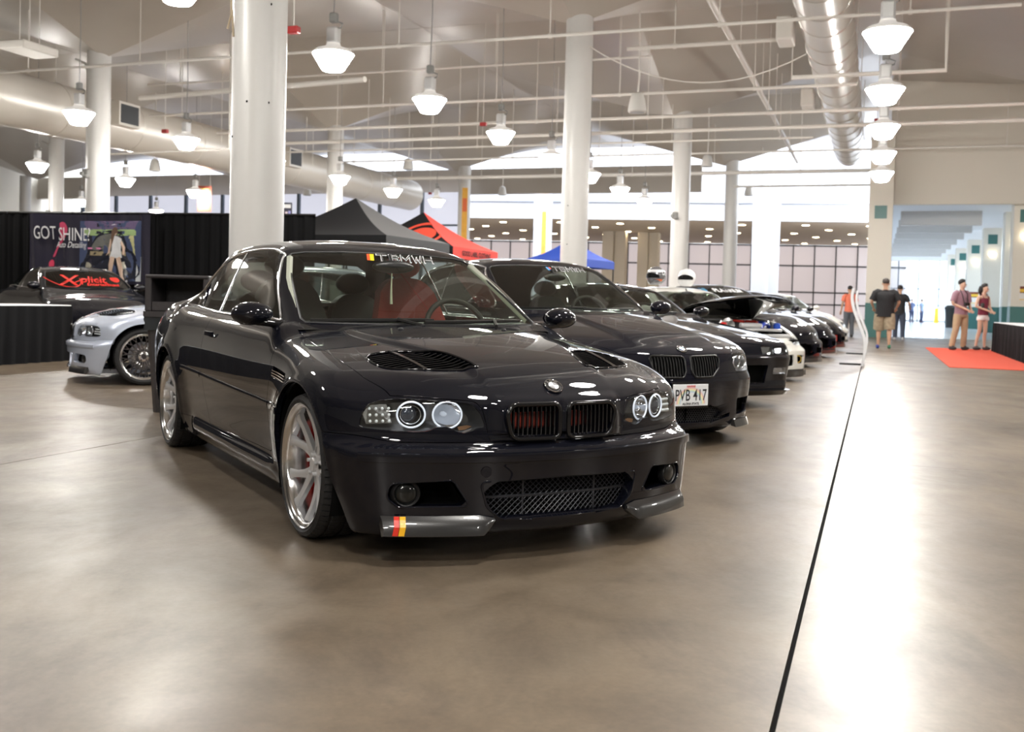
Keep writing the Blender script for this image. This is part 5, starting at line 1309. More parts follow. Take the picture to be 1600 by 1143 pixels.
    q = MB(); q.box((xc - 1.2, 0, .33), (2.2, 1.5, .03)); q.obj('cabin_floor', DARK, car)
    q = MB(); q.box((xc - .35, 0, zc - .07), (.62, 1.36, .10), bev=.03); q.obj('dashboard', LEATHER, car, smooth=40)
    if interior:
        steering(car, xc - .62, .37, zc - .04)
        for y in (-.37, .37): seat(car, xc - 1.2, y, .50, seatm or LEATHER, h=.56)
    q = MB(); q.sphere((xc - .62, 0, zc + .29), (.02, .11, .035), 12, 8); q.tube([(xc - .63, 0, zc + .31), (xc - .68, 0, zc + .36)], .01, 6); q.obj('interior_mirror', SATINB, car, smooth=60)
    for (ya, yb_) in ((-.6, -.02), (-.06, .52)):
        q = MB(); pl = [(b.ws(abs(ya + (yb_ - ya) * t), zc + .025 + .012 * t) + .016, ya + (yb_ - ya) * t, zc + .025 + .012 * t) for t in np.linspace(0, 1, 8)]; q.tube(pl, .007, 5); q.obj('wiper', SATINB, car)
    if mirror:
        for sg in (1, -1):
            Mi = empty('door_mirror', (0, 0, 0), 0., car); my = on_y(f, xc - .25, zc - .02) or .8
            q = MB(); q.sphere((xc - .28, sg * (my + .09), zc + .05), (.07, .10, .06), 18, 12); q.obj('mirror_shell', paint, Mi, smooth=60)
            q = MB(); q.tube([(xc - .24, sg * (my - .04), zc - .02), (xc - .26, sg * (my + .05), zc + .02)], .022, 8); q.obj('mirror_stalk', GLOSSB, Mi, smooth=60)
    return car, s, hood

def std_glass(zb, zr, x0, x1, xr, top=.52):
    """side glass outline (x,z) and windscreen (y,z) for simple coupes"""
    h = zr - zb
    dlo = smooth_poly([(x0, zb + .02), (x0 - .5 * (x0 - x1) , zb + .55 * h), (x1, zb + .84 * h), (x1 - .15, zb + .90 * h), (x1 - .5, zb + .90 * h), (xr + .5, zb + .78 * h), (xr + .12, zb + .42 * h), (xr, zb + .08 * h), (xr + .3, zb + .05), (x1 - .3, zb + .025)], 5)
    wsc = [(0, zb + .80 * h), (top * .7, zb + .785 * h), (top - .03, zb + .75 * h), (top, zb + .68 * h), (top + .10, zb + .1 * h), (top + .09, zb + .03), (.3, zb + .02), (0, zb + .02)]
    return dlo, wsc
def plate(car, c, txt_main, d=(.305, .152), normal=(1, 0, 0)):
    e = empty('license_plate', c, 0., car)
    q = MB(); q.box((-.004, 0, 0), (.008, d[0] + .022, d[1] + .03), bev=.003); q.obj('plate_frame', GLOSSB, e)
    q = MB(); q.box((.002, 0, 0), (.006, d[0], d[1]), bev=.002); q.obj('plate_sheet', mat('plate_white', (.82, .84, .86), .35), e)
    for i, (cc, r) in enumerate((((.84, .58, .58), .128), ((.90, .72, .50), .120), ((.90, .85, .55), .112), ((.62, .78, .66), .104), ((.60, .70, .84), .096))):
        n = 24; q = MB(); V = []
        for j in range(n + 1):
            a = math.pi * j / n
            for rr in (r, r - .008): V.append((.0056, rr * math.cos(a) * .98, -.062 + rr * math.sin(a) * .92))
        q.add(V, [(2 * j, 2 * j + 1, 2 * j + 3, 2 * j + 2) for j in range(n)]); q.obj('rainbow_band', mat('rainbow_%d' % i, cc, .4), e)
    for t, sz, z, m, xs in ((txt_main, .112, -.004, mat('plate_ink', (.012, .012, .018), .5), .68), ('ALOHA STATE', .021, -.061, mat('plate_ink', ()), 1.), ('HAWAII', .02, .061, mat('plate_red', (.6, .06, .06), .5), 1.)):
        V, F = text_mesh(t, sz, xscale=xs, bold=.0012, spacing=1.05); q = MB(); q.add([(.0064, v[0], z + v[1]) for v in V], F); q.obj('plate_lettering', m, e)
    return e
# ---------------------------------------------------------------- the cars
PAINT = mat('black_paint', (.0035, .004, .008), .6, .0, coat=1., coatr=.012, spec=.04)
PAINT2 = mat('black_paint_b', (.003, .0035, .009), .6, .0, coat=1., coatr=.012, spec=.04)
SILV = mat('silver_paint', (.50, .55, .66), .35, .35, coat=1., coatr=.03)
WHITEP = mat('white_paint', (.78, .77, .72), .35, coat=1., coatr=.03)
hero = build_e46('black coupe in front with louvred hood, silver wheels and white halo-ring headlights', (-.1265, 4.65), math.radians(-60.18), PAINT)
silver = copy_tree(hero)
tag(silver, 'silver blue coupe half hidden behind the black litter bin', 'car')
def repaint(o, swap):
    for c in [o] + list(o.children_recursive):
        for sl in c.material_slots:
            if sl.material in swap: m = swap[sl.material]; sl.link = 'OBJECT'; sl.material = m
repaint(silver, {PAINT: SILV, mat('halo', ()): CHROME, SILVER: CHROME})
SILVER_LOC = (-4.26, 11.47); SILVER_YAW = math.radians(-155)
silver.location = (*SILVER_LOC, 0); silver.rotation_euler = (0, 0, SILVER_YAW)
for c in list(silver.children):
    if c.name.split('.')[0] in ('screen_lettering', 'screen_lettering_fill', 'screen_stripe', 'hanging_charm'): bpy.data.objects.remove(c)
for c in list(silver.children_recursive):
    if c.name.split('.')[0] == 'stripe': bpy.data.objects.remove(c)

for c in list(silver.children):
    if c.name.split('.')[0] == 'wheel':
        for g_ in list(c.children): bpy.data.objects.remove(g_)
        l_ = tuple(c.location); bpy.data.objects.remove(c); sd_ = -1 if l_[1] < 0 else 1
        wheel('wheel', silver, l_, sd_, spokes=40, style='mesh', rimmat=CHROME, rim=.245, depth=.06)
# second car
b2 = body_e92()
lamp2 = round_poly([(.50, .660), (.62, .672), (.775, .655), (.83, .60), (.815, .555), (.70, .535), (.52, .535), (.47, .60)], .03, 4)
kid2 = round_poly([(.024, .652), (.28, .657), (.305, .635), (.285, .565), (.215, .508), (.05, .506), (.024, .55)], .035, 5)
dlo2 = smooth_poly([(-.86, .962), (-1.08, 1.12), (-1.30, 1.255), (-1.38, 1.295), (-1.6, 1.318), (-1.9, 1.320), (-2.2, 1.30), (-2.45, 1.255), (-2.68, 1.17), (-2.80, 1.08), (-2.78, 1.0), (-2.4, .972), (-1.9, .957), (-1.3, .952)], 5)
wsc2 = [(0, 1.322), (.25, 1.32), (.45, 1.31), (.52, 1.298), (.55, 1.28), (.58, 1.20), (.625, 1.08), (.655, .975), (.655, .955), (.64, .945), (.3, .943), (0, .943)]
E92_LOC = (.887, 7.756); E92_YAW = math.radians(-62.5)
car2, s2, _ = build_car('coupe_car', 'black coupe with raised hood dome and rainbow licence plate', b2, E92_LOC, E92_YAW, PAINT2, dlo2, wsc2, None,
    lamps=[lamp2], holes=[dict(poly=kid2, d=.06, frame=.007, fm=SATINB), dict(poly=round_poly([(0, .300), (.40, .300), (.385, .20), (.34, .185), (0, .180)], [0, .02, .02, .02, 0]), d=.05),
    dict(poly=round_poly([(.53, .340), (.78, .340), (.80, .27), (.77, .225), (.545, .215)], .02), d=.08)],
    hood_line=([(.79, .34), (.72, .40), (.66, .475), (.55, .56), (.4, .66), (.1, .74), (-.3, .735), (-.56, .70)], .664), bumper_z=.528, bpil=[(-1.9, .93), (-2.0, 1.36)], res=1.15,
    lamp_cups={0: [(.58, .60, .045), (.70, .60, .05)]}, wheel_kw=dict(style='split', rimmat=SILVER), trim=TRIMM)
for sg in (1, -1):
    G = empty('kidney_grille', (0, 0, 0), 0., car2); kd2 = poly_sdf(kid2)
    for i in range(11):
        y = .046 + i * .0235; zz = np.linspace(.49, .67, 60); ins = [z for z in zz if kd2(np.array([[y, z]]))[0] < -.004]
        if len(ins) < 2: continue
        q = MB(); q.sweep([(on_x(b2.f, y, z) - .012, sg * y, z) for z in np.linspace(ins[0], ins[-1], 6)], [(-.0035, -.018), (.0035, -.018), (.0035, .008), (-.0035, .008)], (1, 0, 0)); q.obj('slat', SATINB, G)
n2 = grad(b2.f, np.array([[.69, 0, .705]]))[0]; x2 = on_x(b2.f, 0, .70); roundel(car2, (x2 + .002, 0, .70), n2, .041, ((.85, .87, .9), (.06, .22, .65)))
plate(car2, (on_x(b2.f, 0, .385) + .012, 0, .385), 'PVB 417')
# honeycomb mesh in the lower opening
q = MB(); hp_ = poly_sdf([(-.40, .30), (.40, .30), (.37, .185), (-.37, .185)])
for r_ in range(9):
    for c_ in range(-18, 19):
        y = c_ * .022 + (r_ % 2) * .011; z = .192 + r_ * .0135
        if hp_(np.array([[y, z]]))[0] > -.004: continue
        x = (on_x(b2.f, abs(y), .30) or .75) - .035
        q.tube([(x, y + .0118 * math.cos(a), z + .0088 * math.sin(a)) for a in [math.pi / 3 * t + math.pi / 6 for t in range(6)]], .0014, 3, closed=True)
q.obj('honeycomb_mesh', mat('mesh_dark', (.05, .05, .055), .4), car2)
for t_, cc, ya, yb_ in (('w', (.15, .45, .85), -.03, -.012), ('w', (.03, .10, .40), -.012, -.002), ('w', (.80, .12, .05), -.002, .016)):
    q = MB(); q.add([(on_x(b2.g, y, z, 0, -2.) + .003, y, z) for y, z in ((ya, 1.283), (yb_, 1.283), (yb_, 1.312), (ya, 1.312))], [(0, 1, 2, 3)]); q.obj('screen_stripe', mat('mstripe_%.2f' % cc[2], cc, .4), car2)
for th_, m_, dx in ((.0110, WHITEG, .003), (.0045, GLOSSB, .008)):
    V_, F_ = stroke_word('TBMWH', .052, .034, .020, th_); q = MB(); q.add([(on_x(b2.g, .035 + v[0] + .5 * v[1], 1.298 + v[1], 0, -2.) + dx, .035 + v[0] + .5 * v[1], 1.298 + v[1] + dx * .4) for v in V_], F_); q.obj('screen_lettering', m_, car2)
for sg in (1, -1):        # corner splitter
    q = MB(); q.sweep([(on_x(b2.f, y, .17) + .004, sg * y, .155) for y in np.linspace(.5, .80, 8)], [(-.025, -.01), (.02, -.01), (.028, .03), (-.025, .012)], (1, 0, 0)); q.obj('splitter', mat('carbon', ()), car2)

# third car: wedge-nosed coupe with square lamps
b3 = body_camaro(); d3, w3 = std_glass(.88, 1.245, -.98, -1.45, -2.75, .54)
CAM_LOC = (1.71, 10.82); CAM_YAW = math.radians(-69)
lampA = round_poly([(.455, .615), (.61, .615), (.61, .535), (.455, .535)], .006, 2); lampB = round_poly([(.63, .613), (.80, .607), (.80, .535), (.63, .535)], .006, 2)
fogA = round_poly([(.60, .40), (.80, .40), (.80, .335), (.60, .335)], .008, 2)
car3, s3, _ = build_car('wedge_coupe_car', 'black wedge-nosed coupe with square headlights and long flat hood', b3, CAM_LOC, CAM_YAW, PAINT, d3, w3, None, lamps=[lampA, lampB, fogA],
    holes=[dict(poly=round_poly([(0, .43), (.52, .43), (.50, .25), (0, .25)], [0, .01, .01, 0]), d=.10)], hood_line=([(.98, .66), (.8, .68), (.3, .72), (-.2, .75), (-.62, .74)], .60), bumper_z=.513, res=.8, seatm=LEATHER, track=.77)
q = MB(); q.sweep([(on_x(b3.f, y, .2) + .002, y, .155) for y in np.linspace(-.84, .84, 21)], [(-.03, -.02), (.02, -.02), (.03, .0), (-.02, .05)], (1, 0, 0)); q.obj('chin_spoiler', GLOSSB, car3)

# fourth car: white, hood up, engine showing
b4 = body_round(.93, 1.27, .88, .905); d4, w4 = std_glass(.88, 1.27, -.92, -1.42, -2.7, .54)
SUP_LOC = (3.09, 14.27); SUP_YAW = math.radians(-67)
lamp4 = smooth_poly([(.48, .60), (.62, .60), (.74, .57), (.79, .52), (.70, .49), (.52, .50)], 4)
car4, s4, hood4 = build_car('coupe_car', 'white coupe with its black hood raised over a detailed engine bay', b4, SUP_LOC, SUP_YAW, WHITEP, d4, w4, None, lamps=[lamp4],
    holes=[dict(poly=round_poly([(0, .36), (.46, .36), (.42, .20), (0, .18)], [0, .03, .03, 0]), d=.12), dict(poly=round_poly([(.52, .36), (.72, .35), (.70, .24), (.54, .24)], .02), d=.10)],
    hood_line=([(.80, .50), (.6, .60), (.3, .66), (-.1, .70), (-.5, .70)], .585), hood_open=True, res=.8, lamp_cups={0: [(.60, .545, .04), (.69, .54, .035)]})
Vh, Th = hood4; piv = np.array([-.48, 0, .88]); an = math.radians(-24)
Vr = (Vh - piv); Vr = np.stack([Vr[:, 0] * math.cos(an) + Vr[:, 2] * math.sin(an), Vr[:, 1], -Vr[:, 0] * math.sin(an) + Vr[:, 2] * math.cos(an)], 1) + piv
for sg in (1,):
    P2 = np.concatenate([Vr, Vr * [1, -1, 1], Vr - [0, 0, .025], Vr * [1, -1, 1] - [0, 0, .025]]); n = len(Vr)
    F2 = np.concatenate([Th, Th[:, ::-1] + n, Th[:, ::-1] + 2 * n, Th + 3 * n]); mesh_obj('hood', P2, F2, GLOSSB, car4, smooth=True)
eng = empty('engine', (0, 0, 0), 0., car4)
q = MB(); q.box((.15, 0, .55), (1.2, 1.24, .02)); q.box((-.42, 0, .68), (.03, 1.3, .3)); q.obj('bay_floor', DARK, eng)
q = MB(); q.box((.10, -.05, .70), (.70, .20, .16), bev=.03); q.obj('cam_cover', mat('cover_grey', (.08, .08, .085), .3, coat=1), eng, smooth=40); q = MB(); q.tube([(.45, -.10, .79), (.3, -.16, .80), (.2, -.05, .80)], .02, 8); q.tube([(.50, .08, .78), (.4, .14, .79), (.25, .08, .79)], .02, 8); q.obj('vacuum_hose', mat('engine_red', (.45, .03, .02), .3, coat=1), eng, smooth=60)
q = MB(); q.box((.10, .14, .70), (.62, .14, .12), bev=.03); q.tube([(.5, .2, .72), (.62, .0, .74), (.58, -.25, .74)], .04, 10); q.obj('intake_plenum', SILVER, eng, smooth=40)
q = MB(); q.lathe([(.05, -.05), (.10, -.04), (.115, 0), (.10, .03), (.055, .04), (.05, .09), (.065, .10), (.045, .08), (.0, .05)], 24, c=(.42, -.36, .74), axis='x'); q.obj('turbocharger', mat('cast_alloy', (.7, .7, .7), .3, 1.), eng, smooth=50)
q = MB(); q.tube([(.3, .35, .70), (.45, .30, .76), (.55, .15, .76), (.60, .05, .70)], .03, 8); q.tube([(.0, .42, .76), (.25, .45, .78), (.35, .40, .72)], .025, 8); q.obj('hose', mat('blue_hose', (.02, .06, .5), .35, coat=1), eng, smooth=60)
q = MB(); q.tube([(.62, -.4, .68), (.66, 0, .69), (.62, .4, .68)], .02, 8); q.tube([(-.2, -.5, .80), (-.2, .5, .80)], .016, 8); q.obj('strut_bar', SILVER, eng, smooth=60)
for (x, y, m_) in ((.5, .42, mat('blue_cap', (.03, .1, .55), .4)), (.35, .5, SILVER), (.55, -.5, RED), (-.1, .40, BLACK), (-.15, -.45, BLACK), (.2, -.5, SILVER)):
    q = MB(); q.lathe([(0, 0), (.045, 0), (.05, .02), (.05, .10), (.03, .12), (.0, .12)], 14, c=(x, y, .66)); q.obj('reservoir', m_, eng, smooth=40)
q = MB(); q.box((.66, 0, .60), (.12, 1.0, .06), bev=.02); q.obj('radiator_panel', mat('panel_grey', (.5, .5, .5), .35), eng, smooth=40)
for y in (-.62, .62):
    q = MB(); q.tube([(on_x(b4.f, .6, .34) + .0, y - .05 + .05 * math.cos(a), .30 + .045 * math.sin(a)) for a in np.linspace(0, 2 * math.pi, 18, endpoint=False)], .012, 8, closed=True); q.obj('lamp_bezel', mat('gold', (.75, .55, .15), .25, 1.), car4, smooth=60)
q = MB(); pts = [(on_x(b4.f, abs(y), .15) + .0, y, .115) for y in np.linspace(-.80, .80, 21)]; q.sweep(pts, [(-.05, -.008), (.055, -.008), (.055, .008), (-.05, .008)], (1, 0, 0)); q.sweep([(p[0] + .05, p[1], p[2]) for p in pts], [(-.03, -.008), (.03, -.008), (.03, .008), (-.03, .008)], (1, 0, 0)); q.obj('front_splitter', mat('carbon', ()), car4)

# the rest of the row, smaller and further off
def far_car(label, loc, yaw, paint, body, zb, zr, res=.55, group='cars parked along the aisle', lm=None, sc=None, lens=None, wk=None):
    d_, w_ = std_glass(zb, zr, -.92, -1.42, -2.7, .54)
    lp = smooth_poly([(.45, .60), (.62, .615), (.76, .585), (.80, .53), (.70, .50), (.50, .515)], 4) if lm is None else lm
    car, s_, _ = build_car('coupe_car', label, body, loc, math.radians(yaw), paint, d_, w_, None, lamps=[lp],
        holes=[dict(poly=round_poly([(0, .40), (.42, .40), (.40, .20), (0, .19)], [0, .04, .03, 0]), d=.12), dict(poly=round_poly([(.52, .34), (.74, .33), (.72, .24), (.53, .24)], .02), d=.08)],
        hood_line=([(.84, .42), (.6, .56), (.3, .66), (-.1, .72), (-.5, .70)], .60), bumper_z=.475, res=res, lamp_cups={0: [(.60, .56, .04)]}, lens=lens, wheel_kw=wk)
    q = MB(); q.sweep([(on_x(body.f, abs(y), .15) + .01, y, .12) for y in np.linspace(-.76, .76, 15)], [(-.04, -.01), (.03, -.01), (.03, .01), (-.04, .01)], (1, 0, 0)); q.obj('front_lip', mat('carbon', ()), car)
    return car, body
car5, b5 = far_car('black sedan with white lettering across the top of its windscreen', (4.33, 17.45), -66, PAINT, body_round(.90, 1.38, .94, .90, lift=.05), .99, 1.38)
V_, F_ = text_mesh('PLATINUM', .10, xscale=1.35, bold=.003); q = MB()
def scr(y, z): x = on_x(b5.g, y, z, 0, -2.); return ((x if x is not None else -1.2) + .004, y, z)
q.add([scr(v[0] + .05, 1.27 + v[1] * .85) for v in V_], F_); q.obj('screen_lettering', WHITEG, car5)
q = MB(); q.add([scr(-.50, 1.235), scr(-.40, 1.235), scr(-.40, 1.305), scr(-.50, 1.305)], [(0, 1, 2, 3)]); q.obj('screen_stripe', mat('sky_blue', (.10, .40, .75), .4), car5)
car6, b6 = far_car('dark coupe fifth along the row past the open engine bay', (5.63, 20.75), -66, PAINT2, body_round(.90, 1.33, .90, .90, lift=.02), .93, 1.33)
car7, b7 = far_car('black coupe with a red lower grille near the end of the row', (6.9, 24.0), -66, PAINT, body_round(.88, 1.32, .90, .90), .91, 1.32)
car8, b8 = far_car('silver white coupe farthest along the parked row', (8.1, 27.4), -66, WHITEP, body_round(.88, 1.36, .92, .90, lift=.02), .95, 1.36)
q = MB(); q.box((.80, 0, .30), (.03, .70, .14)); q.obj('grille_mesh', mat('engine_red', ()), car7)
# dark car far back with its tailgate up
car9, b9 = far_car('dark hatchback far back with its tailgate raised, beside the square pillar', (11.3, 37.6), -22, mat('brown_black', (.03, .022, .02), .3, coat=1), body_round(.88, 1.36, .92, .90, lift=.02), .95, 1.36, group=None)
q = MB(); q.grid(lambda u, v: (-2.55 - 1.0 * u, (v - .5) * 1.3, 1.36 + .38 * u + .03 * math.sin(v * 3.14)), 6, 8); q.grid(lambda u, v: (-2.55 - 1.0 * u, (v - .5) * 1.3, 1.33 + .38 * u + .03 * math.sin(v * 3.14)), 6, 8); q.obj('tailgate', mat('brown_black', ()), car9, smooth=60)
# car behind the skirted table on the left
XPL_LOC = (-6.36, 15.74); XPL_YAW = math.radians(-49)
b10 = body_round(.90, 1.37, .94, .90, lift=.05); d10, w10 = std_glass(.99, 1.37, -.92, -1.42, -2.7, .56)
car10, s10, _ = build_car('sedan_car', 'black sedan with red script on its windscreen behind the skirted table', b10, XPL_LOC, XPL_YAW, PAINT, d10, w10, None, hood_line=([(.84, .42), (.6, .56), (.3, .66), (-.1, .72), (-.5, .70)], .60), res=.8, trim=TRIMM, bpil=[(-1.75, .97), (-1.80, 1.4)],
    screen=glass('dark_screen', (.10, .11, .10), f0=.06))
REDL = mat('red_lettering', (.75, .03, .02), .4)
def scr10(y, z): x = on_x(b10.g, y, z, 0, -2.2); return ((x if x is not None else -1.2) + .006, y, z)
for t_, sz, yy, zz, xs in (('X', .30, -.34, 1.125, 1.35), ('plicit', .18, .07, 1.15, 1.2), ('Entertainment', .075, .20, 1.075, 1.25)):
    V_, F_ = text_mesh(t_, sz, xscale=xs, font_shear=.35, bold=.002); q = MB(); q.add([scr10(v[0] + yy, min(1.29, max(1.02, zz + v[1] * .8))) for v in V_], F_); q.obj('screen_lettering', REDL, car10)
for sgn in (1,):
    q = MB(); q.sweep([scr10(-.62 + .5 * t - .08 * math.sin(t * 6.28), 1.10 + .075 * math.sin(t * 6.28 + 1.2)) for t in np.linspace(0, 1, 30)], [(-.007, 0), (.007, 0), (.007, .002), (-.007, .002)], (1, 0, .5)); q.sweep([scr10(-.25 + .55 * t, 1.08 + .10 * math.sin(t * 2.6 + .3) - .02) for t in np.linspace(0, 1, 20)], [(-.006, 0), (.006, 0), (.006, .002), (-.006, .002)], (1, 0, .5)); q.obj('screen_flourish', REDL, car10)
q = MB()
V2 = [scr10(.47 + .085 * math.cos(a) * (1 - .25 * abs(math.sin(a)) ** 8), 1.165 + .045 * math.sin(a) + (.008 * math.cos(2 * a) if math.sin(a) > 0 else 0)) for a in np.linspace(0, 2 * math.pi, 26, endpoint=False)]
q.add(V2, [tuple(range(26))]); q.obj('screen_lips', REDL, car10)
# ---------------------------------------------------------------- curtains, banner, tables, bin
DRAPE = mat('black_drape', (.0045, .0045, .005), .9, spec=.15)
def drape_grid(w, h, n, amp, freq, seed, depth=.0):
    r = random.Random(seed); ph = [r.uniform(0, 6.28) for _ in range(3)]
    def f(s, t):
        x = (s - .5) * w; k = .35 + .65 * (1 - t)
        return (x, amp * k * (math.sin(freq * x + ph[0]) + .45 * math.sin(freq * 2.3 * x + ph[1]) + .25 * math.sin(freq * .4 * x + ph[2])) * 1., t * h)
    return f
CUR0 = np.array([-11.4, 19.95]); CUR1 = np.array([-3.6, 18.3]); CD = (CUR1 - CUR0) / np.linalg.norm(CUR1 - CUR0); CYAW = math.atan2(CD[1], CD[0]); CL = np.linalg.norm(CUR1 - CUR0)
nP = 5; names = ['leftmost', 'second from the left', 'middle', 'second from the right', 'rightmost']
for i in range(nP):
    p = CUR0 + CD * CL * (i + .5) / nP; t = thing('drape_curtain', 'black fabric drape panel on a pole, %s' % names[i], 'curtain', (p[0], p[1], 0), CYAW, 'black drape panels')
    w = CL / nP; q = MB(); q.grid(drape_grid(w * .995, 2.46, 80, .035, 26., i), 90, 6); q.obj('cloth', DRAPE, t, smooth=True)
    q = MB(); q.tube([(-w / 2 + .01, .0, 2.44), (w / 2 - .01, .0, 2.44)], .022, 8); q.tube([(-w / 2 + .25, .07, 0), (-w / 2 + .25, .07, 2.44)], .02, 8); q.obj('pole', SATINB, t)
    q = MB(); q.box((-w / 2 + .25, .07, .012), (.4, .4, .022)); q.obj('base_plate', SATINB, t)
# banner on the curtain: wavy sheet with the print laid on it
bp_ = CUR0 + CD * (at(143, 390, 19.2)[0] - CUR0[0]) / CD[0]; BW, BH = 2.58, 1.32; BZ = 1.10
ban = thing('wall_banner', 'wrinkled vinyl banner reading GOT SHINE hung on the black drapes', 'banner', (bp_[0] + .11 * CD[1], bp_[1] - .11 * CD[0], 0), CYAW)
def bs(x, z, off=0.):       # banner surface: x -BW/2..BW/2, z 0..BH
    w = .018 * math.sin(11 * x + .6) + .010 * math.sin(27 * x + 2 * z) * (1 - .4 * z) + .022 * math.exp(-((x + .85) / .28) ** 2) * math.sin(7 * z) + .018 * math.exp(-((x - .85) / .25) ** 2) * math.sin(8 * z + 1)
    return (x, -w - off, BZ + z - .02 * math.sin(math.pi * (x / BW + .5)) * (z / BH))
q = MB(); q.grid(lambda s, t: bs((s - .5) * BW, t * BH), 120, 30); q.obj('vinyl_sheet', mat('banner_vinyl', (.030, .028, .045), .16, coat=.6), ban, smooth=True)
def patch(pts, col, off, nm='print'):
    q = MB(); n = len(pts); c = np.mean(pts, axis=0); rings = 5; V = []
    for k in range(rings):
        for p in pts: V.append(bs(c[0] + (p[0] - c[0]) * (k + .001) / (rings - 1), c[1] + (p[1] - c[1]) * (k + .001) / (rings - 1), off))
    F = [(k * n + i, k * n + (i + 1) % n, (k + 1) * n + (i + 1) % n, (k + 1) * n + i) for k in range(rings - 1) for i in range(n)]
    q.add(V, F); q.obj(nm, mat('print_%.2f_%.2f_%.2f' % tuple(col), col, .25, coat=.5), ban)
def rect(x0, z0, x1, z1, n=10):
    return [(x0 + (x1 - x0) * i / n, z0) for i in range(n)] + [(x1, z0 + (z1 - z0) * i / n) for i in range(n)] + [(x1 - (x1 - x0) * i / n, z1) for i in range(n)] + [(x0, z1 - (z1 - z0) * i / n) for i in range(n)]
def ell(cx, cz, rx, rz, n=20, a0=0): return [(cx + rx * math.cos(2 * math.pi * i / n), cz + rz * math.sin(2 * math.pi * i / n)) for i in range(n)]
patch(rect(-.20, .06, 1.10, 1.20), (.07, .09, .17), .004); patch(rect(-.18, .92, 1.08, 1.04), (.35, .48, .22), .006); patch(rect(.84, .50, 1.09, .92), (.60, .58, .30), .006); patch(rect(-.16, 1.04, 1.06, 1.20), (.16, .12, .22), .006)
patch(rect(1.00, .06, 1.10, .52), (.55, .58, .60), .007)
patch(smooth_poly([(-.12, .10), (-.14, .45), (.02, .62), (.16, .90), (.40, 1.02), (.70, .98), (.84, .70), (.98, .52), (1.0, .12)], 4), (.020, .022, .035), .009)
patch(smooth_poly([(.08, .66), (.20, .88), (.42, .96), (.66, .92), (.76, .70), (.4, .64)], 4), (.16, .16, .15), .011)
patch(rect(.05, .54, .78, .62), (.34, .28, .17), .011); patch(rect(.0, .66, .26, .69), (.75, .25, .45), .012); patch(ell(-.02, .34, .10, .07), (.45, .42, .34), .012); patch(ell(.76, .36, .10, .07), (.45, .42, .34), .012); patch(ell(.03, .2, .13, .13), (.05, .05, .05), .012); patch(ell(.80, .2, .13, .15), (.04, .04, .045), .012)
SKIN_P = (.72, .52, .40)
patch([(.46, .52), (.56, .52), (.52, .30), (.44, .02), (.37, .02), (.40, .30)], SKIN_P, .015); patch([(.58, .52), (.68, .52), (.74, .30), (.80, .02), (.73, .02), (.64, .30)], SKIN_P, .015); patch([(.50, .84), (.45, .60), (.33, .52), (.32, .55), (.41, .64), (.46, .86)], SKIN_P, .015); patch([(.70, .86), (.78, .70), (.76, .56), (.73, .56), (.74, .70), (.66, .84)], SKIN_P, .015)
patch([(.50, .88), (.56, .92), (.64, .90), (.72, .86), (.70, .66), (.72, .50), (.44, .50), (.50, .66)], (.82, .82, .84), .017); patch(ell(.57, 1.0, .055, .07), SKIN_P, .017); patch([(.49, 1.02), (.55, 1.09), (.62, 1.06), (.64, .98), (.58, 1.0), (.52, .80), (.49, .72), (.48, .90)], (.16, .10, .07), .019)
patch(smooth_poly([(-.62, 1.14), (-.50, 1.16), (-.44, 1.02), (-.50, .86), (-.62, .72), (-.74, .60), (-.78, .50), (-.72, .52), (-.66, .66), (-.56, .82), (-.53, .98)], 4), (.62, .08, .16), .008); patch(ell(-.79, .36, .055, .08), (.62, .06, .12), .008)
PW = mat('print_white', (.85, .85, .87), .25)
def fit_text(t_, w, h, **k):
    V, F = text_mesh(t_, 1., **k); P = np.array(V); lo, hi = P.min(0), P.max(0); c = (lo + hi) / 2; sc = np.array([w / (hi[0] - lo[0]), h / (hi[1] - lo[1])]); return [((p[0] - c[0]) * sc[0], (p[1] - c[1]) * sc[1]) for p in P], F
for t_, w_, h_, x, z, sh in (('GOT', .46, .25, -.93, .96, 0.), ('SHINE?', .68, .25, -.29, .94, 0.), ('Auto Detailing', .66, .15, -.36, .72, .35)):
    V_, F_ = fit_text(t_, w_, h_, font_shear=sh); q = MB(); q.add([bs(v[0] + x, z + v[1], .022) for v in V_], F_); q.obj('print_lettering', PW, ban)
# skirted tables
def skirted_table(label, u0, u1, v0, v1, h, seed, z=0.):
    t = thing('skirted_table', label, 'table', hall((u0 + u1) / 2, (v0 + v1) / 2, z), HROT); L = u1 - u0; W = v1 - v0
    q = MB(); q.box((0, 0, h - .015), (W, L, .03), bev=.008); q.obj('table_top', mat('table_cloth', (.72, .72, .74), .6), t)
    def sk(s, tt, side):
        amp = .022; 
        if side in (0, 1):
            y = (s - .5) * L; x = (-W / 2 - .012 if side == 0 else W / 2 + .012); d = amp * math.sin(30 * y) * (1.2 - tt) + .008 * math.sin(71 * y + seed); return (x + (d if side else -d) , y, tt * (h - .012))
        x = (s - .5) * W; y = (-L / 2 - .012 if side == 2 else L / 2 + .012); d = amp * math.sin(30 * x) * (1.2 - tt); return (x, y + (d if side == 3 else -d), tt * (h - .012))
    for sd in range(4):
        q = MB(); q.grid(lambda s, tt: sk(s, tt, sd), 150 if sd < 2 else 30, 3); q.obj('skirt', mat('skirt_black', (.006, .006, .007), .85, spec=.15), t, smooth=True)
    for sx in (-1, 1):
        for sy in (-1, 1): q = MB(); q.tube([(sx * (W / 2 - .08), sy * (L / 2 - .2), 0), (sx * (W / 2 - .08), sy * (L / 2 - .2), h - .02)], .015, 6); q.obj('leg', STEEL, t)
    return t
skirted_table('black-skirted table in front of the sedan with red script', 5.6, 11.15, -11.3, -10.55, .775, 1)
skirted_table('black-skirted table with white top on the red carpet', 20.2, 27.9, 2.80, 3.6, .73, 2, .0125)
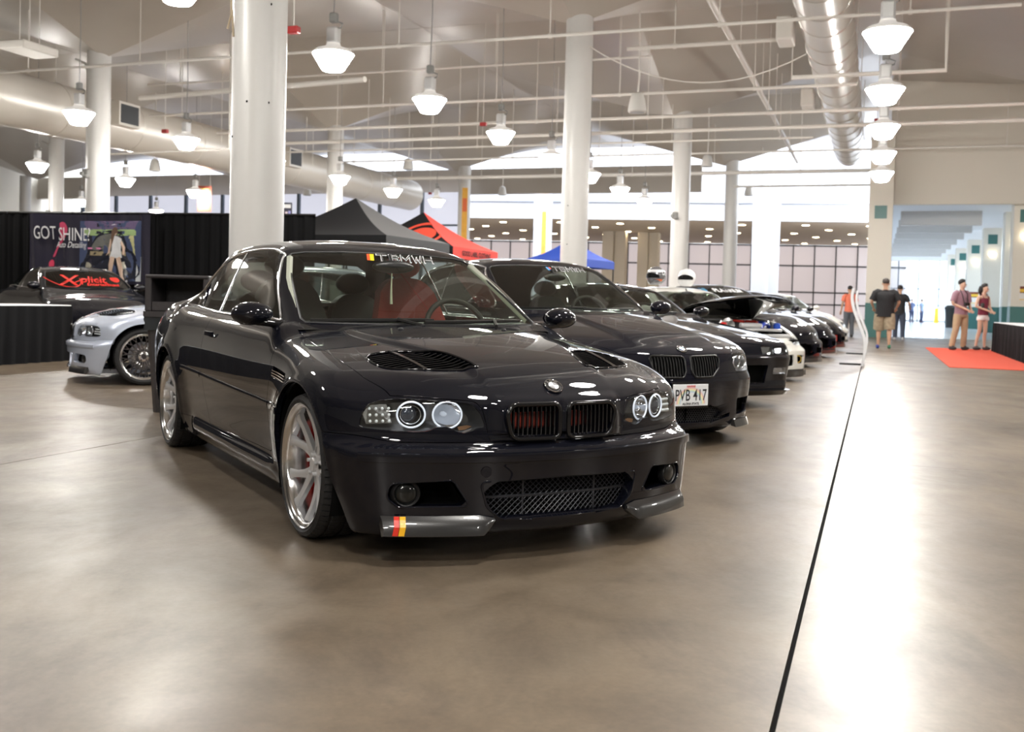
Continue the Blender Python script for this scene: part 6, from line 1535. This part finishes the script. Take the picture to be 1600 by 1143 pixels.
cp = MB(); cp.box((0, 0, .006), (4.6, 9.4, .012)); o = cp.obj('red_carpet', mat('carpet_red', (.62, .075, .035), .9, var=.06, vscale=30, bump=.2, bscale=120)); o.location = hall(24.2, 3.57); o.rotation_euler = (0, 0, HROT); tag(o, 'bright orange-red carpet laid on the concrete aisle', 'carpet')
# litter bin
BINM = mat('bin_plastic', (.045, .040, .042), .42, bump=.1, bscale=30)
bn = thing('litter_bin', 'dark plastic litter bin with square hooded lid behind the front coupe', 'bin', (-2.80, 8.60, 0), math.radians(4))
def frus(z0, z1, w0, w1, b=.03):
    q = MB(); V = []
    for z, w in ((z0, w0), (z1, w1)):
        x = w / 2
        for (sx, sy) in ((1, 1), (-1, 1), (-1, -1), (1, -1)):
            for (ax, ay) in (((sx, sy * (1 - 2 * b / w)), (sx * (1 - 2 * b / w), sy)) if sx * sy > 0 else ((sx * (1 - 2 * b / w), sy), (sx, sy * (1 - 2 * b / w)))): V.append((ax * x, ay * x, z))
    q.add(V, [(i, (i + 1) % 8, 8 + (i + 1) % 8, 8 + i) for i in range(8)] + [tuple(range(8))[::-1], tuple(range(8, 16))]); return q
frus(0, .80, .40, .50).obj('bin_body', BINM, bn); frus(.80, .845, .545, .545).obj('lid_rim', BINM, bn)
q = MB(); r_ = random.Random(3)
q.grid(lambda s, t: (lambda a: ((.258 + .006 * math.sin(31 * s + 9 * t)) * (max(-1, min(1, 1.5 * math.cos(a)))), (.258 + .006 * math.sin(23 * s)) * (max(-1, min(1, 1.5 * math.sin(a)))), .70 + .105 * t + .012 * math.sin(17 * s) * (1 - t)))(2 * math.pi * s), 72, 4); q.obj('bin_liner', mat('bag_film', (.03, .035, .04), .15, coat=.5), bn, smooth=True)
for (x, y, w, d) in ((-.235, 0, .05, .50), (.235, 0, .05, .50)): q = MB(); q.box((x, y, .995), (w, d, .30), bev=.008); q.obj('hood_side', BINM, bn)
q = MB(); q.box((0, 0, 1.135), (.52, .52, .03), bev=.01); q.obj('hood_top', BINM, bn); q = MB(); q.box((0, .235, .99), (.42, .03, .29)); q.obj('hood_back', BINM, bn); q = MB(); q.box((0, -.225, .885), (.42, .03, .08), bev=.008); q.obj('hood_sill', BINM, bn)
# ---------------------------------------------------------------- canopies
def canopy(label, px, py, Y, w, zp, ze, yaw, mats, valance=.28, logo=None):
    p = at(px, py, Y); t = thing('canopy_tent', label, 'canopy', (p[0], p[1], 0), yaw); h = w / 2
    for k in range(4):
        a = k * math.pi / 2; ca, sa = math.cos(a), math.sin(a)
        def rf(s, tt, ca=ca, sa=sa):
            r = tt * h; x = (s * 2 - 1) * r; sag = -.10 * math.sin(math.pi * tt) - .05 * (1 - (2 * s - 1) ** 2) * tt * math.sin(math.pi * tt); z = zp + (ze - zp) * tt + sag
            return (x * ca - (-r) * sa, x * sa + (-r) * ca, z)
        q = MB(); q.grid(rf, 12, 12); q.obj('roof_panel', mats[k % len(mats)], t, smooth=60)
        q = MB(); q.grid(lambda s, tt: ((lambda x: (x * ca + h * sa, x * sa - h * ca, ze - valance * tt))((s * 2 - 1) * h)), 8, 2); q.obj('valance', mats[k % len(mats)], t)
        x, y = (h - .03) * (ca - sa), (h - .03) * (sa + ca)
        q = MB(); q.box((x, y, ze / 2), (.04, .04, ze)); q.obj('leg', SATINB, t)
    return t, zp, ze, h
BLK = mat('canopy_black', (.009, .009, .010), .7, spec=.2); BLK2 = mat('canopy_black_lit', (.045, .045, .046), .55); REDC = mat('canopy_red', (.65, .035, .02), .65); BLU = mat('canopy_blue', (.03, .08, .45), .6)  # second black is a lit copy: light on those panels put into the colour
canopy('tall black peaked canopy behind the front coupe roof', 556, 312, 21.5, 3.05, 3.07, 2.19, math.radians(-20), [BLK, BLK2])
tr, zp, ze, h = canopy('red and black canopy with a round red emblem', 662, 333, 26.5, 3.05, 3.22, 2.25, math.radians(-20), [BLK, REDC, BLK, REDC])
for (r0, r1) in ((.62, .52), (.40, .0)):       # emblem on the black panel facing left of camera
    q = MB(); n = 30; V = []
    for i in range(n + 1):
        a = 2 * math.pi * i / n
        for r in (r0, r1):
            x = .38 + r * math.cos(a); tt = .62 - r * .85 * math.sin(a) / 1.5; rr = tt * h; V.append((max(-rr, min(rr, x)), -rr - .012, zp + (ze - zp) * tt - .10 * math.sin(math.pi * tt) + .03))
    q.add(V, [(2 * i, 2 * i + 1, 2 * i + 3, 2 * i + 2) for i in range(n)]); q.obj('emblem', mat('emblem_red', (.62, .06, .03), .6), tr)
V_, F_ = text_mesh('GOOD LABEL CLOTHING', .17, bold=.004); q = MB(); q.add([(h + .012, v[0], ze - .14 + v[1]) for v in V_], F_); q.obj('valance_lettering', BLK, tr)
canopy('blue canopy mostly hidden behind the tall middle column', 893, 372, 38., 2.5, 3.35, 2.5, math.radians(-28), [BLU, mat('canopy_blue_shade', (.03, .07, .38), .6)])  # second blue is a shaded copy for alternate panels
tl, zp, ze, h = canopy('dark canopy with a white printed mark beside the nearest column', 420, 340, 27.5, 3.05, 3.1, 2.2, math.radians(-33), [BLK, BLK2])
q = MB(); q.add([(h * tt + .014, x, zp + (ze - zp) * tt - .06) for x, tt in ((-.5, .55), (-.1, .5), (.45, .62), (.5, .7), (.1, .72), (-.4, .66))], [tuple(range(6))]); q.obj('printed_mark', WHITEG, tl)
# hanging banners and posters
def hanging(label, px0, py0, px1, py1, Y, cols, rz=0., cat='banner', name='hanging_banner', hang=None):
    a = at(px0, py0, Y); b = at(px1, py1, Y); w = abs(b[0] - a[0]); hh = abs(a[2] - b[2]); t = thing(name, label, cat, ((a[0] + b[0]) / 2, Y, min(a[2], b[2])), rz)
    q = MB(); q.box((0, 0, hh / 2), (w, .012, hh)); q.obj('sheet', mat('sheet_%s' % label[:12], cols[0], .6, var=.25, vscale=3.), t)
    if hang == 'wire':
        for x in (-w * .4, w * .4): hh_ = to_hall(((a[0] + b[0]) / 2, Y, 0)); q = MB(); q.tube([(x, 0, hh - .01), (x, 0, ceil_z(hh_[0], hh_[1]) - min(a[2], b[2]) - .01)], .008, 4); q.obj('wire', PIPEM, t)
    elif hang == 'pole': q = MB(); q.tube([(0, .02, hh * .5), (0, .02, -min(a[2], b[2]))], .02, 6); q.box((0, .02, -min(a[2], b[2]) + .012), (.35, .35, .022)); q.obj('stand_pole', STEEL, t)
    elif hang:
        q = MB(); q.box((0, hang / 2, hh - .05), (.05, hang, .04)); q.box((0, hang / 2, .05), (.05, hang, .04)); q.obj('bracket', STEEL, t)
    for i, (c, x0, z0, x1, z1) in enumerate(cols[1:]):
        q = MB(); q.box(((x0 + x1 - 1) / 2 * w, -.008, (z0 + z1) / 2 * hh), ((x1 - x0) * w, .004, (z1 - z0) * hh)); q.obj('print', mat('pr_%.2f_%.2f_%.2f' % tuple(c), c, .6), t)
    return t
hanging('long orange banner on the slim distant column', 722.5, 293, 729, 376, 48.4, [(.85, .42, .05), ((.75, .15, .04), .1, .55, .9, .8)], hang=.75)
hanging('narrow orange banner on the square white pier', 847, 330, 852, 400, 61., [(.85, .38, .06)], hang=.50)
hanging('dark red and gold poster banner above the curtain', 309, 290, 330, 331, 40., [(.30, .07, .04), ((.75, .50, .15), .2, .45, .8, .9), ((.55, .10, .06), .1, .05, .9, .3)], hang='wire')
hanging('dark sticker-covered panel beside the nearest column', 437, 316, 456, 345, 27., [(.03, .03, .05), ((.7, .7, .7), .1, .7, .9, .9), ((.7, .5, .1), .1, .3, .35, .5), ((.6, .5, .55), .45, .3, .65, .5), ((.3, .3, .6), .7, .3, .9, .55), ((.6, .6, .6), .1, .05, .9, .2)])
hanging('white torn paper sign standing behind the front coupe roof', 468, 361, 489, 386, 19.2, [(.75, .74, .70)], cat='sign', name='paper_sign', hang='pole')
def poster(u, v, z, label, s=1.):
    t = thing('poster', label, 'poster', hall(u, v, z), HROT); q = MB(); q.box((0, 0, .24 * s), (.36 * s, .012, .50 * s)); q.obj('sheet', mat('poster_white', (.75, .73, .70), .6), t)
    for c, z0, z1 in (((.18, .04, .02), .38, .47), ((.80, .50, .05), .27, .38), ((.25, .08, .03), .24, .28), ((.85, .55, .1), 0.0, .03)): q = MB(); q.box((0, -.008, (z0 + z1) / 2 * s), (.34 * s, .004, (z1 - z0) * s)); q.obj('print', mat('pr_%.2f_%.2f_%.2f' % tuple(c), c, .6), t)
poster(38.9 - .41, 4.80, 1.42, 'yellow and white notice on the right-edge pillar'); poster(43.2 - .42, 4.95, 1.6, 'yellow and white notice on the pillar behind the woman', 1.05); poster(60. - .42, 4.95, 1.4, 'small notice on a far corridor pillar', 1.3)
# sign stands seen edge on
for i, (u, nm, dz) in enumerate(((18.95, 'nearer', 0), (23.3, 'farther', .03))):
    t = thing('sign_stand', 'white S-curved sign stand on a dark foot bar, %s of two' % nm, 'sign stand', hall(u, -.19), HROT, 'curved sign stands'); prof = [(.0, .0), (.015, .10), (.035, .28), (.02, .48), (-.07, .72), (-.17, .98), (-.21, 1.20), (-.19, 1.36 + dz)]
    P = smooth_poly(prof, 5, closed=False); n = len(P); q = MB(); V = []
    for (x, z) in P:
        for (dx, dy) in ((-.022, -.25), (.022, -.25), (.022, .25), (-.022, .25)): V.append((x + dx, dy, z))
    q.add(V, [(k * 4 + e, k * 4 + (e + 1) % 4, (k + 1) * 4 + (e + 1) % 4, (k + 1) * 4 + e) for k in range(n - 1) for e in range(4)] + [(0, 1, 2, 3), tuple((n - 1) * 4 + e for e in range(4))]); q.obj('curved_panel', mat('stand_white', (.82, .83, .86), .35), t, smooth=30)
    q = MB(); q.box((-.18, 0, .015), (.42, .05, .03), bev=.008); q.obj('foot_bar', SATINB, t)
# far bin in the corridor
t = thing('litter_bin', 'tall black litter bin far down the corridor', 'bin', hall(62., 4.0), HROT); q = MB(); q.lathe([(0, 0), (.26, 0), (.33, 1.05), (.36, 1.08), (.36, 1.14), (.20, 1.26), (0, 1.28)], 18); q.obj('bin_body', SATINB, t, smooth=30)
t = thing('floor_sign', 'yellow caution stand near the corridor glass', 'sign', hall(82., 4.3), HROT); q = MB(); q.add([(-.16, -.15, 0), (.16, -.15, 0), (.12, 0, 1.1), (-.12, 0, 1.1), (-.16, .15, 0), (.16, .15, 0)], [(0, 1, 2, 3), (4, 5, 2, 3), (0, 3, 4), (1, 5, 2)]); q.obj('board', mat('caution_yellow', (.85, .6, .05), .5), t)
# helmets on the white coupe's roof
def helmet(px, py, Y, label, shellm, visor, r=.155, rz=0., extra=None):
    p = at(px, py, Y); t = thing('helmet', label, 'helmet', p, rz)
    q = MB(); q.sphere((0, 0, 0), (r * .92, r * 1.08, r), 24, 16); q.V = [(x * (1 if z > -.05 else 1 - .5 * (-.05 - z)), y - (.03 if z < -.02 and y < 0 else 0) * min(1, (-.02 - z) * 12), max(z, -r * .86)) for x, y, z in q.V]; q.obj('shell', shellm, t, smooth=60)
    q = MB(); q.grid(lambda s, tt: (lambda a, zz: (math.sin(a) * (r * .96), -math.cos(a) * (r * 1.11), zz))((s - .5) * 1.9, .012 + (tt - .5) * .078 * (1 - .55 * (2 * s - 1) ** 2) - .02 * (2 * s - 1) ** 2), 14, 4); q.obj('visor', visor, t, smooth=60)
    if extra:
        for (a0, a1, z0, z1, c) in extra: q = MB(); q.grid(lambda s, tt: (lambda a, zz: (lambda k: (math.sin(a) * (r * .93 + .006) * k, -math.cos(a) * (r * 1.09 + .006) * k, zz))(math.sqrt(max(.05, 1 - (zz / r) ** 2))))(a0 + (a1 - a0) * s, z0 + (z1 - z0) * tt), 14, 4); q.obj('graphic', mat('hg_%.2f_%.2f' % (c[0], c[2]), c, .3, coat=1), t, smooth=60)
    return t
SUPC = (3.09, 14.27); 
helmet(1025.5, 431.5, 15.4, 'chrome and orange racing helmet on the white coupe roof', mat('helmet_grey', (.28, .28, .30), .2, .6, coat=1), GLOSSB, .152, math.radians(-40), [(-1.3, 1.3, -.075, -.045, (.75, .14, .03)), (-1.0, 1.4, .06, .10, (.8, .8, .82))])
helmet(1073, 434.5, 15.7, 'white helmet with black eye visor on the white coupe roof', mat('helmet_white', (.80, .80, .80), .3, coat=1), GLOSSB, .150, math.radians(-20))
# ---------------------------------------------------------------- people
def skin_mesh(V, E, R, sub=2):
    me = bpy.data.meshes.new('sk'); me.from_pydata(V, E, []); o = bpy.data.objects.new('sk', me); COL.objects.link(o)
    m = o.modifiers.new('s', 'SKIN'); m.use_smooth_shade = True
    for i, d in enumerate(me.skin_vertices[0].data):
        r = R[i]; d.radius = (r, r) if np.isscalar(r) else r; d.use_root = (i == 0)
    s = o.modifiers.new('u', 'SUBSURF'); s.levels = sub; s.render_levels = sub
    dg = bpy.context.evaluated_depsgraph_get(); ev = o.evaluated_get(dg); me2 = bpy.data.meshes.new_from_object(ev)
    bpy.data.objects.remove(o); bpy.data.meshes.remove(me); me2.polygons.foreach_set('use_smooth', np.ones(len(me2.polygons), bool)); return me2
def skin_obj(name, V, E, R, m, parent, sub=2):
    me = skin_mesh(V, E, R, sub); me.materials.append(m); o = bpy.data.objects.new(name, me); COL.objects.link(o); o.parent = parent; return o
def person(label, loc, rz, pose, col, H=1.75, build=1., hair='short', female=False):
    """local: faces -y. pose: dict of joints in metres for H=1.75"""
    t = thing('person', label, 'person', loc, rz); k = H / 1.75; t.scale = (k, k, k); w = build
    J = dict(pel=(0, 0, .95), sp=(0, .01, 1.10), ch=(0, 0, 1.30), nk=(0, .0, 1.47), nk2=(0, -.005, 1.53), hd=(0, -.015, 1.63), hd2=(0, -.01, 1.70), shL=(.17, 0, 1.42), elL=(.25, .02, 1.15), wrL=(.27, -.04, .91), shR=(-.17, 0, 1.42), elR=(-.25, .02, 1.15), wrR=(-.27, -.04, .91),
             hiL=(.09, 0, .92), knL=(.10, -.02, .50), anL=(.10, .02, .09), hiR=(-.09, 0, .92), knR=(-.10, -.02, .50), anR=(-.10, .02, .09)); J.update(pose)
    for s_ in ('L', 'R'):
        x, y, z = J['sh' + s_]; J['sh' + s_] = (x * (1 + (w - 1) * .6), y, z); x, y, z = J['hi' + s_]; J['hi' + s_] = (x * (1 + (w - 1) * .5), y, z)
    SK = mat('skin_%.2f' % col['skin'][0], col['skin'], .5)
    V = []; E = []; R = []; ix = {}
    def jn(n, p, r, par=None):
        ix[n] = len(V); V.append(tuple(p)); R.append(r)
        if par is not None: E.append((ix[par], ix[n]))
    fb = .84 if female else 1.
    jn('pel', J['pel'], .085 * w); jn('sp', J['sp'], .078 * w * fb, 'pel'); jn('ch', J['ch'], .088 * w * fb, 'sp'); jn('nk', J['nk'], .058, 'ch'); jn('nk2', J['nk2'], .054, 'nk'); jn('jaw', (J['hd'][0], J['hd'][1] - .015, J['hd'][2] - .055), (.062, .072), 'nk2'); jn('hd', J['hd'], (.076, .092), 'jaw'); jn('hd2', J['hd2'], (.070, .085), 'hd'); jn('hd3', (J['hd2'][0], J['hd2'][1] + .005, J['hd2'][2] + .045), (.04, .05), 'hd2')
    sr = .9 if female else 1.
    for s_, sg in (('L', 1), ('R', -1)):
        jn('sh' + s_, J['sh' + s_], .058 * sr * (1 + (w - 1) * .5), 'ch'); jn('el' + s_, J['el' + s_], .042 * sr, 'sh' + s_); jn('wr' + s_, J['wr' + s_], .027 * sr, 'el' + s_)
        e = np.array(J['el' + s_]); r_ = np.array(J['wr' + s_]); d = (r_ - e) / np.linalg.norm(r_ - e); cu = np.array(J.get('curl' + s_, d)); cu = cu / np.linalg.norm(cu); sd = np.cross(d, [0, -1, 0]); sd = sd / max(np.linalg.norm(sd), 1e-6)
        palm = r_ + d * .055; jn('pa' + s_, palm, (.034, .018), 'wr' + s_)
        for f_, (o_, ln) in enumerate(((-.026, .062), (-.009, .074), (.009, .070), (.026, .055))):
            b0 = palm + d * .035 + sd * o_; jn('f%d%s' % (f_, s_), b0, .0095, 'pa' + s_); jn('g%d%s' % (f_, s_), b0 + (d * .6 + cu * .4) * ln * .55, .0088, 'f%d%s' % (f_, s_)); jn('h%d%s' % (f_, s_), b0 + (d * .6 + cu * .4) * ln * .55 + cu * ln * .5, .0075, 'g%d%s' % (f_, s_))
        th = palm - d * .02 + sd * (.036 * (-sg)); jn('t0' + s_, th, .0105, 'pa' + s_); jn('t1' + s_, th + d * .045 + sd * (-.012 * sg), .009, 't0' + s_)
        jn('hi' + s_, J['hi' + s_], .085 * w, 'pel'); jn('kn' + s_, J['kn' + s_], .055 * (1 + (w - 1) * .6), 'hi' + s_); kn = np.array(J['kn' + s_]); an = np.array(J['an' + s_]); cf = kn + (an - kn) * .3 + [0, .018, 0]; jn('cf' + s_, cf, .052 * (1 + (w - 1) * .6), 'kn' + s_); jn('an' + s_, an, .034, 'cf' + s_); jn('to' + s_, an + [0.02 * sg, -.13, -.06], .03, 'an' + s_)
    skin_obj('body', V, E, R, SK, t)
    hx, hy, hz = J['hd']
    # face
    fw = np.array(J.get('look', (0, -1, 0)), float); fw /= np.linalg.norm(fw); rt = np.cross(fw, [0, 0, 1]); hc = np.array([hx, hy, hz])
    q = MB(); q.sphere(tuple(hc + fw * .092 + [0, 0, -.012]), (.013, .016, .020), 8, 6); q.obj('nose', SK, t, smooth=60)
    for sgn in (-1, 1):
        q = MB(); q.sphere(tuple(hc + fw * .078 + rt * .030 * sgn + [0, 0, .012]), (.012, .012, .007), 8, 6); q.obj('eye', mat('eye_dark', (.03, .02, .02), .2), t)
        q = MB(); q.sphere(tuple(hc + rt * .078 * sgn + [0, 0, -.005]) , (.014, .02, .030), 8, 6); q.obj('ear', SK, t, smooth=60)
    q = MB(); q.sphere(tuple(hc + fw * .080 + [0, 0, -.055]), (.022, .012, .007), 8, 6); q.obj('mouth', mat('lip', (.38, .16, .14), .5), t)
    HM = mat('hair_black', (.012, .010, .009), .5)
    q = MB(); q.sphere((0, 0, 0), (.090, .104, .095), 20, 14); cut = -.01 if hair != 'crop' else .02
    V2 = []; hc2 = (hc + np.array([J['hd2'][0], J['hd2'][1], J['hd2'][2]])) / 2 + [0, 0, .016]
    for v in q.V:
        p = np.array(v); f_ = float(p @ fw); z = v[2]
        lim = .045 if f_ > .03 else (cut if f_ > -.03 else -.055)
        if z < lim: p = p * .80
        V2.append(tuple(hc2 + p - fw * .008))
    q.V = V2; q.obj('hair', HM if hair != 'crop' else mat('hair_crop', (.05, .04, .035), .7), t, smooth=60)
    if hair == 'long':
        pts = [hc + [0, 0, .03] - fw * .07, hc - fw * .10 + [0, 0, -.08], hc - fw * .085 + rt * J.get('hs', .04) + [0, 0, -.2], np.array(J['hairtip'])]
        q = MB(); q.tube([tuple(p) for p in smooth_poly(pts, 5, closed=False)], [.075, .078, .08, .08, .082, .085, .088, .09, .09, .088, .085, .08, .07, .06, .045, .02], 10); q.obj('long_hair', HM, t, smooth=60)
    # clothes
    C = col; TOP = mat('top_%.2f_%.2f_%.2f' % C['top'], C['top'], .8, var=C.get('tv', .08), vscale=C.get('ts', 12), bump=.35, bscale=9)
    px, py, pz = J['pel']; b_ = C.get('hem', .86)
    def loft(q, rings, n=22):
        V_ = [(cx + rx * math.cos(2 * math.pi * a / n), cy + ry * math.sin(2 * math.pi * a / n), z) for (cx, cy, z, rx, ry) in rings for a in range(n)]
        q.add(V_, [(k_ * n + a, k_ * n + (a + 1) % n, (k_ + 1) * n + (a + 1) % n, (k_ + 1) * n + a) for k_ in range(len(rings) - 1) for a in range(n)])
    fx_ = .90 if female else 1.; sx_, sy_, _ = J['sp']; cx_, cy_, cz_ = J['ch']; nx_, ny_, nz_ = J['nk']
    q = MB(); rg = [(px, py, b_, .168 * w, .128 * w), (px, py, b_ + .07, .164 * w, .126 * w), (sx_, sy_, 1.08, .152 * w * fx_, .118 * w), (cx_, cy_, 1.22, .162 * w * fx_, .122 * w), (cx_, cy_, cz_ + .03, .176 * w * fx_, .122 * w)]
    if C.get('strap'): rg += [(cx_, cy_, cz_ + .07, .165 * w * fx_, .112 * w)]
    else: rg += [(cx_, cy_, cz_ + .10, .184 * w, .105 * w), (nx_, ny_, nz_ - .045, .155 * w, .082), (nx_, ny_, nz_ - .012, .095, .070), (nx_, ny_, nz_ + .012, .064, .064)]
    loft(q, rg)
    if not C.get('strap'):
        for s_ in ('L', 'R'):
            sh = np.array(J['sh' + s_]); el = np.array(J['el' + s_]); e_ = sh + (el - sh) * C.get('sleeve', .72); c_ = np.array([cx_, cy_, sh[2] - .01])
            q.tube([tuple(c_ + (sh - c_) * .35), tuple(c_ + (sh - c_) * .85 + [0, 0, -.005]), tuple(sh + (el - sh) * .15), tuple(sh + (e_ - sh) * .6), tuple(e_)], [.06, .078 * (1 + (w - 1) * .5), .080 * (1 + (w - 1) * .5), .074 * (1 + (w - 1) * .4), .072 * (1 + (w - 1) * .4)], 14, cap=False)
    q.obj('shirt', TOP, t, smooth=60)
    if C.get('strap'):
        for sx in (-1, 1): q = MB(); q.tube([(sx * .085, -.095, 1.36), (sx * .09, -.03, 1.475), (sx * .085, .08, 1.38)], .010, 6); q.obj('strap', TOP, t)
    BOT = mat('bottom_%.2f_%.2f_%.2f' % C['bot'], C['bot'], .85, var=C.get('bv', .08), vscale=C.get('bs', 10), bump=.4, bscale=8)
    q = MB(); loft(q, [(px, py, pz + .09, .145 * w, .112 * w), (px, py, pz, .156 * w, .120 * w), (px, py, pz - .08, .160 * w, .124 * w), (px, py, pz - .14, .150 * w, .116 * w), (px, py, pz - .17, .06 * w, .05 * w)])
    for s_ in ('L', 'R'):
        hi = np.array(J['hi' + s_]) - [0, 0, .04]; kn = np.array(J['kn' + s_]); an = np.array(J['an' + s_])
        if C.get('leg', 1.) <= .55:
            e_ = hi + (kn - hi) * C.get('short', 1.); q.tube([tuple(hi), tuple(hi + (e_ - hi) * .5), tuple(e_)], [.098 * w, .104 * w, C.get('cuff', .10) * w], 16, cap=False)
        else: q.tube([tuple(hi), tuple(hi + (kn - hi) * .5), tuple(kn), tuple(kn + (an - kn) * .5), tuple(an + [0, 0, -.01])], [.098 * w, .092 * w, .076 * (1 + (w - 1) * .6), .070, .066], 16, cap=False)
    q.obj('trousers' if C.get('leg', 1.) > .8 else 'shorts', BOT, t, smooth=60)
    for s_, sg in (('L', 1), ('R', -1)):
        an = np.array(J['an' + s_]); sh = mat('shoe_%.2f_%.2f' % (C['shoe' + s_ if 'shoe' + s_ in C else 'shoe'][0], C['shoe' + s_ if 'shoe' + s_ in C else 'shoe'][2]), C['shoe' + s_ if 'shoe' + s_ in C else 'shoe'], .55); q = MB(); q.sphere((0, 0, 0), (.048, .135, .058), 14, 10)
        q.map(lambda v: (v[0] * (1.05 if v[1] < 0 else .9) + an[0] + .012 * sg, v[1] + an[1] - .055, max(an[2] - .09, an[2] - .045 + v[2] * (.75 if v[1] < -.03 else 1.05)))); q.obj('shoe', sh, t, smooth=60)
    return t
SK1 = (.55, .33, .22); SK2 = (.62, .40, .29)
def face(px_dir): return px_dir
pA = hall(27.2, .22); pB = hall(34.9, .72); pC = hall(36.6, -.85); pD = hall(27.95, 2.04, .0125); pE = hall(28.5, 2.60, .0125)
person('heavyset person in black tee and camouflage shorts walking away', pA, math.radians(180 - 19), dict(elL=(.33, .02, 1.17), wrL=(.27, -.16, 1.02), elR=(-.33, .02, 1.17), wrR=(-.27, -.16, 1.02), knL=(.13, -.10, .50), anL=(.13, -.06, .09), knR=(-.12, .02, .50), anR=(-.12, .10, .10)),
       dict(skin=SK1, top=(.012, .012, .014), bot=(.36, .29, .20), bv=.45, bs=14, leg=.5, short=1.05, cuff=.095, shoe=(.03, .06, .35), shoeR=(.05, .20, .12), hem=.80, sleeve=.85), 1.76, 1.38, 'crop')
person('person in black tee and dark jeans walking ahead toward the corridor', pB, math.radians(180 - 25), dict(elR=(-.30, .0, 1.16), wrR=(-.30, -.20, 1.05), knL=(.11, -.08, .50), knR=(-.12, .02, .50), anR=(-.13, .08, .10), anL=(.11, -.05, .09)),
       dict(skin=SK1, top=(.014, .014, .016), bot=(.045, .055, .085), shoe=(.65, .65, .66), hem=.84), 1.76, 1.12)
person('person in coral orange shirt standing by the parked cars', pC, math.radians(180), dict(elR=(-.27, -.02, 1.16), wrR=(-.24, -.2, 1.10)), dict(skin=SK1, top=(.85, .22, .13), bot=(.12, .13, .15), shoe=(.05, .05, .05), hem=.86), 1.74, 1.05)
mD = person('person in plum shirt and khaki trousers with a camera round the neck', pD, math.radians(18), dict(look=(.45, -.9, -.05), elL=(.24, .0, 1.14), wrL=(.12, -.20, 1.02), elR=(-.26, .02, 1.15), wrR=(.00, -.22, 1.0), knL=(.10, -.03, .50), knR=(-.16, -.02, .50), anR=(-.24, .02, .09), anL=(.10, .0, .09)),
       dict(skin=SK2, top=(.30, .17, .21), tv=.18, ts=40, bot=(.40, .29, .18), shoe=(.015, .015, .016), hem=.88, sleeve=.8), 1.78, 1.03)
q = MB(); q.tube([(-.07, -.02, 1.50), (-.08, -.10, 1.40), (-.05, -.155, 1.18)], .010, 6); q.tube([(.07, -.02, 1.50), (.08, -.10, 1.40), (.05, -.155, 1.18)], .010, 6); st = q.obj('neck_strap', SATINB, mD)
cm = thing('camera', 'small black camera hanging at the plum shirt', 'camera', hall(27.95, 2.04, 0), 0); M_ = mD.matrix_world
cm.location = (pD[0], pD[1], 0); cm.rotation_euler = (0, 0, math.radians(18)); q = MB(); q.box((0, -.175, 1.175), (.13, .06, .085), bev=.012); q.obj('camera_body', SATINB, cm); q = MB(); q.lathe([(0, -.06), (.034, -.06), (.036, 0), (0, 0)], 16, c=(0, -.205, 1.175), axis='y'); q.obj('camera_lens', GLOSSB, cm, smooth=40)
person('person in maroon sleeveless top and white shorts with long dark hair', pE, math.radians(22), dict(look=(.3, -.9, -.25), hd=(.01, -.03, 1.625), hd2=(.01, -.02, 1.695), elL=(.22, .0, 1.14), wrL=(.10, -.20, 1.03), elR=(-.25, .02, 1.15), wrR=(-.02, -.22, 1.03), knL=(.08, -.02, .50), knR=(-.12, -.02, .50), anR=(-.20, .02, .09), anL=(.09, .0, .09), hairtip=(-.15, -.10, 1.10), hs=-.09),
       dict(skin=SK2, top=(.16, .018, .040), bot=(.78, .77, .76), leg=.30, short=.25, cuff=.105, shoe=(.02, .02, .02), hem=.92, strap=True), 1.70, .90, 'long', True)
for i, (u, v, c) in enumerate(((80., 2.5, (.10, .13, .25)), (80.6, 3.2, (.25, .32, .45)))):
    person('tiny distant person by the corridor glass, %s' % ('left one in dark blue' if i == 0 else 'right one in pale blue'), hall(u, v), math.radians(10 + 30 * i), {}, dict(skin=SK1, top=c, bot=(.05, .06, .12), shoe=(.1, .05, .08)), 1.72)
